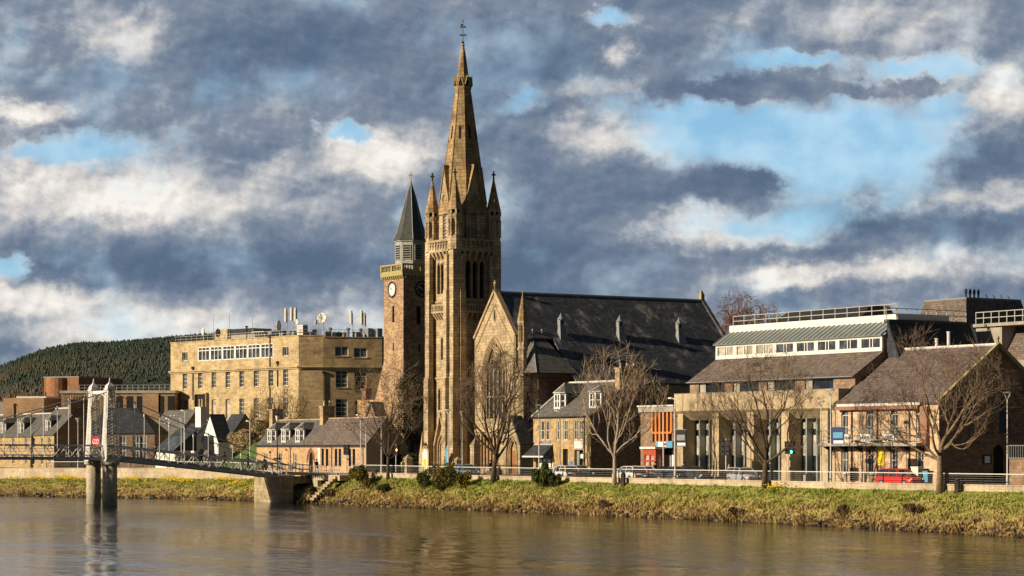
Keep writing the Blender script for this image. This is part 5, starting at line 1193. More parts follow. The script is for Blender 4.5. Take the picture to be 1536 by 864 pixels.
# ground floor glazing set back behind the fins
vg_ = vf + 1.6
mb = MB(); mb.quad((u0, vg_, 3.1), (u1, vg_, 3.1), (u1, vg_, zb0), (u0, vg_, zb0)); gl = mb.build('glazing', M['glass'], t)
fins = [G.U(x, vf) for x in (1019.5, 1073, 1125, 1177.5, 1236)]
for i, u in enumerate(fins):
    w_ = .55
    mb = MB(); mb.hexa([(u - w_, vf, 3.05), (u + w_, vf, 3.05), (u + w_, vg_, 3.05), (u - w_, vg_, 3.05), (u - w_, vf, zb0 - .0), (u + w_, vf, zb0 - .0), (u + w_, vg_, zb0 - .6), (u - w_, vg_, zb0 - .6)])
    mb.build('fin', M['concrete'], t)
    if i < 4:
        span = fins[i + 1] - u
        for k in (1, 2):
            x = u + w_ + (span - 2 * w_) * k / 3; mb = MB(); mb.box(x - .09, x + .09, vg_ - .75, vg_ - .01, 3.1, zb0 - .9); mb.build('glazing_mullion', M['zinc'], t)
        for z0_, z1_, m_ in ((8.1, 8.7, 'concrete_grey'), (5.6, 7.5, 'blind')):
            for k in range(3):
                xa = u + w_ + (span - 2 * w_) * k / 3 + .1; xb = u + w_ + (span - 2 * w_) * (k + 1) / 3 - .1
                mb = MB(); mb.box(xa, xb, vg_ - .06, vg_ - .02, z0_, z1_); mb.build('spandrel_panel' if m_ != 'blind' else 'window_blind', M[m_], gl)
        for k in (0, 2):
            xa = u + w_ + (span - 2 * w_) * k / 3 + .12; mb = MB(); mb.box(xa, xa + 1.1, vg_ - .07, vg_ - .02, 3.1, 3.8); mb.build('stall_riser', M['concrete_grey'], gl)
u = fins[-1] + .9; mb = MB(); mb.box(u + .3, u + .9, vf - .05, vg_, 3.05, zb0); mb.build('end_pier', M['concrete'], t)
mb = MB(); mb.tube((u, vf - .2, 3.1), (u, vf - .2, 10.5), .08, n=6); mb.build('drainpipe', M['iron'], t)
# upper storey
vu = 140.6; fU = Fc(u0, vu, 1, 0); LU = u1 - u0; ops = []
for i, (xa, xb) in enumerate(((1048, 1087), (1099, 1138), (1150, 1193), (1207, 1250))):
    a0, a1 = fU.A(xa), fU.A(xb)
    ops.append(win(fU, a0, a1, 11.75, 12.85, t, 4, 1, m='iron', fw=.07, gm='glass', rev=.25))
    q = MB(); fU.box(q, a0 + .1, a0 + (a1 - a0) * .24, 11.8, 12.8, -.22, -.1); q.build('louvre_panel', M['concrete_grey'], t)
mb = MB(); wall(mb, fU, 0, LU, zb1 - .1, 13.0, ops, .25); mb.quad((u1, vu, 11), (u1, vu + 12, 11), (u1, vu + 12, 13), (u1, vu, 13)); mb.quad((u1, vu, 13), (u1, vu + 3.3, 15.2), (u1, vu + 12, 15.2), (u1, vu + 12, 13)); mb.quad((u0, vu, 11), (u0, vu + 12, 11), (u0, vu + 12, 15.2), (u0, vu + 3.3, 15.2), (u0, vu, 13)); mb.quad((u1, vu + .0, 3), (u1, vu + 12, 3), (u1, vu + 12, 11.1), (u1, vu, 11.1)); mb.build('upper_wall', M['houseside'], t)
mb = MB(); mb.slab((u0 - .1, vu - .35, 12.85), (u1 + .15, vu - .35, 12.85), (u1 + .15, vu + 3.3, 15.22), (u0 - .1, vu + 3.3, 15.22), .18); mb.build('lower_roof', M['slate_brown'], t)
mb = MB(); mb.box(u0 - .1, u1 + .1, vu - .45, vu - .36, 12.78, 12.86); mb.build('gutter', M['lead'], t)
# glazed top storey
vc_ = 143.9; fC = Fc(u0, vc_, 1, 0); zc0, zc1 = 15.2, 16.7; ops = []
mb = MB(); fC.box(mb, 0, LU, zc0 + .003, zc0 + .3, -.1, .12); fC.box(mb, 0, LU, zc1 - .25, zc1, -.1, .1); 
NB = 8
for k in range(NB + 1): x = LU * k / NB; fC.box(mb, max(0, x - .28), min(LU, x + .28), zc0 + .3, zc1 - .25, -.1, .1)
mb.build('top_storey_frame', M['white'], t)
for k in range(NB):
    x0 = LU * k / NB + .28; x1 = LU * (k + 1) / NB - .28; q = MB()
    for j, fr_ in enumerate((.42, .58)): fC.box(q, x0 + (x1 - x0) * fr_ - .05, x0 + (x1 - x0) * fr_ + .05, zc0 + .3, zc1 - .25, -.12, .04)
    for z in (zc0 + .3, zc1 - .32): fC.box(q, x0, x1, z, z + .07, -.12, .05)
    w_ = q.build('window', M['white'], t)
    q = MB(); q.quad(fC.pt(x0, zc0 + .3, -.06), fC.pt(x1, zc0 + .3, -.06), fC.pt(x1, zc1 - .25, -.06), fC.pt(x0, zc1 - .25, -.06)); q.build('glass_pane', M['glassb' if k > 2 else 'blind'], w_)
fE = Fc(u1, vc_, 0, 1)
mb = MB(); fE.box(mb, 0, 3, zc0, zc1, -.1, .05); mb.build('end_panel', M['houseside'], t)
mb = MB(); mb.quad((u1, vc_ + .1, zc1 - .1), (u1, vc_ + 8, zc1 - .1), (u1, vc_ + 8, 18), (u1, vc_ + 1.8, 18)); mb.quad((u1, vc_, 15.1), (u1, vc_ + 8, 15.1), (u1, vc_ + 8, 16.7), (u1, vc_ + 3, 16.7)); mb.quad((u0, vc_, 15.1), (u0, vc_ + 8, 15.1), (u0, vc_ + 8, 18), (u0, vc_ + 1.8, 18), (u0, vc_, 16.7)); mb.build('end_glazing', M['glassb'], t)
mb = MB(); mb.slab((u0 - .15, vc_ - .35, zc1 - .05), (u1 + .15, vc_ - .35, zc1 - .05), (u1 + .15, vc_ + 1.75, 18.0), (u0 - .15, vc_ + 1.75, 18.0), .08)
rf = mb.build('metal_roof', M['zinc'], t)
mb = MB()
nS = 34
for k in range(nS + 1): u = u0 - .1 + (LU + .2) * k / nS; mb.slab((u - .04, vc_ - .36, zc1 + .03), (u + .04, vc_ - .36, zc1 + .03), (u + .04, vc_ + 1.75, 18.08), (u - .04, vc_ + 1.75, 18.08), .1)
mb.build('standing_seams', M['lead'], rf)
mb = MB(); mb.box(u0 - .1, u1 + .1, vc_ + 1.7, vc_ + 8, 17.95, 18.65); mb.build('roof_parapet', M['white'], t)
mb = MB(); ra, rb = u0 + .3, u1 - .2
for z in (19.1, 19.6): mb.tube((ra, vc_ + 1.9, z), (rb, vc_ + 1.9, z), .045, n=5); mb.tube((ra, vc_ + 1.9, z), (ra, vc_ + 6, z), .045, n=5)
for k in range(15): u = ra + (rb - ra) * k / 14; mb.tube((u, vc_ + 1.9, 18.6), (u, vc_ + 1.9, 19.65), .05, n=5)
mb.build('roof_railing', M['railpaint'], t)
mb = MB(); q0, q1 = G.U(1170, 149), G.U(1310, 149); mb.hexa([(q0, 147.5, 18.6), (q1, 147.5, 18.6), (q1, 152, 18.6), (q0, 152, 18.6), (q0 + 2, 148.5, 19.9), (q1, 148.5, 19.9), (q1, 151, 19.9), (q0 + 2, 151, 19.9)]); mb.build('rooflight', M['iron'], t)
# ================================================================== rear slated blocks
t = thing('slated_rear_block', 'rear block with a steep dark slate slope and rooftop railing, above the mauve-roofed gabled building', 'building', -150, 154, 3)
ux = u1 + .3; va, vb_ = 144.3, G.V(1456, ux); zb = G.Z(482, ux, va); za = zb - 3.6
mb = MB(); mb.slab((ux + 1.7, va, za), (ux + 1.7, vb_, za), (ux, vb_, zb), (ux, va, zb), .2); mb.quad((ux + 1.7, va, za), (ux, va, zb), (ux - .2, va, zb), (ux - .2, va, za)); mb.quad((ux + 1.7, vb_, za), (ux, vb_, zb), (ux - 12, vb_, zb), (ux - 12, vb_, za)); mb.build('slate_slope', M['slate'], t)
mb = MB(); mb.box(ux - 8, ux + 1.4, va + .3, vb_ - .1, 3.1, za + .05); mb.build('wall', M['houseside'], t)
mb = MB(); mb.tube((ux + 1.7, vb_ + .05, za), (ux, vb_ + .05, zb), .16, n=4); mb.build('verge_trim', M['lamppaint'], t)
mb = MB(); mb.box(ux - .6, ux + .1, va, vb_, zb - .1, zb + .2).box(ux - 12, ux, 153, vb_, zb - .1, zb + .2); mb.build('roof_edge', M['iron'], t)
mb = MB()
for z in (zb + .75, zb + 1.25): mb.tube((ux - .3, va, z), (ux - .3, vb_ - .3, z), .045, n=5)
for k in range(9): v = va + (vb_ - .3 - va) * k / 8; mb.tube((ux - .3, v, zb), (ux - .3, v, zb + 1.28), .05, n=5)
mb.build('roof_railing', M['railpaint'], t)
# mansard plant tower
t = thing('mansard_roof_tower', 'tall slated mansard plant tower with four dark pipes, behind the railed roofs at the right', 'tower block', -150, 172, 3)
vk = 168; a0, a1 = G.U(1392, vk), G.U(1449, vk); vk2 = G.V(1522, a1); zt_, zb_ = G.Z(447, a1, vk), G.Z(482, a1, vk)
i_ = .6; a0 = G.U(1378, vk + 2.2); vk2 = G.V(1544, a1)
mb = MB(); mb.box(a0 - .5, a1 + .5, vk - .5, vk2 + .5, 3, zb_ - 1.9); mb.build('wall', M['houseside'], t)
c_ = 2.2
A = [(a0 - .5, vk + c_), (a0 + c_ - .5, vk - .5), (a1 + .5, vk - .5), (a1 + .5, vk2 + .5), (a0 - .5, vk2 + .5)]; Bq = [(a0 + i_, vk + c_ + .4), (a0 + c_ + .5, vk + i_), (a1 - i_, vk + i_), (a1 - i_, vk2 - i_), (a0 + i_, vk2 - i_)]
mb = MB()
for k in range(5): j = (k + 1) % 5; mb.quad((*A[k], zb_ - 2), (*A[j], zb_ - 2), (*Bq[j], zt_), (*Bq[k], zt_))
mb.build('mansard_slope', M['slate_brown'], t)
mb = MB(); mb.add([(x, y, zt_ - .12) for x, y in Bq] + [(x, y, zt_ + .14) for x, y in Bq], [(4, 3, 2, 1, 0), (5, 6, 7, 8, 9)] + [(k, (k + 1) % 5, (k + 1) % 5 + 5, k + 5) for k in range(5)]); mb.build('roof_rim', M['lead'], t)
for k in range(4):
    v = G.V(1449 + k * 6.2, a1 - 1.5); mb = MB(); mb.lathe(a1 - 1.5, v, [(.10, zt_), (.10, zt_ + .55), (.15, zt_ + .6), (.15, zt_ + .95), (.05, zt_ + 1.1)], 7); mb.build('flue_pipe', M['iron'], t)
for k in range(4):
    v = G.V(1482 + k * 11, a1 - 1.0); mb = MB(); mb.tube((a1 - 1, v, zt_ + .1), (a1 - 1.35, v, zt_ + .55), .05, n=4); mb.build('roof_bracket', M['iron'], t)
# terrace block at the far right
t = thing('terrace_block', 'brown slated block with a concrete parapet and white railing at the far right', 'building', -140, 158, 3)
vt = 156; a0, a1 = G.U(1458, vt), G.U(1640, vt); z1 = G.Z(491, a0, vt)
mb = MB(); mb.box(a0, a1, vt, vt + 10, 3, z1 - 3.3); mb.box(a0, a0 + 3.5, vt + .5, vt + 10, z1 - 3.4, z1); mb.build('wall', M['concrete_grey'], t)
mb = MB(); mb.slab((a0 + 3.5, vt - .2, z1 - 4.5), (a1, vt - .2, z1 - 4.5), (a1, vt + 2.6, z1 + .2), (a0 + 3.5, vt + 2.6, z1 + .2), .2); mb.build('mansard_slope', M['slate_brown'], t)
mb = MB(); mb.box(a0 - .1, a1, vt + .2, vt + 10, z1 + .0, z1 + .3); mb.build('roof_edge', M['concrete_grey'], t)
mb = MB()
for z in (z1 + .85, z1 + 1.4): mb.tube((a0, vt + .5, z), (a1, vt + .5, z), .05, n=5)
for k in range(16): u = a0 + (a1 - a0) * k / 15; mb.tube((u, vt + .5, z1 + .3), (u, vt + .5, z1 + 1.42), .055, n=5)
mb.build('roof_railing', M['railpaint'], t)
# ================================================================== gabled hostel with balcony
vf = 138.5; u0, u1 = -166.3, -152.6; ze, zr, dep = 10.35, 15.3, 13.6
t = thing('balcony_building', 'two-storey pink sandstone building with a long balcony, mauve slate roof and shaded gable', 'building', (u0 + u1) / 2, vf + 5, 3)
f_ = Fc(u0, vf, 1, 0); L_ = u1 - u0; ops = []; P = f_.pt
for k, px in enumerate((1267, 1304.5, 1341, 1379.5)):
    a = f_.A(px)
    ops.append(win(f_, a - .48, a + .48, 7.1, 9.75, t, 2, 2, fw=.08, gm='glassb', arch='r', rev=.22))
    ops.append(win(f_, a - .5, a + .5, 4.0, 6.45, t, 2, 2, fw=.08, gm='glass' if k % 2 else 'glassb', rev=.25, sill='trim'))
mb = MB(); wall(mb, f_, 0, L_, 3, ze, ops, .22); mb.build('front_wall', M['hostel'], t)
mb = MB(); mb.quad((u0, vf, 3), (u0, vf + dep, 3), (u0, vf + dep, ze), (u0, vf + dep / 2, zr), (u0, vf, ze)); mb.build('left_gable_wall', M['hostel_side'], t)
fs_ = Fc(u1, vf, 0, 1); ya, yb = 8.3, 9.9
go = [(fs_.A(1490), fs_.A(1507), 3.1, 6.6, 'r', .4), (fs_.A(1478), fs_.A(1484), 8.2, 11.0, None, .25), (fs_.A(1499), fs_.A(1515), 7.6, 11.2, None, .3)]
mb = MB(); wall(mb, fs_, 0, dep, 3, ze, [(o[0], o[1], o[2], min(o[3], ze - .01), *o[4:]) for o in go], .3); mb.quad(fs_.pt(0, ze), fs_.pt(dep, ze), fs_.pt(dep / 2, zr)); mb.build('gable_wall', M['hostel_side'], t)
for k, o in enumerate(go):
    q = MB(); q.quad(fs_.pt(o[0], o[2], -.24), fs_.pt(o[1], o[2], -.24), fs_.pt(o[1], min(o[3], ze), -.24), fs_.pt(o[0], min(o[3], ze), -.24)); q.build(('side_door', 'window', 'window')[k], M[('dark', 'ochre', 'glass')[k]], t)
q = MB(); a = fs_.A(1480); fs_.box(q, a - .5, a + .5, 4.9, 5.7, .003, .08); mbx = q.build('menu_frame', M['iron'], t); q = MB(); fs_.box(q, a - .3, a + .3, 5.0, 5.6, .085, .1); q.build('menu_card', M['signwhite'], mbx)
mb = MB(); mb.slab((u0 - .1, vf - .3, ze - .15), (u1 + .1, vf - .3, ze - .15), (u1 + .1, vf + dep / 2, zr), (u0 - .1, vf + dep / 2, zr), .16); mb.slab((u0 - .1, vf + dep + .3, ze - .15), (u1 + .1, vf + dep + .3, ze - .15), (u1 + .1, vf + dep / 2, zr), (u0 - .1, vf + dep / 2, zr), .16); rf = mb.build('roof', M['slate_hostel'], t)
mb = MB(); mb.tube((u0, vf + dep / 2, zr + .05), (u1, vf + dep / 2, zr + .05), .13, n=6); mb.build('ridge_tiles', M['lamppaint'], rf)
for uu in (u0 - .1, u1 + .1):
    mb = MB()
    for sg in (-1, 1): mb.slab((uu - .17, vf + dep / 2 - sg * (dep / 2 + .35), ze - .05), (uu + .17, vf + dep / 2 - sg * (dep / 2 + .35), ze - .05), (uu + .17, vf + dep / 2, zr + .2), (uu - .17, vf + dep / 2, zr + .2), .3)
    mb.build('skew_stone', M['ochre'], rf)
mb = MB(); mb.lathe(u1, vf + dep / 2, [(.2, zr + .15), (.1, zr + .4), (.2, zr + .6), (.05, zr + .8)], 6); mb.build('gable_finial', M['trim'], rf)
for px, h_ in ((1405, .75), (1423, 1.3)): u = G.U(px, vf + dep / 2); mb = MB(); mb.lathe(u, vf + dep / 2, [(.16, zr), (.16, zr + h_), (.21, zr + h_ + .02), (.18, zr + h_ + .12)], 8); mb.build('flue_pipe', M['lamppaint'], rf)
mb = MB(); f_.box(mb, .6, L_ - 2.0, ze - .32, ze - .1, .18, .42); mb.build('white_gutter_board', M['lamppaint'], t)
mb = MB(); f_.box(mb, .5, L_ - 2.2, ze - .65, ze - .33, .02, .5); mb.build('valance', M['redstone'], t)
# balcony
ba, bb = f_.A(1242) , f_.A(1392); zb = 6.75
q = MB(); f_.box(q, ba, bb, zb - .28, zb, .0, 1.35); bal = q.build('balcony', M['concrete_grey'], t)
q = MB()
for z in (zb + 1.12, zb + .6, zb + .25): q.tube(P(ba, z, 1.3), P(bb, z, 1.3), .035, n=5); q.tube(P(ba, z, 0), P(ba, z, 1.3), .035, n=4); q.tube(P(bb, z, 0), P(bb, z, 1.3), .035, n=4)
for k in range(15): a = ba + (bb - ba) * k / 14; q.tube(P(a, zb, 1.3), P(a, zb + 1.15, 1.3), .035, n=4)
q.build('balcony_railing', M['grey'], bal)
for k in range(7): a = ba + .6 + (bb - ba - 1.2) * k / 6; q = MB(); q.hexa([P(a - .1, zb - .8, .15), P(a + .1, zb - .8, .15), P(a + .1, zb - .8, .003), P(a - .1, zb - .8, .003), P(a - .1, zb - .3, 1.1), P(a + .1, zb - .3, 1.1), P(a + .1, zb - .3, .003), P(a - .1, zb - .3, .003)]); q.build('bracket', M['iron'], bal)
def text(txt, fc, a, z, o, size, m, par, name='sign_lettering', bold=0.012):
    cu = bpy.data.curves.new('lettering', 'FONT'); cu.body = txt; cu.size = size; cu.extrude = .006; cu.offset = bold; cu.align_x = 'CENTER'; cu.align_y = 'CENTER'
    ob = bpy.data.objects.new('tmp', cu); col.objects.link(ob); dg = bpy.context.evaluated_depsgraph_get(); me = bpy.data.meshes.new_from_object(ob.evaluated_get(dg)); bpy.data.objects.remove(ob)
    mb = MB(fc.fr)
    for v in me.vertices: mb.v.append(fc.pt(a + v.co.x, z + v.co.y, o + v.co.z))
    for p in me.polygons: mb.f.append(tuple(p.vertices))
    return mb.build(name, m, par)
for px, w_, s_ in ((1270, .95, .30), (1298.5, 1.0, .36), (1333, 1.0, .34)):
    fb_ = Fc(u0, vf - 1.36, 1, 0); a = fb_.A(px); q = MB(); fb_.box(q, a - w_ * .72, a + w_ * .72, zb + .1, zb + .78, 0, .05); sg_ = q.build('balcony_sign', M['signwhite'], bal)
    text('HOSTEL', fb_, a, zb + .43, .055, s_, M['black'], sg_)
q = MB(); a = f_.A(1322); f_.box(q, a - .4, a + .45, 4.75, 6.15, .003, .08); q.build('yellow_board', M['yellow'], t)
q = MB(); f_.box(q, f_.A(1383.5), f_.A(1394), 6.3, 9.9, .003, .3); q.build('red_stone_pilaster', M['redstone'], t)
q = MB(); f_.box(q, f_.A(1396), f_.A(1403), 7.6, 9.6, .003, .12); q.build('trim_panel', M['trim'], t)  # raised panel in the dressed trim stone
for px in (1278.5, 1317, 1365): a = f_.A(px); q = MB(); q.tube(P(a, 3.1, .1), P(a, ze - .3, .1), .06, n=6); q.build('drainpipe', M['iron'], t)
a = f_.A(1304.5); q = MB(); q.path([P(a + .38 * math.cos(s2), 6.0 + .38 * math.sin(s2), -.12) for s2 in [2 * math.pi * i / 16 for i in range(17)]], [.09] * 17, 5, False); q.build('round_window_sign', M['redstone'], t)
q = MB(); f_.box(q, a - .52, a + .52, 5.0, 5.35, .02, .08); q.build('window_sign_board', M['iron'], t)
# neighbour at the extreme right with a railed stair
t = thing('right_annexe', 'small brown annexe with a grey railed stair at the right edge', 'annexe', -150, 139, 3)
v0 = vf + 2; fr2 = Fc(u1 + 2.2, v0, 1, 0); a0 = fr2.A(1514)
mb = MB(); fr2.box(mb, a0, a0 + 6, 3.05, 5.4, -3, 0); mb.build('annexe_wall', M['hostel_side'], t)
mb = MB()
for z in (5.45, 6.5): mb.tube(fr2.pt(a0, z, .05), fr2.pt(a0 + 6, z, .05), .05, n=4)
for k in range(22): mb.tube(fr2.pt(a0 + k * .27, 5.45, .05), fr2.pt(a0 + k * .27, 6.5, .05), .03, n=4)
mb.build('railing', M['grey'], t)

# ================================================================== left bank houses
def house(name, label, vf, pa, pb, ze, zr, dep, mf='housefront', ms='houseside', roof='slate_grey', dorm=(), winx=(), chim=(), skew=True, uu=None, zw=(3.6, 5.2, 6.4, 8.0), cat='house', wz=None):
    ua, ub = (G.U(pa, vf), G.U(pb, vf)) if uu is None else uu
    t = thing(name, label, cat, (ua + ub) / 2, vf + dep / 2, 3); f_ = Fc(ua, vf, 1, 0); L_ = ub - ua; ops = []
    for px in winx:
        a = f_.A(px)
        for z0_, z1_ in ((zw[0], zw[1]), (zw[2], zw[3])): ops.append(win(f_, a - .55, a + .55, z0_, z1_, t, 2, 2, fw=.09, gm='glassb', sill='trim'))
    mb = MB(); wall(mb, f_, 0, L_, 3, ze, ops); mb.build('front_wall', M[mf], t)
    for x in (ua, ub): mb = MB(); mb.quad((x, vf, 3), (x, vf + dep, 3), (x, vf + dep, ze), (x, vf + dep / 2, zr), (x, vf, ze)); mb.build('gable_wall', M[ms], t)
    mb = MB(); gable_roof(mb, ua, ub, vf, vf + dep, ze, zr, 'x', .2, .15, .05); rf = mb.build('roof', M[roof], t)
    mb = MB(); mb.tube((ua, vf + dep / 2, zr + .05), (ub, vf + dep / 2, zr + .05), .12, n=6); mb.build('ridge_tiles', M['lamppaint'], rf)
    for px, w_ in dorm:
        vv = vf + .6; dormer(t, G.U(px, vv), vv, ze + .35, ze + 2.25, w_, .9, vf + dep / 2 - .6, roof, cheek='slate')
    for x, n_, h_ in chim:
        chimney(t, (ub - .9 if x == 'r' else ua if x == 'l' else G.U(x, vf + dep / 2) - .5), (ub - .02 if x == 'r' else ua + .9 if x == 'l' else G.U(x, vf + dep / 2) + .5), vf + dep / 2 - 1.5, vf + dep / 2 + 1.5, zr - 1.0, zr + h_, n_, ms, 'pot', axis='y', ph=.75)
    return t, ua, ub
house('end_house', 'golden stone house at the left edge, one green-tinted dormer in its roof', 141, -60, 45.5, 8.35, 12.1, 8.6, dorm=((30, .8), (3, .8)), winx=(-25, 20, 39), chim=((31, 4, 1.9),))
house('gable_house', 'golden stone house with a shaded gable and wide chimney, beside the bridge pylon', 141.5, 46, 81, 8.6, 12.9, 8.8, dorm=((70, .8),), winx=(51, 63.5, 74.5), chim=(('r', 6, 1.3),))
# long dark-roofed house whose long side faces right
t = thing('dark_roofed_house', 'long shaded house with a dark slate roof and white windows, behind the bridge pylon', 'house', -245, 150, 3)
us_, vs_ = G.U(150, 148), 142.5
ue = G.U(133, vs_); f_ = Fc(ue, vs_, .62, .78); La, Lb2 = f_.A(133), f_.A(232)
ze = f_.Z(650, Lb2) ; zr = f_.Z(611, Lb2 - 3); ops = []
for px, w_ in ((153, .5), (184, .55), (204, .55), (214.5, .55)):
    a = f_.A(px); ops.append(win(f_, a - w_, a + w_, 4.6, ze - .35, t, 2, 3, fw=.12, gm='glassb'))
mb = MB(); wall(mb, f_, La, Lb2, 3, ze, ops); mb.build('front_wall', M['houseside'], t)
mb = MB(); mb.quad(f_.pt(La, 3), f_.pt(La, 3, -9), f_.pt(La, ze, -9), f_.pt(La, ze)); mb.quad(f_.pt(Lb2, 3), f_.pt(Lb2, 3, -9), f_.pt(Lb2, ze, -9), f_.pt(Lb2, ze)); mb.quad(f_.pt(La, 3, -9), f_.pt(Lb2, 3, -9), f_.pt(Lb2, ze, -9), f_.pt(La, ze, -9)); mb.build('rear_wall', M['houseside'], t)
mb = MB(); p = f_.pt; E = [p(La - .2, ze, .3), p(Lb2 + .2, ze, .3), p(Lb2 + .2, ze, -9.3), p(La - .2, ze, -9.3)]; r1_, r2_ = p(La + 1.5, zr, -4.5), p(Lb2 - 4.0, zr, -4.5)
mb.quad(E[0], E[1], r2_, r1_); mb.quad(E[1], E[2], r2_); mb.quad(E[2], E[3], r1_, r2_); mb.quad(E[3], E[0], r1_); mb.build('roof', M['slate'], t)
def simple_gable(name, label, cat, pxa, pxb, v, ze, zr, dep, mf, roof, axis='x', z0=3, winx=(), chim=(), uu=None, ends=0.1, wins=()):
    ua, ub = (G.U(pxa, v), G.U(pxb, v)); t = thing(name, label, cat, (ua + ub) / 2, v + dep / 2, z0)
    f_ = Fc(ua, v, 1, 0); L_ = ub - ua; ops = [win(f_, f_.A(px) - w_, f_.A(px) + w_, za, zb, t, 2, 1, fw=.08, gm='glass', m='lamppaint') for px, w_, za, zb in wins]
    mb = MB(); wall(mb, f_, 0, L_, z0, ze, ops)
    if axis == 'x':
        for x in (ua, ub): mb.quad((x, v, z0), (x, v + dep, z0), (x, v + dep, ze), (x, v + dep / 2, zr), (x, v, ze))
        mb.quad((ua, v + dep, z0), (ub, v + dep, z0), (ub, v + dep, ze), (ua, v + dep, ze))
    else:
        mb.quad((ua, v, ze), (ub, v, ze), ((ua + ub) / 2, v, zr)); mb.quad((ua, v + dep, z0), (ub, v + dep, z0), (ub, v + dep, ze), ((ua + ub) / 2, v + dep, zr), (ua, v + dep, ze))
        for x in (ua, ub): mb.quad((x, v, z0), (x, v + dep, z0), (x, v + dep, ze), (x, v, ze))
    mb.build('wall', M[mf], t); mb = MB(); gable_roof(mb, ua, ub, v, v + dep, ze, zr, axis, .15, .12, ends); mb.build('roof', M[roof], t)
    return t, ua, ub
# grey roof with skylights
t, ua, ub = simple_gable('skylight_house', 'grey slated house with two skylights, left of the white chimney', 'house', 222, 268, 158, 8.6, 12.6, 6.4, 'houseside', 'slate_grey')
for px in (251.5, 257):
    v = 158 + 1.9; u = G.U(px, v); z = 8.6 + 1.9 * 4.0 / 3.2; mb = MB(); mb.slab((u - .3, v - .55, z - .62), (u + .3, v - .55, z - .62), (u + .3, v + .55, z + .76), (u - .3, v + .55, z + .76), .1); mb.build('skylight', M['lamppaint'], t)
    mb = MB(); mb.slab((u - .22, v - .45, z - .45), (u + .22, v - .45, z - .45), (u + .22, v + .45, z + .68), (u - .22, v + .45, z + .68), .02); mb.build('skylight_glass', M['glassb'], t)
t, ua, ub = simple_gable('long_slate_house', 'grey slated cottage roof partly hidden behind the glass lean-to', 'house', 205, 228, 170, 9.0, 13, 9, 'houseside', 'slate_grey')
chimney(t, ua - .2, ua + 1.0, 172, 174.5, 11, 14.4, 0, 'harl', axis='y')
# glass roofed shed with pale rendered wall
t = thing('glass_roofed_shed', 'single-storey grey rendered shed with a glazed blue-grey lean-to roof', 'shed', G.U(250, 141), 143, 3)
ua, ub = G.U(233, 141), G.U(262, 141); mb = MB(); mb.box(ua, ub, 141, 143.6, 3.0, 5.9); mb.build('wall', M['harl'], t)
mb = MB(); mb.slab((ua - .1, 140.8, 5.9), (ub + .1, 140.8, 5.9), (ub + .1, 143.2, 8.0), (ua - .1, 143.2, 8.0), .08); rf = mb.build('glass_roof', M['glassb'], t)
mb = MB()
for k in range(9): u = ua + (ub - ua) * k / 8; mb.slab((u - .04, 140.78, 5.95), (u + .04, 140.78, 5.95), (u + .04, 143.2, 8.06), (u - .04, 143.2, 8.06), .12)
mb.build('glazing_bars', M['zinc'], rf)
mb = MB(); mb.slab((ua - .1, 143.2, 8.0), (ub + .1, 143.2, 8.0), (ub + .1, 144.6, 9.0), (ua - .1, 144.6, 9.0), .1); mb.quad((ub, 141, 5.9), (ub, 144.5, 5.9), (ub, 144.5, 8.9), (ub, 143.2, 7.9)); mb.build('rear_roof', M['slate'], t)
# white house with buff pots, white gable, dark roofed outbuildings
t, ua, ub = simple_gable('white_chimney_house', 'white harled house with a tall white chimney and two buff pots', 'house', 268, 291, 150, 8.0, 10.2, 4.4, 'harl', 'slate')
v_ = 151.5; a0, a1 = G.U(293, v_), G.U(301, v_); chimney(t, a0, a1, v_, v_ + 1.0, 8, 12.6, 2, 'harl', 'potbuff', ph=1.2)
mb = MB(); mb.box(a0 - .3, a1 + .3, v_ - .2, v_ + 2, 3, 8.05); mb.build('chimney_breast', M['harl'], t)
t, ua, ub = simple_gable('white_gable_cottage', 'white harled cottage end with a small square window, above the lawn', 'cottage', 303, 327.5, 147, 7.4, 11.3, 2.2, 'harl', 'slate', axis='y', wins=((316.5, .8, 7.0 - .2, 8.0 - .42),))
t, ua, ub = simple_gable('grey_lean_to', 'small grey slated outbuilding between the white house and white gable', 'outbuilding', 291, 304, 144.5, 4.0, 6.0, 2, 'concrete_grey', 'slate_grey')
t, ua, ub = simple_gable('dark_roofed_outbuilding', 'low stone outbuilding with a big dark slate roof behind the beige shrub', 'outbuilding', 325, 345, 151, 8.0, 11.4, 5, 'cottage', 'slate')
t, ua, ub = simple_gable('small_grey_gable', 'tiny grey gabled roof peeping out above the beige shrub', 'outbuilding', 378, 396, 150, 8.4, 10.3, 1.5, 'concrete_grey', 'slate_grey', axis='y')
# lawn mound
mb = MB(); a0, a1 = G.U(296, 140), G.U(392, 140)
n1, n2 = 24, 10; vs = []; fs = []
for i in range(n1 + 1):
    for j in range(n2 + 1):
        u = a0 + (a1 - a0) * i / n1; v = 138 + 12 * j / n2; s_ = min(1, i / 9) ; tt = min(1, j / 8); z = 3.2 + 4.4 * (tt * tt * (3 - 2 * tt)) * s_; vs.append((u, v, z + noise.noise((u, v, 0)) * .12))
for i in range(n1):
    for j in range(n2): a = i * (n2 + 1) + j; fs.append((a, a + n2 + 1, a + n2 + 2, a + 1))
mb.add(vs, fs); M['lawn'] = plain('lawn', (.075, .13, .02), .95, var=.25, scale=1.5, bump=.3); o = mb.build('lawn', M['lawn'], None, True); o['kind'] = 'structure'

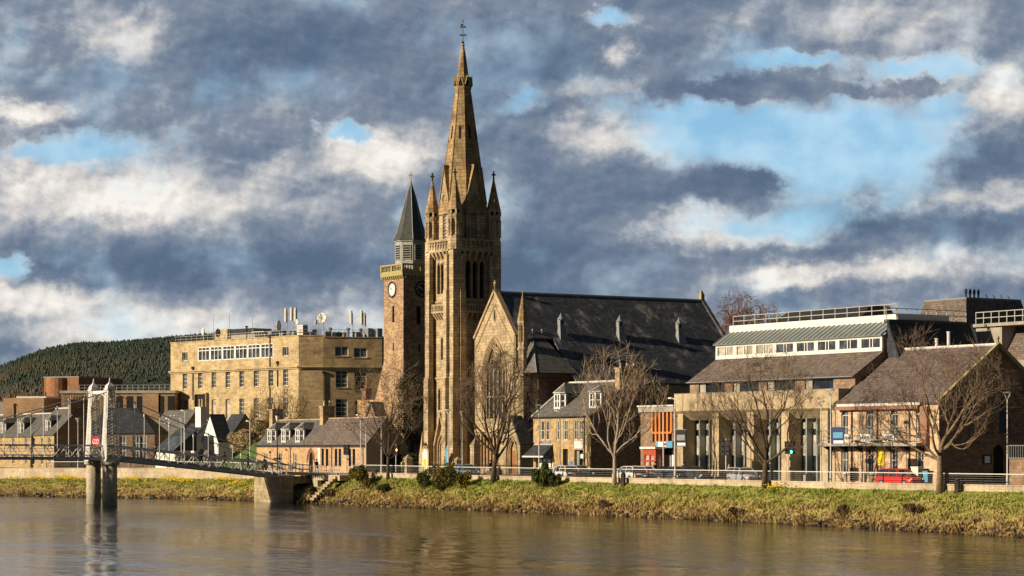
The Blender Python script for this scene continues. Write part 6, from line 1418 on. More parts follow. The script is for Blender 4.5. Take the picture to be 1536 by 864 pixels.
# distant brick buildings
def far_box(name, label, cat, pxa, pxb, Y, pt_, pb_, m, dep=18, ang=-58):
    f = Fr((pxa - HX) / F * Y, Y, ang); u = f.U(pxb, 0); t = thing(name, label, cat, u / 2, dep / 2, 3, f)
    z1 = CZ + (HY - pt_) * Y / F; mb = MB(f); mb.box(0, u, 0, dep, 3, z1); mb.build('wall', M[m], t); return t, f, u, z1
t, f, u, z1 = far_box('brick_drum_building', 'tall orange brick building with a rounded corner, on the skyline behind the houses', 'building', 66, 118, 430, 567, 640, 'brick', 16, -20)
ud = f.U(78, -1.5); mb = MB(f); mb.lathe(ud, 1.0, [(2.3, 3), (2.3, z1 + .02)], 20); mb.build('round_tower', M['brick'], t); mb = MB(f); mb.box(-.1, u + .1, .0 - .1, 16.1, z1, z1 + .25); mb.build('roof_edge', M['lead'], t)
mb = MB(f); x = f.U(69.5, 0); mb.box(x - .2, x + .25, -.1, .0 - .01, z1 - 6, z1 - 2.6); mb.build('slot_window', M['dark'], t)
t, f, u, z1 = far_box('low_brick_block', 'long low tan brick block with a pale roof edge, left of the brick drum', 'building', 5, 66, 410, 597, 640, 'brick_tan', 14, -10)
mb = MB(f); mb.box(2, u, 1, 12, z1, z1 + .3); mb.build('roof_upstand', M['lamppaint'], t)
t, f, u, z1 = far_box('brick_car_park', 'long orange and brown brick block with pilasters, between the brick drum and the stone office', 'building', 92, 262, 400, 590, 640, 'brick_tan', 14, -6)
mb = MB(f); mb.box(-.2, u + .2, -.3, 14, z1, z1 + .45); mb.build('roof_edge', M['concrete_grey'], t)
for k in range(11): x = u * k / 11 + .6; w_ = u / 11 * .62; q = MB(f); q.box(x, x + w_, -.05, -.012, z1 - 6, z1 - .5); q.build('recessed_bay', M['dark' if k > 4 else 'houseside'], t)
mb = MB(f); mb.box(u * .72, u * .86, -.2, 3, z1 - 5, z1 - .0 - .02); mb.build('brick_pier', M['brick_tan'], t)
q = MB(f)
for z in (z1 + .9, z1 + 1.4): q.tube((1, 1, z), (u - 1, 1, z), .05, n=4)
for k in range(20): q.tube((1 + (u - 2) * k / 19, 1, z1 + .4), (1 + (u - 2) * k / 19, 1, z1 + 1.4), .05, n=4)
q.build('roof_railing', M['grey'], t)
t, f, u, z1 = far_box('grey_sheds', 'low dark sheds at the foot of the wooded hill', 'shed', -10, 330, 620, 603, 640, 'concrete_grey', 20, -4)
t, f, u, z1 = far_box('pink_house', 'pinkish stone house seen between the hall and the church tower', 'house', 606, 640, 345, 642, 680, 'houseside', 8, -58)
for k in range(3): x = u * (k + .5) / 3; q = MB(f); q.box(x - .3, x + .3, -.03, -.005, z1 - 1.8, z1 - .5); q.build('window', M['white'], t)
t, f, u, z1 = far_box('red_gabled_house', 'small red stone house glimpsed left of the clock tower', 'house', 536, 575, 320, 600, 660, 'cottage', 6, -30)
chimney(t, .0, .7, 1, 2.4, z1 - .1, z1 + 1.6, 1, 'redstone', 'pot', f)
# ================================================================== suspension footbridge
pu0, pv0 = -247.2, 100.7; hwid = 2.35      # centre of the pylon pair, half spacing
t = thing('footbridge', 'white lattice suspension footbridge on round concrete piers, crossing the river at the left', 'bridge', pu0, pv0, 0)
vend = 122.6; vst = 62.0
def deckz(v): # top of deck
    s_ = (v - pv0); 
    return 5.55 - max(0, s_) ** 1.1 * .0740 if s_ > 0 else 5.55 + .012 * min(0, s_) * 0 + .10 * (1 - math.exp(s_ / 12))
vs_ = list(np.arange(vst, vend, 1.5)) + [vend]
mb = MB()
for a, b_ in zip(vs_, vs_[1:]):
    za, zb = deckz(a), deckz(b_); mb.hexa([(pu0 - 1.75, a, za - .14), (pu0 + 1.75, a, za - .14), (pu0 + 1.75, b_, zb - .14), (pu0 - 1.75, b_, zb - .14), (pu0 - 1.75, a, za), (pu0 + 1.75, a, za), (pu0 + 1.75, b_, zb), (pu0 - 1.75, b_, zb)])
mb.build('deck', M['bridge_dark'], t)
for sg in (-1, 1):
    x = pu0 + sg * 1.85
    for nm, dz, hh_, mm in (('bottom_chord', -.42, .17, 'bridge_dark'), ('top_chord', 1.02, .09, 'bridge')):
        mb = MB()
        for a, b_ in zip(vs_, vs_[1:]):
            za, zb = deckz(a) + dz, deckz(b_) + dz; mb.hexa([(x - .09, a, za - hh_), (x + .09, a, za - hh_), (x + .09, b_, zb - hh_), (x - .09, b_, zb - hh_), (x - .09, a, za + hh_), (x + .09, a, za + hh_), (x + .09, b_, zb + hh_), (x - .09, b_, zb + hh_)])
        mb.build(nm, M[mm], t)
    mb = MB(); k = 0; v = vst
    while v < vend - .1:
        va, vb = v, min(v + .98, vend); za, zb = deckz(va), deckz(vb)
        if k % 2: mb.tube((x, va, za - .3), (x, vb, zb + .98), .045, n=4)
        else: mb.tube((x, va, za + .98), (x, vb, zb - .3), .045, n=4)
        if k % 4 == 0: mb.tube((x, va, za - .5), (x, va, za + 1.0), .05, n=4)
        v = vb; k += 1
    mb.build('truss_lattice', M['bridge'], t)
    mb = MB()
    for k in range(3): mb.path([(x - sg * .12, q, deckz(q) + .35 + .3 * k) for q in vs_], [.016] * len(vs_), 3)
    mb.build('guard_wires', M['grey'], t)
# piers
for k, sg in enumerate((-1, 1)):
    cx = pu0 + sg * hwid; rr_ = .82
    mb = MB(); mb.lathe(cx, pv0, [(rr_, -1.5), (rr_ * .98, 4.35)], 20); p_ = mb.build('pier', M['pier'], t, True)
    mb = MB(); mb.lathe(cx, pv0, [(rr_ * 1.0, 4.35), (rr_ * 1.28, 4.5), (rr_ * 1.28, 4.75), (rr_, 4.85)], 20); mb.build('pier_cap', M['pier'], p_)
    # lattice pylon: four tapered legs braced on every face
    z0p, z1p = 4.85, 12.75; w0, w1 = .70, .38
    def cor(z, i, j): f = (z - z0p) / (z1p - z0p); w_ = w0 + (w1 - w0) * f; return (cx + i * w_, pv0 + j * w_, z)
    mb = MB()
    for i in (-1, 1):
        for j in (-1, 1): mb.path([cor(z0p, i, j), cor(z1p, i, j)], [.075, .06], 4)
    mb.box(cx - w0 - .12, cx + w0 + .12, pv0 - w0 - .12, pv0 + w0 + .12, z0p, z0p + .18); lg = mb.build('pylon', M['bridge'], t)
    mb = MB(); nz = 22
    for q in range(nz):
        za = z0p + .2 + (z1p - z0p - .2) * q / nz; zb = z0p + .2 + (z1p - z0p - .2) * (q + 1) / nz
        for (i1, j1, i2, j2) in ((-1, -1, 1, -1), (1, -1, 1, 1), (1, 1, -1, 1), (-1, 1, -1, -1)):
            A, B_, C_, D = cor(za, i1, j1), cor(zb, i2, j2), cor(za, i2, j2), cor(zb, i1, j1); mb.tube(A, B_, .03, n=4, cap=False); mb.tube(C_, D, .03, n=4, cap=False)
            if q % 4 == 0: mb.tube(A, C_, .04, n=4, cap=False)
    # riveted plate on the river-facing side
    mb.build('pylon_lattice', M['pylon'], lg)
    mb = MB(); f0 = [cor(z0p + .18, -1, -1), cor(z0p + .18, 1, -1), cor(z1p, 1, -1), cor(z1p, -1, -1)]; 
    for s3 in (-1, 1): mb.quad(cor(z0p + .18, s3, -1.04), cor(z0p + .18, s3 * .55, -1.04), cor(z1p, s3 * .55, -1.04), cor(z1p, s3, -1.04))
    for q_ in range(40):
        za = z0p + .2 + (z1p - z0p - .2) * q_ / 40; zb = za + .14; mb.quad(cor(za, -.56, -1.03), cor(za + .18, .56, -1.03), cor(zb + .18, .56, -1.03), cor(zb, -.56, -1.03))
    mb.build('pylon_plate', M['pylon'], lg)
    mb = MB(); mb.box(cx - .52, cx + .52, pv0 - .52, pv0 + .52, 12.7, 12.85).box(cx - .42, cx + .42, pv0 - .42, pv0 + .42, 12.85, 13.1).lathe(cx, pv0, [(.62, 13.1), (.45, 13.25), (.18, 13.5), (.07, 13.7), (.09, 13.8), (.03, 14.1)], 4); mb.ball((cx, pv0, 13.85), .09, 6); mb.build('pylon_cap', M['bridge'], lg)
mb = MB(); a0, a1 = pu0 - hwid + .4, pu0 + hwid - .4
for dy in (-.28, .28):
    mb.box(a0, a1, pv0 + dy - .04, pv0 + dy + .04, 12.35, 12.65)
    mb.path([(pu0 - (hwid - .45) * math.cos(s2), pv0 + dy, 11.35 + .95 * math.sin(s2)) for s2 in [math.pi * i / 14 for i in range(15)]], [.06] * 15, 4)
    for k in range(9): x = a0 + (a1 - a0) * k / 8; xc = (x - pu0) / (hwid - .45); zc_ = 11.35 + .95 * math.sqrt(max(0, 1 - xc * xc)); mb.tube((x, pv0 + dy, zc_), (x + (.2 if k < 8 else 0), pv0 + dy, 12.4), .03, n=4)
mb.build('portal_arch', M['bridge'], t)
# main cables and hangers
for sg in (-1, 1):
    x = pu0 + sg * hwid; xi = pu0 + sg * 1.9
    def cz(v):
        if v >= pv0: f = (v - pv0) / (vend + 2.5 - pv0); return 12.6 + (deckz(vend) + .2 - 12.6) * f - 1.15 * f * (1 - f)
        f = (pv0 - v) / 34.0; return 6.9 + (12.6 - 6.9) * (1 - f) ** 2
    vv = list(np.arange(vst + 4.7, vend + 2.6, 1.0)); mb = MB(); mb.path([(x - sg * .3 * min(1, abs(v - pv0) / 8), v, cz(v)) for v in vv], [.055] * len(vv), 5); mb.build('main_cable', M['grey'], t)
    for k in range(-11, 8):
        v = pv0 + k * 3.0
        if k == 0 or v > vend or v < vst + 4.7: continue
        xx = x - sg * .3 * min(1, abs(v - pv0) / 8); mb = MB(); mb.tube((xx, v, deckz(v) - .3), (xx, v, cz(v)), .035, n=5); mb.lathe(xx, v, [(.07, cz(v) - .35), (.1, cz(v) - .3), (.1, cz(v) + .05), (.05, cz(v) + .1)], 6); mb.build('hanger', M['bridge'], t)
# red notice with a white emblem, fixed to the left pylon
q = Fc(pu0 - hwid - .0, pv0 - .75, 1, 0); a = q.A(144.3)
t2 = thing('red_notice', 'square red notice with white characters on the footbridge pylon', 'sign', pu0 - hwid + .9, pv0 - .75, 6)
mb = MB(); q.box(mb, a - 1.15, a + 1.15, 6.45, 7.55, 0, .04); bd = mb.build('sign_board', M['red'], t2)
def arc(cx, cz_, r, t0, t1, nm='sign_mark'):
    mb = MB(); pts = [q.pt(cx + r * 1.3 * math.cos(R(s2)), cz_ + r * math.sin(R(s2)), .06) for s2 in np.linspace(t0, t1, 10)]; mb.path(pts, [.05] * 10, 4); mb.build(nm, M['signwhite'], bd)
arc(a - .55, 7.0, .24, 60, 300); arc(a, 7.0, .22, 0, 360); arc(a + .5, 7.0, .24, -120, 120)
# abutment, landing and ramp
t = thing('bridge_abutment', 'lit stone abutment block carrying the bank end of the footbridge', 'abutment', pu0, vend, 0)
mb = MB(); mb.box(pu0 - 4.6, pu0 + 2.1, 121.6, 123.4, -.6, 2.95); mb.box(pu0 - 2.3, pu0 + 1.6, 123.4, 127.0, 2.2, 3.0); mb.build('masonry', M['abut'], t)
mb = MB(); mb.box(pu0 - 4.75, pu0 + 2.25, 121.45, 123.5, 2.95, 3.15); mb.build('coping', M['pier'], t)
t = thing('landing_ramp', 'grey railed concrete landing ramp between the footbridge and the road', 'ramp', pu0 + 5, vend + 4, 3)
mb = MB(); zA = 3.56; mb.hexa([(pu0 - 2.3, vend, zA - .35), (pu0 + 2.3, vend, zA - .35), (pu0 + 2.3, vend + 6.0, 3.02), (pu0 - 2.3, vend + 6.0, 3.02), (pu0 - 2.3, vend, zA + .03), (pu0 + 2.3, vend, zA + .03), (pu0 + 2.3, vend + 6.0, 3.25), (pu0 - 2.3, vend + 6.0, 3.25)])
mb.box(pu0 + 2.3, pu0 + 9.5, vend + 2.9, vend + 5.4, 2.6, 3.2); mb.box(pu0 + 3.0, pu0 + 4.2, vend + 2.85, vend + 3.3, .6, 2.6); mb.build('landing_slab', M['pier'], t)
mb = MB()
def rail(p, q_, h_=1.05, nn=7):
    p, q_ = Vector(p), Vector(q_)
    for k in (1, .5): mb.tube(p + Vector((0, 0, h_ * k)), q_ + Vector((0, 0, h_ * k)), .035, n=5)
    for k in range(nn): o_ = p.lerp(q_, k / (nn - 1)); mb.tube(o_, o_ + Vector((0, 0, h_)), .035, n=5)
rail((pu0 + 2.35, vend, 3.5), (pu0 + 2.35, vend + 2.9, 3.3)); rail((pu0 + 2.35, vend + 2.95, 3.2), (pu0 + 9.4, vend + 2.95, 3.2), 1.05, 12); rail((pu0 - 2.3, vend, 3.5), (pu0 - 2.3, vend + 5, 3.2)); mb.build('ramp_railing', M['grey'], t)
mb = MB()
for k in range(9): z = 3.1 - k * .3; mb.box(pu0 + 8.0, pu0 + 9.0, vend + 2.6 - k * .34, vend + 2.95 - k * .34, z - .3, z)
mb.build('river_steps', M['abut'], t)
t = thing('junction_box', 'dark roadside cabinet behind the railed ramp', 'cabinet', pu0 + 11, vend + 5, 3)
mb = MB(); mb.box(pu0 + 9.6, pu0 + 11.2, vend + 4.6, vend + 5.2, 3.1, 4.25); mb.build('body', M['iron'], t); mb = MB(); mb.box(pu0 + 9.5, pu0 + 11.3, vend + 4.5, vend + 5.3, 4.25, 4.35); mb.build('lid', M['lead'], t)
mb = MB(); mb.box(pu0 + 10.38, pu0 + 10.42, vend + 4.58, vend + 4.6 - .003, 3.2, 4.2); mb.build('door_gap', M['grey'], t)

# ================================================================== lamp posts, traffic lights, banners
def at(px, v): return G.U(px, v), v
def lamp(px, v, py, label, kind='v', r=.062, lit=False, group='lamp posts along the riverside road'):
    u, v = at(px, v); zt = G.Z(py, u, v); t = thing('lamp_post', label, 'lamp post', u, v, 3.1, group=group)
    mb = MB(); mb.lathe(u, v, [(r * 1.6, 3.0), (r * 1.6, 4.1), (r, 4.2), (r * .8, zt - .3)], 8); mb.build('pole', M['lamppaint' if kind != 'lantern' else 'iron'], t)
    if kind == 'v':
        mb = MB(); mb.tube((u, v, zt - .6), (u - .36, v, zt), .035, n=5).tube((u, v, zt - .6), (u + .36, v, zt), .035, n=5).tube((u, v, zt - .6), (u, v - .36, zt), .035, n=5); mb.build('bracket', M['lamppaint'], t)
        mb = MB(); mb.lathe(u, v, [(.36, zt - .02), (.38, zt + .03), (.3, zt + .07)], 10); mb.build('lamp_head', M['lamppaint'], t)
    elif kind == 'lantern':
        mb = MB(); mb.lathe(u, v, [(.14, zt - .9), (.3, zt - .25), (.34, zt - .2)], 6); mb.build('lantern_glass', M['dish'], t)
        mb = MB(); mb.lathe(u, v, [(.36, zt - .2), (.42, zt - .1), (.12, zt + .1), (.03, zt + .3)], 6).lathe(u, v, [(.5, 4.9), (.5, 5.1)], 8); mb.build('lantern_hood', M['iron'], t)
    else:
        mb = MB(); mb.path([(u, v, zt - .3), (u - .05, v, zt), (u - .5, v, zt + .12)], [.05, .05, .04], 5); mb.build('arm', M['lamppaint'], t)
        mb = MB(); mb.box(u - 1.0, u - .45, v - .1, v + .1, zt + .06, zt + .2); mb.build('lamp_head', M['lamppaint'], t)
for px, dv, py, lb, kd in (
    (117, 2.2, 628, 'pale lamp post with a V-shaped head, left of the bridge pylons', 'v'),
    (254, 3, 629, 'pale post standing in front of the glass-roofed shed, leftmost of its trio', 'arm'), (272, 5, 628, 'shorter pale post with a V-shaped head, in front of the white houses', 'v'), (277, 3, 617, 'tallest pale post in front of the white chimney house', 'arm'),
    (375, 2, 633, 'plain pale lamp post beside the beige shrub on the lawn', 'arm'), (416, 2, 621, 'dark lantern-topped lamp post in front of the dormer cottage', 'lantern'),
    (541, 2, 624, 'thin lamp post at the right corner of the stone hall', 'arm'), (549, 6, 632, 'short pale lamp post just right of the stone hall corner', 'v'), (572, 7, 626, 'pale lamp post in front of the shaded hall gable', 'v'),
    (672.5, 2, 615, 'white lamp post in front of the church tower door', 'v'), (693.5, 8, 618, 'white lamp post at the right corner of the church tower', 'v'),
    (808.5, 2, 608, 'tall white lamp post beside the awning', 'v'), (840, 8, 618, 'slim pale lamp post between the doorway and the windows of the golden house', 'arm'),
    (995, 8.5, 609, 'weathered lamp post in front of the orange framed shop', 'v'), (1012.5, 2, 599, 'white lamp post carrying a dark banner beside the orange framed shop', 'arm'),
    (1232, 8.5, 602, 'thin lamp post in front of the rightmost concrete fin', 'v'), (1246, 2, 585, 'tall white lamp post carrying a navy banner beside the balcony', 'v'), (1511, 2, 589, 'pale lamp post with a V-shaped head in front of the shaded gable', 'v')):
    lamp(px, wvp(px) + dv, py, lb, kd)
def banner(px, v, py0, py1, m, label, wpx=11):
    u, v = at(px, v); z1, z0 = G.Z(py0, u, v), G.Z(py1, u, v); t = thing('street_banner', label, 'banner', u, v, z0)
    mb = MB(); mb.box(u + .12, u + 1.75, v - .03, v + .03, z0, z1); b_ = mb.build('cloth', M[m], t)
    mb = MB(); mb.tube((u, v, z1 + .03), (u + 1.8, v, z1 + .03), .03, n=5).tube((u, v, z0 - .03), (u + 1.8, v, z0 - .03), .03, n=5); mb.build('banner_arm', M['grey'], t)
    mb = MB(); mb.box(u + .35, u + 1.6, v - .04, v - .032, z0 + (z1 - z0) * .35, z0 + (z1 - z0) * .7); mb.build('banner_print', M['skyblue' if 'navy' in label else 'lead'], b_)
    mb = MB(); mb.box(u + .4, u + 1.7, v - .04, v - .032, z0 + .05, z0 + .3); mb.build('banner_footer', M['signwhite'], b_)
banner(1012.5, wvp(1012) + 2, 645, 669, 'iron', 'dark banner with a pale band on the lamp post by the orange framed shop')
banner(1246.3, wvp(1246) + 2, 641, 666, 'navy', 'navy banner on the tall lamp post left of the balcony')
M['amber'] = emis('amber_light', (1.0, .35, .05), 6); M['green'] = emis('green_light', (.1, .9, .55), 4); M['lens'] = plain('dark_lens', (.06, .05, .05), .2)
def signal(px, v, py0, py1, label, lit=None, side=0, pair=True):
    u, v = at(px, v); z1, z0 = G.Z(py0, u, v), G.Z(py1, u, v); t = thing('traffic_light', label, 'traffic light', u, v, 3.1, group='traffic lights along the road')
    mb = MB(); mb.tube((u, v, 3.0), (u, v, z1 + .15), .06, n=8); mb.build('pole', M['grey'], t)
    for k, dx in enumerate((.34, -.34) if pair else (.34,)):
        mb = MB(); mb.box(u + dx - .27, u + dx + .27, v - .12, v + .1, z0, z1)
        h_ = (z1 - z0) / 3
        for j in range(3):
            zc_ = z0 + h_ * (j + .5); mb.path([(u + dx + .17 * math.cos(R(s2)), v - .12, zc_ + .17 * math.sin(R(s2))) for s2 in range(-20, 201, 22)], [.02] * 11, 3)
            mb.box(u + dx - .16, u + dx + .16, v - .32, v - .12, zc_ + .13, zc_ + .16)
        hd = mb.build('signal_head', M['black'], t)
        if k == 0:
            for j in range(3):
                zc_ = z0 + h_ * (j + .5); on_ = lit and lit[0] == j; mb = MB(); mb.quad(*[(u + dx + .15 * math.cos(s2), v - .125, zc_ + .15 * math.sin(s2)) for s2 in [2 * math.pi * i / 12 for i in range(12)]]); mb.build('signal_lens', M[lit[1]] if on_ else M['lens'], hd)
for px, dv, a, b_, lb, lt, pr in ((520, 8, 667, 682.5, 'unlit pair of traffic light heads in front of the stone hall', None, True), (594, 2.3, 668, 682, 'traffic light showing amber, in front of the hall gable', (1, 'amber'), False), (1089, 2.3, 660, 683, 'unlit traffic light left of the tree by the concrete fins', None, True), (1185, 3, 662, 681, 'traffic light showing green, right of the tree by the concrete fins', (0, 'green'), True)):
    signal(px, wvp(px) + dv, a, b_, lb, lt, 0, pr)

# ================================================================== cars
def car(px, v, label, m, L=4.2, W=1.75, H=1.46, face=1, hatch=True):
    uc_ = G.U(px, v); t = thing('parked_car', label, 'car', uc_, v, 3.03, group='cars on the riverside road'); z = 3.03
    X = lambda x: uc_ + face * x
    # stations: x, half width, z low, z belt, z roof(None = no cabin)
    st_ = [(-.5, .70, .38, .62), (-.485, .80, .3, .82), (-.44, .86, .22, .93), (-.3, .88, .2, .95), (0, .88, .2, .93), (.2, .88, .2, .92), (.32, .86, .2, .86), (.42, .83, .22, .76), (.485, .76, .3, .64), (.5, .64, .36, .52)]
    mb = MB(); n = 8; base = 0
    for x, hw_, zl, zb in st_:
        y = hw_ * W / 1.76; zz = z + 0
        ring_ = [(-y * .9, zl), (-y, zl + .15), (-y, (zl + zb) / 2 + .1), (-y * .93, zb), (y * .93, zb), (y, (zl + zb) / 2 + .1), (y, zl + .15), (y * .9, zl)]
        for yy, z_ in ring_: mb.v.append((X(x * L), v + yy, zz + z_))
    for i in range(len(st_) - 1):
        for k in range(n): a = i * n + k; b2 = i * n + (k + 1) % n; mb.f.append((a, b2, b2 + n, a + n))
    mb.f.append(tuple(range(n))); mb.f.append(tuple(len(st_) * n - n + k for k in range(n)))
    bd = mb.build('body', m, t, True)
    rr_ = -.47 if hatch else -.38
    cab = [(rr_ * L, .9), ((rr_ + .07) * L, H - .08), (-.25 * L, H), (.02 * L, H - .01), (.1 * L, H - .1), (.27 * L, .88)]
    mb = MB(); y0, y1 = W / 2 * .95, W / 2 * .76
    def yw(z_): return y0 + (y1 - y0) * (z_ - .88) / (H - .88)
    prof = [(X(x), z_) for x, z_ in cab]
    for sg in (-1, 1): mb.quad(*[(x, v + sg * yw(z_), z + z_) for x, z_ in prof])
    for (xa, za), (xb, zb) in zip(prof, prof[1:]): mb.quad((xa, v - yw(za), z + za), (xb, v - yw(zb), z + zb), (xb, v + yw(zb), z + zb), (xa, v + yw(za), z + za))
    mb.build('windows', M['glass'], t)
    mb = MB()
    for (xa, za), (xb, zb) in list(zip(prof, prof[1:]))[1:4]: mb.slab((xa, v - yw(za) - .01, z + za + .03), (xb, v - yw(zb) - .01, z + zb + .03), (xb, v + yw(zb) + .01, z + zb + .03), (xa, v + yw(za) + .01, z + za + .03), .05)
    for sg in (-1, 1):
        for (xa, za), (xb, zb) in zip(prof, prof[1:]): mb.tube((xa, v + sg * yw(za), z + za), (xb, v + sg * yw(zb), z + zb), .05, n=4)
        for fx in (-.12, .1): x = X(fx * L); mb.tube((x, v + sg * yw(.88), z + .88), (x - face * .05, v + sg * yw(H), z + H - .03), .045, n=4)
    mb.build('roof', m, t)
    for fx in (-.31, .31):
        for sg in (-1, 1):
            y = v + sg * (W / 2 - .1); mb = MB(); c = X(fx * L); mb.path([(c, y - .11, z + .31), (c, y + .11, z + .31)], [.31, .31], 16); wh = mb.build('wheel', M['black'], t)
            mb = MB(); mb.path([(c, y + sg * .112, z + .31), (c, y + sg * .125, z + .31)], [.19, .17], 12); mb.build('rim', M['grey'], wh)
    for sg in (-1, 1):
        mb = MB(); mb.ball((X(.465 * L), v + sg * W * .36, z + .66), .13, 8, .7); mb.build('headlight', M['dish'], t)
        mb = MB(); mb.ball((X(-.485 * L), v + sg * W * .38, z + .78), .11, 8, 1.2); mb.build('tail_light', M['red'], t)
        mb = MB(); mb.ball((X(.17 * L), v + sg * W * .52, z + .95), .1, 6, .7); mb.build('wing_mirror', m, t)
def paint(n, c): return plain(n, c, .25, .0, .03, spec=.6)
PW, PS, PR, PB, PD, PG_ = paint('white_car_paint', (.6, .6, .6)), paint('silver_car_paint', (.34, .35, .38)), paint('red_car_paint', (.50, .02, .02)), paint('blue_grey_car_paint', (.13, .17, .23)), paint('dark_car_paint', (.03, .035, .045)), paint('grey_car_paint', (.2, .2, .22))
for px, dv, lb, m_, kw in ((699, 5, 'blue-grey car in front of the church tower', PB, dict(L=3.6)), (846, 4.0, 'small white hatchback in front of the golden house', PW, dict(L=3.2, face=-1)), (868, 6.6, 'grey car just behind the small white hatchback', PG_, dict(L=3.9)), (944, 4.0, 'white car beside the leafless pale tree trunk', PW, dict(L=4.0, face=-1)), (966, 6.8, 'silver-blue car behind the white car', PS, dict(L=4.2)), (1010, 5.5, 'dark car left of the concrete building', PD, dict(L=3.9)), (1042, 6.6, 'near-black car in front of the first glazed bay', PD, dict(L=4.2)), (1115, 4.2, 'silver car in front of the concrete fins, left of the tree', PS, dict(L=3.5)), (1350, 4.4, 'bright red hatchback below the yellow board', PR, dict(L=4.6, H=1.5))):
    car(px, wvp(px) + dv, lb, m_, **kw)
# bins and small street things
def tub(px, dv, label, m, h=1.15, w_=.6, name='wheelie_bin'):
    v = wvp(px) + dv; u = G.U(px, v); t = thing(name, label, 'bin', u, v, 3.15); mb = MB(); mb.hexa([(u - w_ * .42, v - .26, 3.2), (u + w_ * .42, v - .26, 3.2), (u + w_ * .42, v + .26, 3.2), (u - w_ * .42, v + .26, 3.2), (u - w_ / 2, v - .32, 3.1 + h), (u + w_ / 2, v - .32, 3.1 + h), (u + w_ / 2, v + .32, 3.1 + h), (u - w_ / 2, v + .32, 3.1 + h)]); mb.build('bin_body', m, t)
    mb = MB(); mb.box(u - w_ * .54, u + w_ * .54, v - .36, v + .36, 3.1 + h, 3.2 + h); mb.build('bin_lid', m, t)
    for sx in (-1, 1): mb = MB(); mb.path([(u + sx * w_ * .3 - .03, v + .28, 3.25), (u + sx * w_ * .3 + .03, v + .28, 3.25)], [.1, .1], 8); mb.build('wheel', M['black'], t)
tub(1392, 8.6, 'light blue wheelie bin right of the red hatchback', M['skyblue']); tub(1376, 9, 'pale grey wheelie bin behind the red hatchback', M['dish'], 1.5, .9); tub(1383.5, 9.2, 'dark wheelie bin between the pale one and the light blue one', M['iron'], 1.25, .6)
def stump(px, label, h=.9, r=.28):
    v = wvp(px) - .45; u = G.U(px, v); t = thing('gate_stone', label, 'stone', u, v, 2.9); mb = MB(); mb.lathe(u, v, [(r, 2.6), (r * .8, 3.1), (r * .9, 2.9 + h), (r * .3, 3.0 + h)], 7); mb.build('dark_stone', M['rock'], t)
    mb = MB(); mb.ball((u, v, 3.0 + h), r * .8, 6, .5); mb.build('mossy_top', M['rock'], t)
stump(935, 'small dark stump by the wall, right of the pale tree trunk'); stump(1436, 'small dark stump by the wall, right of the largest tree', .8)
# church gate piers and notice boards
def gpier(px, v, h, label, w_=.5):
    u = G.U(px, v); t = thing('gate_pier', label, 'gate pier', u, v, 3.1); mb = MB(); mb.box(u - w_, u + w_, v - w_, v + w_, 3.1, 3.1 + h * .75); mb.build('pier_shaft', M['church'], t); mb = MB(); mb.lathe(u, v, [(w_ * 1.5, 3.1 + h * .75), (w_ * 1.5, 3.1 + h * .8), (.05, 3.1 + h)], 4); mb.build('pier_cap', M['church'], t)
gpier(612, 140.2, 2.4, 'pointed stone gate pier beside the hall gable', .42); gpier(687, 141, 2.2, 'pointed stone gate pier right of the church tower door', .42); gpier(713, 142.5, 4.4, 'tallest carved stone gate pier in front of the great window', .45)
v = 140.8; u = G.U(637.5, v); t = thing('church_notice_board', 'gothic-framed notice board with a yellow poster left of the church tower', 'notice board', u, v, 3.1)
mb = MB(); mb.quad((u - .85, v, 3.3), (u + .85, v, 3.3), (u + .85, v, 6.0), (u, v, 7.0), (u - .85, v, 6.0)); mb.add([(u - .85, v + .15, 3.3), (u + .85, v + .15, 3.3), (u + .85, v + .15, 6.0), (u, v + .15, 7.0), (u - .85, v + .15, 6.0)], [(0, 1, 2, 3, 4)]); mb.box(u - .9, u + .9, v, v + .15, 3.2, 3.4); mb.build('board_frame', M['trim'], t)
mb = MB(); mb.quad((u - .55, v - .012, 3.7), (u + .55, v - .012, 3.7), (u + .55, v - .012, 5.7), (u, v - .012, 6.4), (u - .55, v - .012, 5.7)); po = mb.build('poster', M['signwhite'], t); mb = MB(); mb.quad((u - .4, v - .016, 3.8), (u + .4, v - .016, 3.8), (u + .4, v - .016, 5.0), (u - .4, v - .016, 5.0)); mb.build('poster_yellow_part', M['yellow'], po)
v = 140.5; u = G.U(669.5, v); t = thing('blue_feather_flag', 'light blue and white upright flag in front of the church tower door', 'flag', u, v, 3.1); mb = MB(); mb.tube((u + .45, v, 3.1), (u + .45, v, 6.9), .03, n=5); mb.build('flag_pole', M['grey'], t); mb = MB(); mb.hexa([(u - .15, v - .02, 3.9), (u + .42, v - .02, 3.7), (u + .42, v + .02, 3.7), (u - .15, v + .02, 3.9), (u - .2, v - .02, 6.0), (u + .42, v - .02, 6.8), (u + .42, v + .02, 6.8), (u - .2, v + .02, 6.0)]); mb.build('flag_cloth', M['skyblue'], t)
for px0, px1, v, lb in ((600, 712, 141.2, 'black iron churchyard railing in front of the church tower'), (716, 800, 142.2, 'black iron churchyard railing in front of the great window')):
    a, b_ = G.U(px0, v), G.U(px1, v); t = thing('iron_railing', lb, 'railing', (a + b_) / 2, v, 3.1); mb = MB()
    for z in (3.3, 4.3): mb.tube((a, v, z), (b_, v, z), .03, n=4)
    mb.build('rails', M['iron'], t); k = a; mb = MB()
    while k < b_: mb.tube((k, v, 3.1), (k, v, 4.5), .02, n=3); k += .22
    mb.build('bars', M['iron'], t)

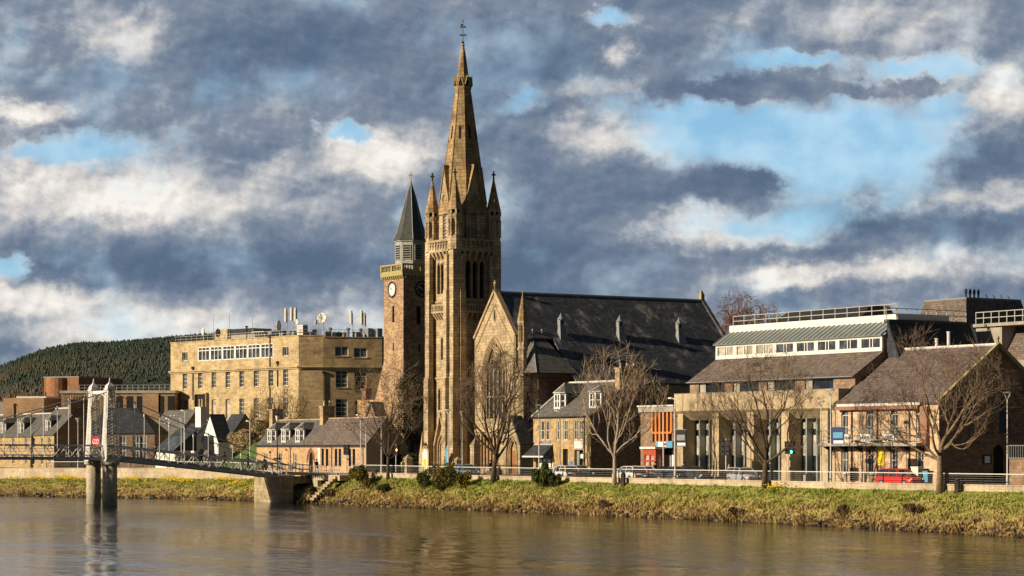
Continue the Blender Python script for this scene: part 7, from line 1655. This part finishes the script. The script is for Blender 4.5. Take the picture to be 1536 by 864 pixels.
# ================================================================== people
SKIN = plain('skin', (.45, .28, .2), .6, var=.03)
CLO = {k: plain('cloth_' + k, c, .9, var=.1) for k, c in dict(black=(.02, .02, .025), navy=(.03, .04, .09), grey=(.12, .12, .13), denim=(.06, .09, .16), red=(.4, .03, .03), hivis=(.5, .65, .05), brown=(.12, .07, .04), pale=(.5, .45, .4)).items()}
HAIR = plain('hair', (.03, .02, .015), .9, var=.1)
def skin_obj(name, J, E, m, par, fr_, base, ang, root=0):
    me = bpy.data.meshes.new(name); ca, sa = math.cos(ang), math.sin(ang)
    me.from_pydata([(x * ca - y * sa, x * sa + y * ca, z) for (x, y, z, r) in J], E, []); o = bpy.data.objects.new(name, me); col.objects.link(o)
    sm = o.modifiers.new('skin', 'SKIN'); 
    if not me.skin_vertices: me.skin_vertices.new()
    sv_ = me.skin_vertices[0].data
    for i, (x, y, z, r) in enumerate(J): sv_[i].radius = (r, r); sv_[i].use_root = (i == root)
    ss = o.modifiers.new('sub', 'SUBSURF'); ss.levels = 1; ss.render_levels = 1
    me.materials.append(m); o.parent = par; return o
def person(px, v, z, ang, label, top, legs, pose='walk', s=1.0, wr=None):
    u = G.U(px, v); t = thing('person', label, 'person', u, v, z)
    a = .32 if pose == 'walk' else .05; H = s
    # x forward, y side
    hip, kn = .92, .50
    J = [(0, 0, .98, .13), (0, 0, 1.15, .125), (0, 0, 1.38, .15), (0, 0, 1.50, .065), (.02, 0, 1.62, .09), (.03, 0, 1.71, .085),
         (0, .09, .90, .09), (a * .6, .1, .5, .062), (a * .75, .1, .09, .04), (a * .75 + .15, .1, .04, .035),
         (0, -.09, .90, .09), (-a * .25, -.1, .5, .062), (-a * 1.1, -.1, .12, .04), (-a * 1.1 + .14, -.1, .05, .035),
         (0, .2, 1.40, .058), (-a * .5, .24, 1.12, .043), (a * .2, .25, .88, .033), (a * .32, .25, .79, .035),
         (0, -.2, 1.40, .058), (a * .35, -.24, 1.12, .043), (a * 1.1, -.22, .96, .033), (a * 1.3, -.22, .90, .035)]
    E = [(0, 1), (1, 2), (2, 3), (3, 4), (4, 5), (0, 6), (6, 7), (7, 8), (8, 9), (0, 10), (10, 11), (11, 12), (12, 13), (2, 14), (14, 15), (15, 16), (16, 17), (2, 18), (18, 19), (19, 20), (20, 21)]
    J = [(x * H, y * H, z_ * H, r * H) for x, y, z_, r in J]
    skin_obj('body', J, E, SKIN, t, G, 0, ang)
    g_ = lambda ids, k, dr: ([(J[i][0], J[i][1], J[i][2] - (0.01 if i == 3 else 0), J[i][3] * k + dr) for i in ids])
    ids = [0, 1, 2, 14, 15, 16, 18, 19, 20]; skin_obj('jacket', g_(ids, 1.12, .02), [(0, 1), (1, 2), (2, 3), (3, 4), (4, 5), (2, 6), (6, 7), (7, 8)], CLO[top], t, G, 0, ang)
    ids = [0, 6, 7, 8, 10, 11, 12]; skin_obj('trousers', g_(ids, 1.08, .015), [(0, 1), (1, 2), (2, 3), (0, 4), (4, 5), (5, 6)], CLO[legs], t, G, 0, ang)
    ca, sa = math.cos(ang), math.sin(ang)
    mb = MB(); cx, cy = u + (J[5][0] - .02) * ca, v + (J[5][0] - .02) * sa; mb.ball((cx, cy, z + 1.70 * H), .115 * H, 10, 1.05); mb.build('hair', HAIR, t, True)
    for i in (9, 13):
        x, y, z_, r = J[i]; mb = MB(); wx, wy = u + x * ca - y * sa, v + x * sa + y * ca; mb.ball((wx, wy, z + z_), .06, 6, .8); mb.ball((wx - .1 * ca, wy - .1 * sa, z + z_ + .01), .06, 6, .8); mb.build('shoe', CLO['black'], t)
def bv(px, off=0): return G.line(px, (pu0 + off, 0), (0, 1))
for px, off, an, lb, tp, lg_ in ((232.5, -.6, 1.5, 'person in dark clothes on the footbridge, nearest the pylons', 'black', 'black'), (302, 0, 1.5, 'person in a navy coat in the middle of the footbridge, above the lawn', 'navy', 'black'), (336.5, -.5, -1.6, 'person in a black jacket striding towards the pylons, second from the bank on the footbridge', 'black', 'grey'), (372, .4, 1.5, 'person in grey clothes on the footbridge in front of the lawn shrub', 'grey', 'denim'), (397, 0, -1.6, 'person in dark clothes at the bank end of the footbridge', 'navy', 'black')):
    v = bv(px, off); u = pu0 + off; t_ = None
    person(px, v, deckz(v) + .0, an, lb, tp, lg_)
for px, dv, an, lb, tp, lg_, ps in ((475, 5.5, 0, 'person in dark clothes walking past the arched hall door', 'black', 'grey', 'walk'), (604.5, 9.6, .2, 'person in a yellow high-visibility jacket by the hall gable', 'hivis', 'grey', 'stand'), (679.5, 9.4, 3, 'person in a red jacket near the church tower door', 'red', 'black', 'stand'), (736, 11.5, 0, 'person in a blue and pale top behind the tree before the great window', 'navy', 'denim', 'stand'), (983, 8.8, 0, 'person in a brown coat beside the red shopfront', 'brown', 'black', 'walk'), (1026, 8.9, 3, 'person in navy at the left concrete fin', 'navy', 'black', 'stand'), (1093.5, 9.0, 1, 'person in a pale top behind the silver car', 'pale', 'black', 'stand')):
    v = wvp(px) + dv; person(px, v, 3.16, an, lb, tp, lg_, ps)
# ================================================================== trees
def bark(n, c, c2): return plain(n, c, .9, var=.3, scale=3, bump=.4, c2=c2, spec=.15)
M['bark'] = bark('dark_bark', (.06, .045, .032), (.13, .095, .065)); M['bark_pale'] = bark('pale_bark', (.30, .235, .17), (.46, .37, .28)); M['bark_mid'] = bark('brown_bark', (.15, .105, .07), (.26, .19, .12))
M['twig'] = plain('brown_twig', (.17, .12, .08), .9, var=.2, spec=.1); M['twig_red'] = plain('red_twig', (.19, .10, .07), .9, var=.2, spec=.1); M['twig_pale'] = plain('pale_twig', (.34, .25, .175), .9, var=.2, spec=.1); M['twig_gold'] = plain('golden_twig', (.27, .19, .085), .9, var=.2, spec=.1)
def tree(px, v, zb, top_py, wl, wr, label, seed, bm='bark', tm='twig', h0=2.2, r0=.28, nl=6, lean=0, name='bare_tree', cat='tree', dens=1.0, spread=.95, low=.28, group=None, tw=.0115, droop=0):
    rd = random.Random(seed); u = G.U(px, v); W0 = G.w((u, v, zb)); H = G.Z(top_py, u, v) - zb
    Fw = Fr(W0.x, W0.y, 0); t = thing(name, label, cat, 0, 0, zb, Fw, group)
    pxm = F / W0.y; RL, RR = (px - wl) / pxm, (wr - px) / pxm; RX = (RL + RR) / 2; cx = (RR - RL) / 2; zc = zb + H * (1 + low) / 2; RZ = H * (1 - low) / 2; RY = RX
    def inside(p, k=1.0): k *= 1 + .45 * noise.noise(((p.x - cx) / RX * 1.6 + seed, p.y / RY * 1.6, (p.z - zc) / RZ * 1.6)); return ((p.x - cx) / RX) ** 2 + (p.y / RY) ** 2 + ((p.z - zc) / RZ) ** 2 < k
    tr, cr, tg = MB(Fw), MB(Fw), MB(Fw)
    pts = [Vector((0, 0, zb - .3)), Vector((lean * .1, 0, zb + h0 * .35)), Vector((lean * .5, rd.uniform(-.1, .1), zb + h0 * .7)), Vector((lean, 0, zb + h0))]
    tr.path(pts, [r0 * 1.35, r0 * 1.05, r0 * .95, r0 * .9], 10)
    from collections import deque
    Qd = deque(); cnt = 0; C0 = Vector((cx, 0, zc))
    def shoot(p, nd, a=1.0):
        s2 = p + nd * rd.uniform(.35, .9) * a; tg.path([p, p.lerp(s2, .5) + Vector((rd.gauss(0, .05), rd.gauss(0, .05), .04)), s2], [tw * 1.1, tw, tw * .55], 3, False)
        s3 = s2 + (nd + Vector((rd.gauss(0, .5), rd.gauss(0, .5), .3))).normalized() * rd.uniform(.2, .45); tg.path([p.lerp(s2, .6), s3], [tw * .8, tw * .5], 3, False)
    def rot(dd, lo, hi):
        ax_ = dd.cross(Vector((rd.gauss(0, 1), rd.gauss(0, 1), rd.gauss(0, 1))))
        return (Matrix.Rotation(rd.uniform(lo, hi), 3, ax_.normalized()) @ dd) if ax_.length > 1e-3 else dd
    def grow(p, d, L, r, dep): Qd.append((p.copy(), d.copy(), L, r, dep))
    def run():
        nonlocal cnt
        while Qd and cnt < 3600:
            p, d, L, r, dep = Qd.popleft(); n = 3 if dep < 3 else 2; P = [p]; q = p.copy(); dd = d.copy()
            for i in range(n):
                dd = (dd + Vector((rd.gauss(0, .15), rd.gauss(0, .15), rd.gauss(.035 - droop * dep * .03, .10)))).normalized(); s_ = q + dd * (L / n)
                if dep > 0 and not inside(s_, 1.0): dd = (dd + (C0 - s_).normalized() * .45).normalized(); s_ = q + dd * (L / n * (.45 if not inside(s_, 1.15) else .8))
                q = s_; P.append(q)
            re = r * .74; mbx = tr if dep < 2 else cr if r > .022 else tg; nn = 7 if dep < 2 else 5 if r > .035 else 3
            mbx.path(P, [r + (re - r) * i / n for i in range(n + 1)], nn, False); cnt += 1
            if r > tw * 1.2 and dep < 9:
                for j in range(2 if rd.random() < .6 else 3):
                    nd = rot(dd, *( (.25, .75) if j else (.05, .35))); nd.z += .03; nd.normalize()
                    grow(q, nd, L * rd.uniform(.68, .9), max(tw, re * (rd.uniform(.5, .7) if j else rd.uniform(.8, .92))), dep + 1)
            else:
                for _ in range(2): shoot(q, rot(dd, .1, .7))
            for i in range(1, n + 1):
                if dep < 2:
                    if rd.random() < .6 * dens: grow(P[i], rot(dd, .5, 1.1), L * .6, max(tw * 2, r * .4), dep + 2)
                else:
                    for _ in range(1 if rd.random() < dens * .62 else 0): shoot(P[i], rot(dd, .4, 1.2))
    base = pts[-1]
    for j in range(nl):
        a = 2 * math.pi * (j + rd.uniform(-.25, .25)) / nl; el = rd.uniform(.2, spread) if j else .12
        d = Vector((math.cos(a) * math.sin(el) * RX / RZ * 1.1, math.sin(a) * math.sin(el) * RX / RZ * 1.1, math.cos(el))).normalized()
        st = base + Vector((0, 0, -rd.uniform(0, h0 * .3) if j else 0)); grow(st, d, H * rd.uniform(.20, .27), r0 * rd.uniform(.42, .62) if j else r0 * .7, 0)
    run()
    tr.build('trunk', M[bm], t, True); c_ = cr.build('crown', M[bm], t); tg.build('twigs', M[tm], t)
    return t
tree(740, wvp(740) - .5, 2.95, 532, 686, 806, 'leafless dark tree on the bank in front of the great church window', 11, h0=2.6, r0=.26, nl=8, spread=1.0, low=.2, lean=.3, dens=.6)
tree(922, wvp(922) - .5, 2.9, 533, 852, 1000, 'leafless pale-barked tree with spreading silvery limbs beside the golden shop house', 23, 'bark_pale', 'twig_pale', h0=3.0, r0=.19, nl=7, spread=1.35, low=.26, dens=.65)
tree(1147, wvp(1147) - .5, 2.85, 528, 1060, 1238, 'leafless dark tree on the bank in front of the concrete fins', 31, 'bark', 'twig', h0=2.4, r0=.24, nl=7, spread=1.25, low=.2, lean=.1, dens=.6)
tree(1410, wvp(1410) - .5, 2.95, 500, 1298, 1512, 'largest leafless brown tree, in front of the mauve-roofed gabled building', 47, 'bark_mid', 'twig', h0=3.2, r0=.24, nl=8, spread=1.35, low=.18, dens=.55)
tree(582, wvp(582) - .45, 2.98, 538, 520, 655, 'leafless dark tree on the bank in front of the hall gable', 53, 'bark', 'twig', h0=2.4, r0=.17, nl=7, spread=1.2, low=.22)
tree(1112, 190, 10, 442, 1076, 1150, 'rounded leafless purplish tree on the skyline behind the nave roof end', 61, 'bark_mid', 'twig_red', h0=5, r0=.3, nl=6, low=.1, dens=1.3, tw=.02)
tree(1156, 196, 10, 458, 1125, 1190, 'smaller leafless purplish tree right of the rounded skyline tree', 67, 'bark_mid', 'twig_red', h0=4.5, r0=.25, nl=6, low=.1, dens=1.3, tw=.02)
tree(1372, 153, 6, 505, 1320, 1428, 'reddish leafless tree behind the mauve roof, in front of the dark slate slope', 71, 'bark_mid', 'twig_red', h0=4, r0=.22, nl=7, low=.1, dens=1.2, tw=.014)
tree(418, 152, 4, 580, 378, 466, 'round golden-brown leafless tree in front of the stone office', 79, 'bark_mid', 'twig_gold', h0=2.6, r0=.22, nl=7, low=.16, dens=1.5, spread=1.1, tw=.016)
tree(905, 146, 3.2, 600, 868, 962, 'leafless reddish tree in the shaded gap left of the framed shop', 83, 'bark', 'twig_red', h0=1.2, r0=.14, nl=6, low=.05, tw=.013)
tree(1390, 136.5, 3, 640, 1375, 1460, 'small leafless reddish sapling against the shaded gable', 85, 'bark', 'twig', h0=1.2, r0=.08, nl=5, low=.05, tw=.011) if False else None

# ------------------------------------------------------------------ leafy shrubs
def leafmat(n, a, b_, c=None):
    m, g_, b = mat(n); o_ = g_.n('TexCoord').outputs['Object']; k = g_.noise(o_, 1.6, 4, .7)
    g_.set(b.inputs['Base Color'], g_.ramp(k, [(.3, a), (.5, b_), (.68, c or b_)])); b.inputs['Roughness'].default_value = .8; b.inputs['Specular IOR Level'].default_value = .15; return m
M['gorse'] = leafmat('gorse_leaf', (.02, .035, .01), (.06, .07, .018), (.12, .09, .02)); M['gorse_flower'] = leafmat('gorse_flower', (.45, .22, .01), (.65, .38, .02)); M['broom'] = leafmat('broom_leaf', (.03, .045, .015), (.09, .11, .03), (.16, .16, .05))
M['beige'] = leafmat('beige_leaf', (.14, .10, .05), (.40, .31, .17), (.55, .44, .27)); M['ivy'] = leafmat('ivy_leaf', (.012, .014, .008), (.04, .04, .015), (.07, .06, .025)); M['hedge'] = leafmat('hedge_leaf', (.012, .02, .008), (.03, .045, .015)); M['bramble'] = leafmat('bramble_stem', (.05, .03, .02), (.14, .085, .05), (.22, .15, .08))
M['daff'] = plain('daffodil_yellow', (.85, .62, .02), .6, var=.08); M['daffleaf'] = leafmat('daffodil_leaf', (.05, .09, .02), (.11, .17, .04))
def shrub(px, v, zb, w_, h_, d_, label, m, n=2200, sz=.13, name='shrub', cat='shrub', flower=None, seed=1, clumps=9, up=.3, nf=500, stem=True):
    rd = random.Random(seed); u = G.U(px, v); t = thing(name, label, cat, u, v, zb)
    cl = [(rd.gauss(0, .26) * w_, rd.gauss(0, .22) * d_, h_ * rd.uniform(.2, .75), rd.uniform(.24, .42)) for _ in range(clumps)]
    lf, fl, stm = MB(), MB(), MB()
    def leaf(mb, p, s_, dr):
        a = Vector((rd.gauss(0, 1), rd.gauss(0, 1), rd.gauss(0, 1) + up * 2)).normalized(); b_ = a.cross(Vector((rd.gauss(0, 1), rd.gauss(0, 1), rd.gauss(0, 1)))).normalized()
        q = Vector(p); mb.add([q - b_ * s_ * .4, q + b_ * s_ * .4, q + a * s_ * 1.4], [(0, 1, 2)])
    for i in range(n + (nf if flower else 0)):
        c = rd.choice(cl); d = Vector((rd.gauss(0, 1), rd.gauss(0, 1), rd.gauss(0, 1))).normalized() * rd.uniform(.55, 1.05) ** .6
        p = (u + c[0] + d.x * c[3] * w_ * .55, v + c[1] + d.y * c[3] * d_ * .6, zb + max(.02, c[2] + d.z * c[3] * h_ * .75))
        if i < n: leaf(lf, p, sz * rd.uniform(.6, 1.4), d)
        else: leaf(fl, p, sz * rd.uniform(.5, .9), d)
    lf.build('foliage', m, t)
    if flower: fl.build('flowers', flower, t, kind='stuff')
    for c in cl: stm.path([(u + c[0] * .2, v + c[1] * .2, zb - .3), (u + c[0] * .7, v + c[1] * .7, zb + c[2] * .6), (u + c[0], v + c[1], zb + c[2])], [.05, .03, .015], 4)
    stm.build('stems', M['bark'], t); return t
def bz(px, v):
    u = G.U(px, v); wz = wallv(u); wa = interp(WATER, u)[0]; return bank_pt(u, max(0, min(1, (v - wa) / (wz[0] + .05 - wa)))).z
def bshrub(px, dv, *a, **k): v = wvp(px) - dv; return shrub(px, v, bz(px, v) - .05, *a, **k)
bshrub(545, 1.6, 2.6, 3.0, 2.0, 'tall gorse bush in orange-yellow flower at the top of the bank beside the ramp', M['gorse'], 3200, .14, 'gorse_bush', flower=M['gorse_flower'], seed=2, nf=900)
bshrub(578, 2.4, 1.8, 1.0, 1.4, 'small dark gorse bush low on the bank below the hall gable', M['gorse'], 1200, .12, 'gorse_bush', seed=3)
bshrub(634, 1.6, 2.8, 2.3, 2.0, 'dark brownish gorse bush, leftmost of the clump below the church tower', M['gorse'], 2600, .13, 'gorse_bush', seed=4)
bshrub(668, 1.5, 3.6, 2.7, 2.2, 'broad gorse bush with orange flowers, middle of the clump below the church tower', M['gorse'], 3600, .13, 'gorse_bush', flower=M['gorse_flower'], seed=5, nf=700)
bshrub(694, 1.7, 1.8, 2.0, 1.6, 'orange-flowered gorse bush, rightmost of the clump below the church tower', M['gorse'], 1700, .12, 'gorse_bush', flower=M['gorse_flower'], seed=6, nf=800)
bshrub(812, 1.2, 2.5, 2.6, 2.0, 'spiky green broom bush on the bank in front of the awning', M['broom'], 4200, .2, 'broom_bush', seed=8, up=1.6)
bshrub(834, 1.0, 1.5, 1.5, 1.2, 'dark low bush just right of the spiky broom', M['gorse'], 1200, .12, 'low_bush', seed=9)
for px, dv, lb, sd in ((1106, 4.6, 'dark twiggy stub at the waterline below the concrete fins', 12), (1262, 4.9, 'dark twiggy stub at the waterline left of the red car', 13), (900, 4.2, 'brown bramble tangle low on the bank under the white car', 14), (470, 2.8, 'leafless bramble tangle beside the bridge abutment', 15), (494, 3.2, 'leafless bramble tangle under the river steps', 16), (1372, 4.9, 'brown bramble tangle at the waterline below the blue bin', 17)):
    bshrub(px, dv, 1.9, 1.0, 1.3, lb, M['bramble'], 900, .13, 'bramble_bush', seed=sd, clumps=5, up=.8)
shrub(362, 146.5, 5.6, 6.5, 3.4, 2.5, 'large beige-leaved shrub on the lawn', M['beige'], 6500, .17, 'beige_shrub', seed=20, clumps=16)
shrub(385, 148, 6.4, 4.0, 3.4, 2.5, 'smaller beige-leaved shrub behind the large one on the lawn', M['beige'], 3500, .17, 'beige_shrub', seed=21, clumps=10)
shrub(284, 140, 3.2, 3.5, 2.4, 1.6, 'dark bare hedge between the glass-roofed shed and the lawn', M['hedge'], 2500, .15, 'dark_shrub', seed=22, clumps=10)
shrub(625, 147, 3.1, 5.5, 2.6, 2.5, 'dark clipped hedge in shade left of the church tower', M['hedge'], 4000, .16, 'dark_hedge', cat='hedge', seed=24, clumps=14)
def leafytree(px, v, zb, top_py, w_, label, m, seed, n=7000, sz=.2):
    rd = random.Random(seed); u = G.U(px, v); H = G.Z(top_py, u, v) - zb; t = thing('evergreen_tree', label, 'tree', u, v, zb); tr, lf = MB(), MB()
    tr.path([(u, v, zb - .3), (u + .1, v, zb + H * .4), (u, v, zb + H * .85)], [.3, .2, .05], 7)
    cl = []
    for k in range(26):
        a = rd.uniform(0, 6.28); hh_ = rd.uniform(.25, .95); r = w_ * .5 * math.sin(math.pi * min(1, hh_ * .95)) ** .6 * rd.uniform(.3, .9); p = Vector((u + r * math.cos(a), v + r * math.sin(a), zb + H * hh_)); cl.append((p, w_ * rd.uniform(.12, .2)))
        tr.path([(u, v, p.z - H * .12), p.lerp(Vector((u, v, p.z)), .4), p], [.09, .05, .02], 4)
    for i in range(n):
        p, r = rd.choice(cl); d = Vector((rd.gauss(0, 1), rd.gauss(0, 1), rd.gauss(0, 1))).normalized() * r * rd.uniform(.4, 1.1); q = p + d; a = Vector((rd.gauss(0, 1), rd.gauss(0, 1), rd.gauss(0, 1))).normalized(); b_ = a.cross(d).normalized(); s_ = sz * rd.uniform(.6, 1.3)
        lf.add([q - b_ * s_ * .5, q + b_ * s_ * .5, q + a * s_], [(0, 1, 2)])
    tr.build('trunk', M['bark'], t); lf.build('crown', m, t)
leafytree(618, 149, 3.2, 560, 6.5, 'dark ivy-clad tree between the clock tower and the church spire tower', M['ivy'], 91)
# daffodils on the left bank, drift by drift
def daffs(px, w_, dv, n, label, seed):
    rd = random.Random(seed); v0 = wvp(px) - dv; u0_ = G.U(px, v0); t = thing('daffodil_drift', label, 'daffodils', u0_, v0, bz(px, v0), group='daffodil drifts'); fl, lf = MB(), MB()
    for i in range(n):
        u = u0_ + rd.gauss(0, .33) * w_; v = v0 + rd.gauss(0, .35); wz = wallv(u); wa = interp(WATER, u)[0]; z = bank_pt(u, max(0, min(1, (v - wa) / (wz[0] - wa)))).z; h_ = rd.uniform(.3, .5)
        for k in range(3): a = rd.uniform(0, 6.28); lf.add([(u - .02, v, z - .05), (u + .02, v, z - .05), (u + .12 * math.cos(a), v + .12 * math.sin(a), z + h_ * .9)], [(0, 1, 2)])
        fl.lathe(u, v - .03, [(.02, z + h_ - .03), (.085, z + h_ + .02), (.03, z + h_ + .07)], 6)
    fl.build('blooms', M['daff'], t, kind='stuff'); lf.build('leaves', M['daffleaf'], t)
for k, (px, w_, dv, n, lb) in enumerate(((20, 3, .9, 40, 'thin daffodil drift at the left edge of the bank'), (57, 5, .9, 90, 'small daffodil drift below the two end houses'), (102, 7, 1.0, 220, 'dense daffodil drift just left of the bridge piers'), (202, 5, 1.0, 120, 'daffodil drift just right of the bridge piers'), (268, 9, 1.2, 260, 'widest daffodil drift, below the white chimney house'), (345, 8, 1.2, 230, 'daffodil drift below the lawn, nearest the abutment'), (1160, 3.4, .6, 60, 'lone daffodil clump at the foot of the tree by the concrete fins'))): daffs(px, w_, dv, n, lb, 200 + k)
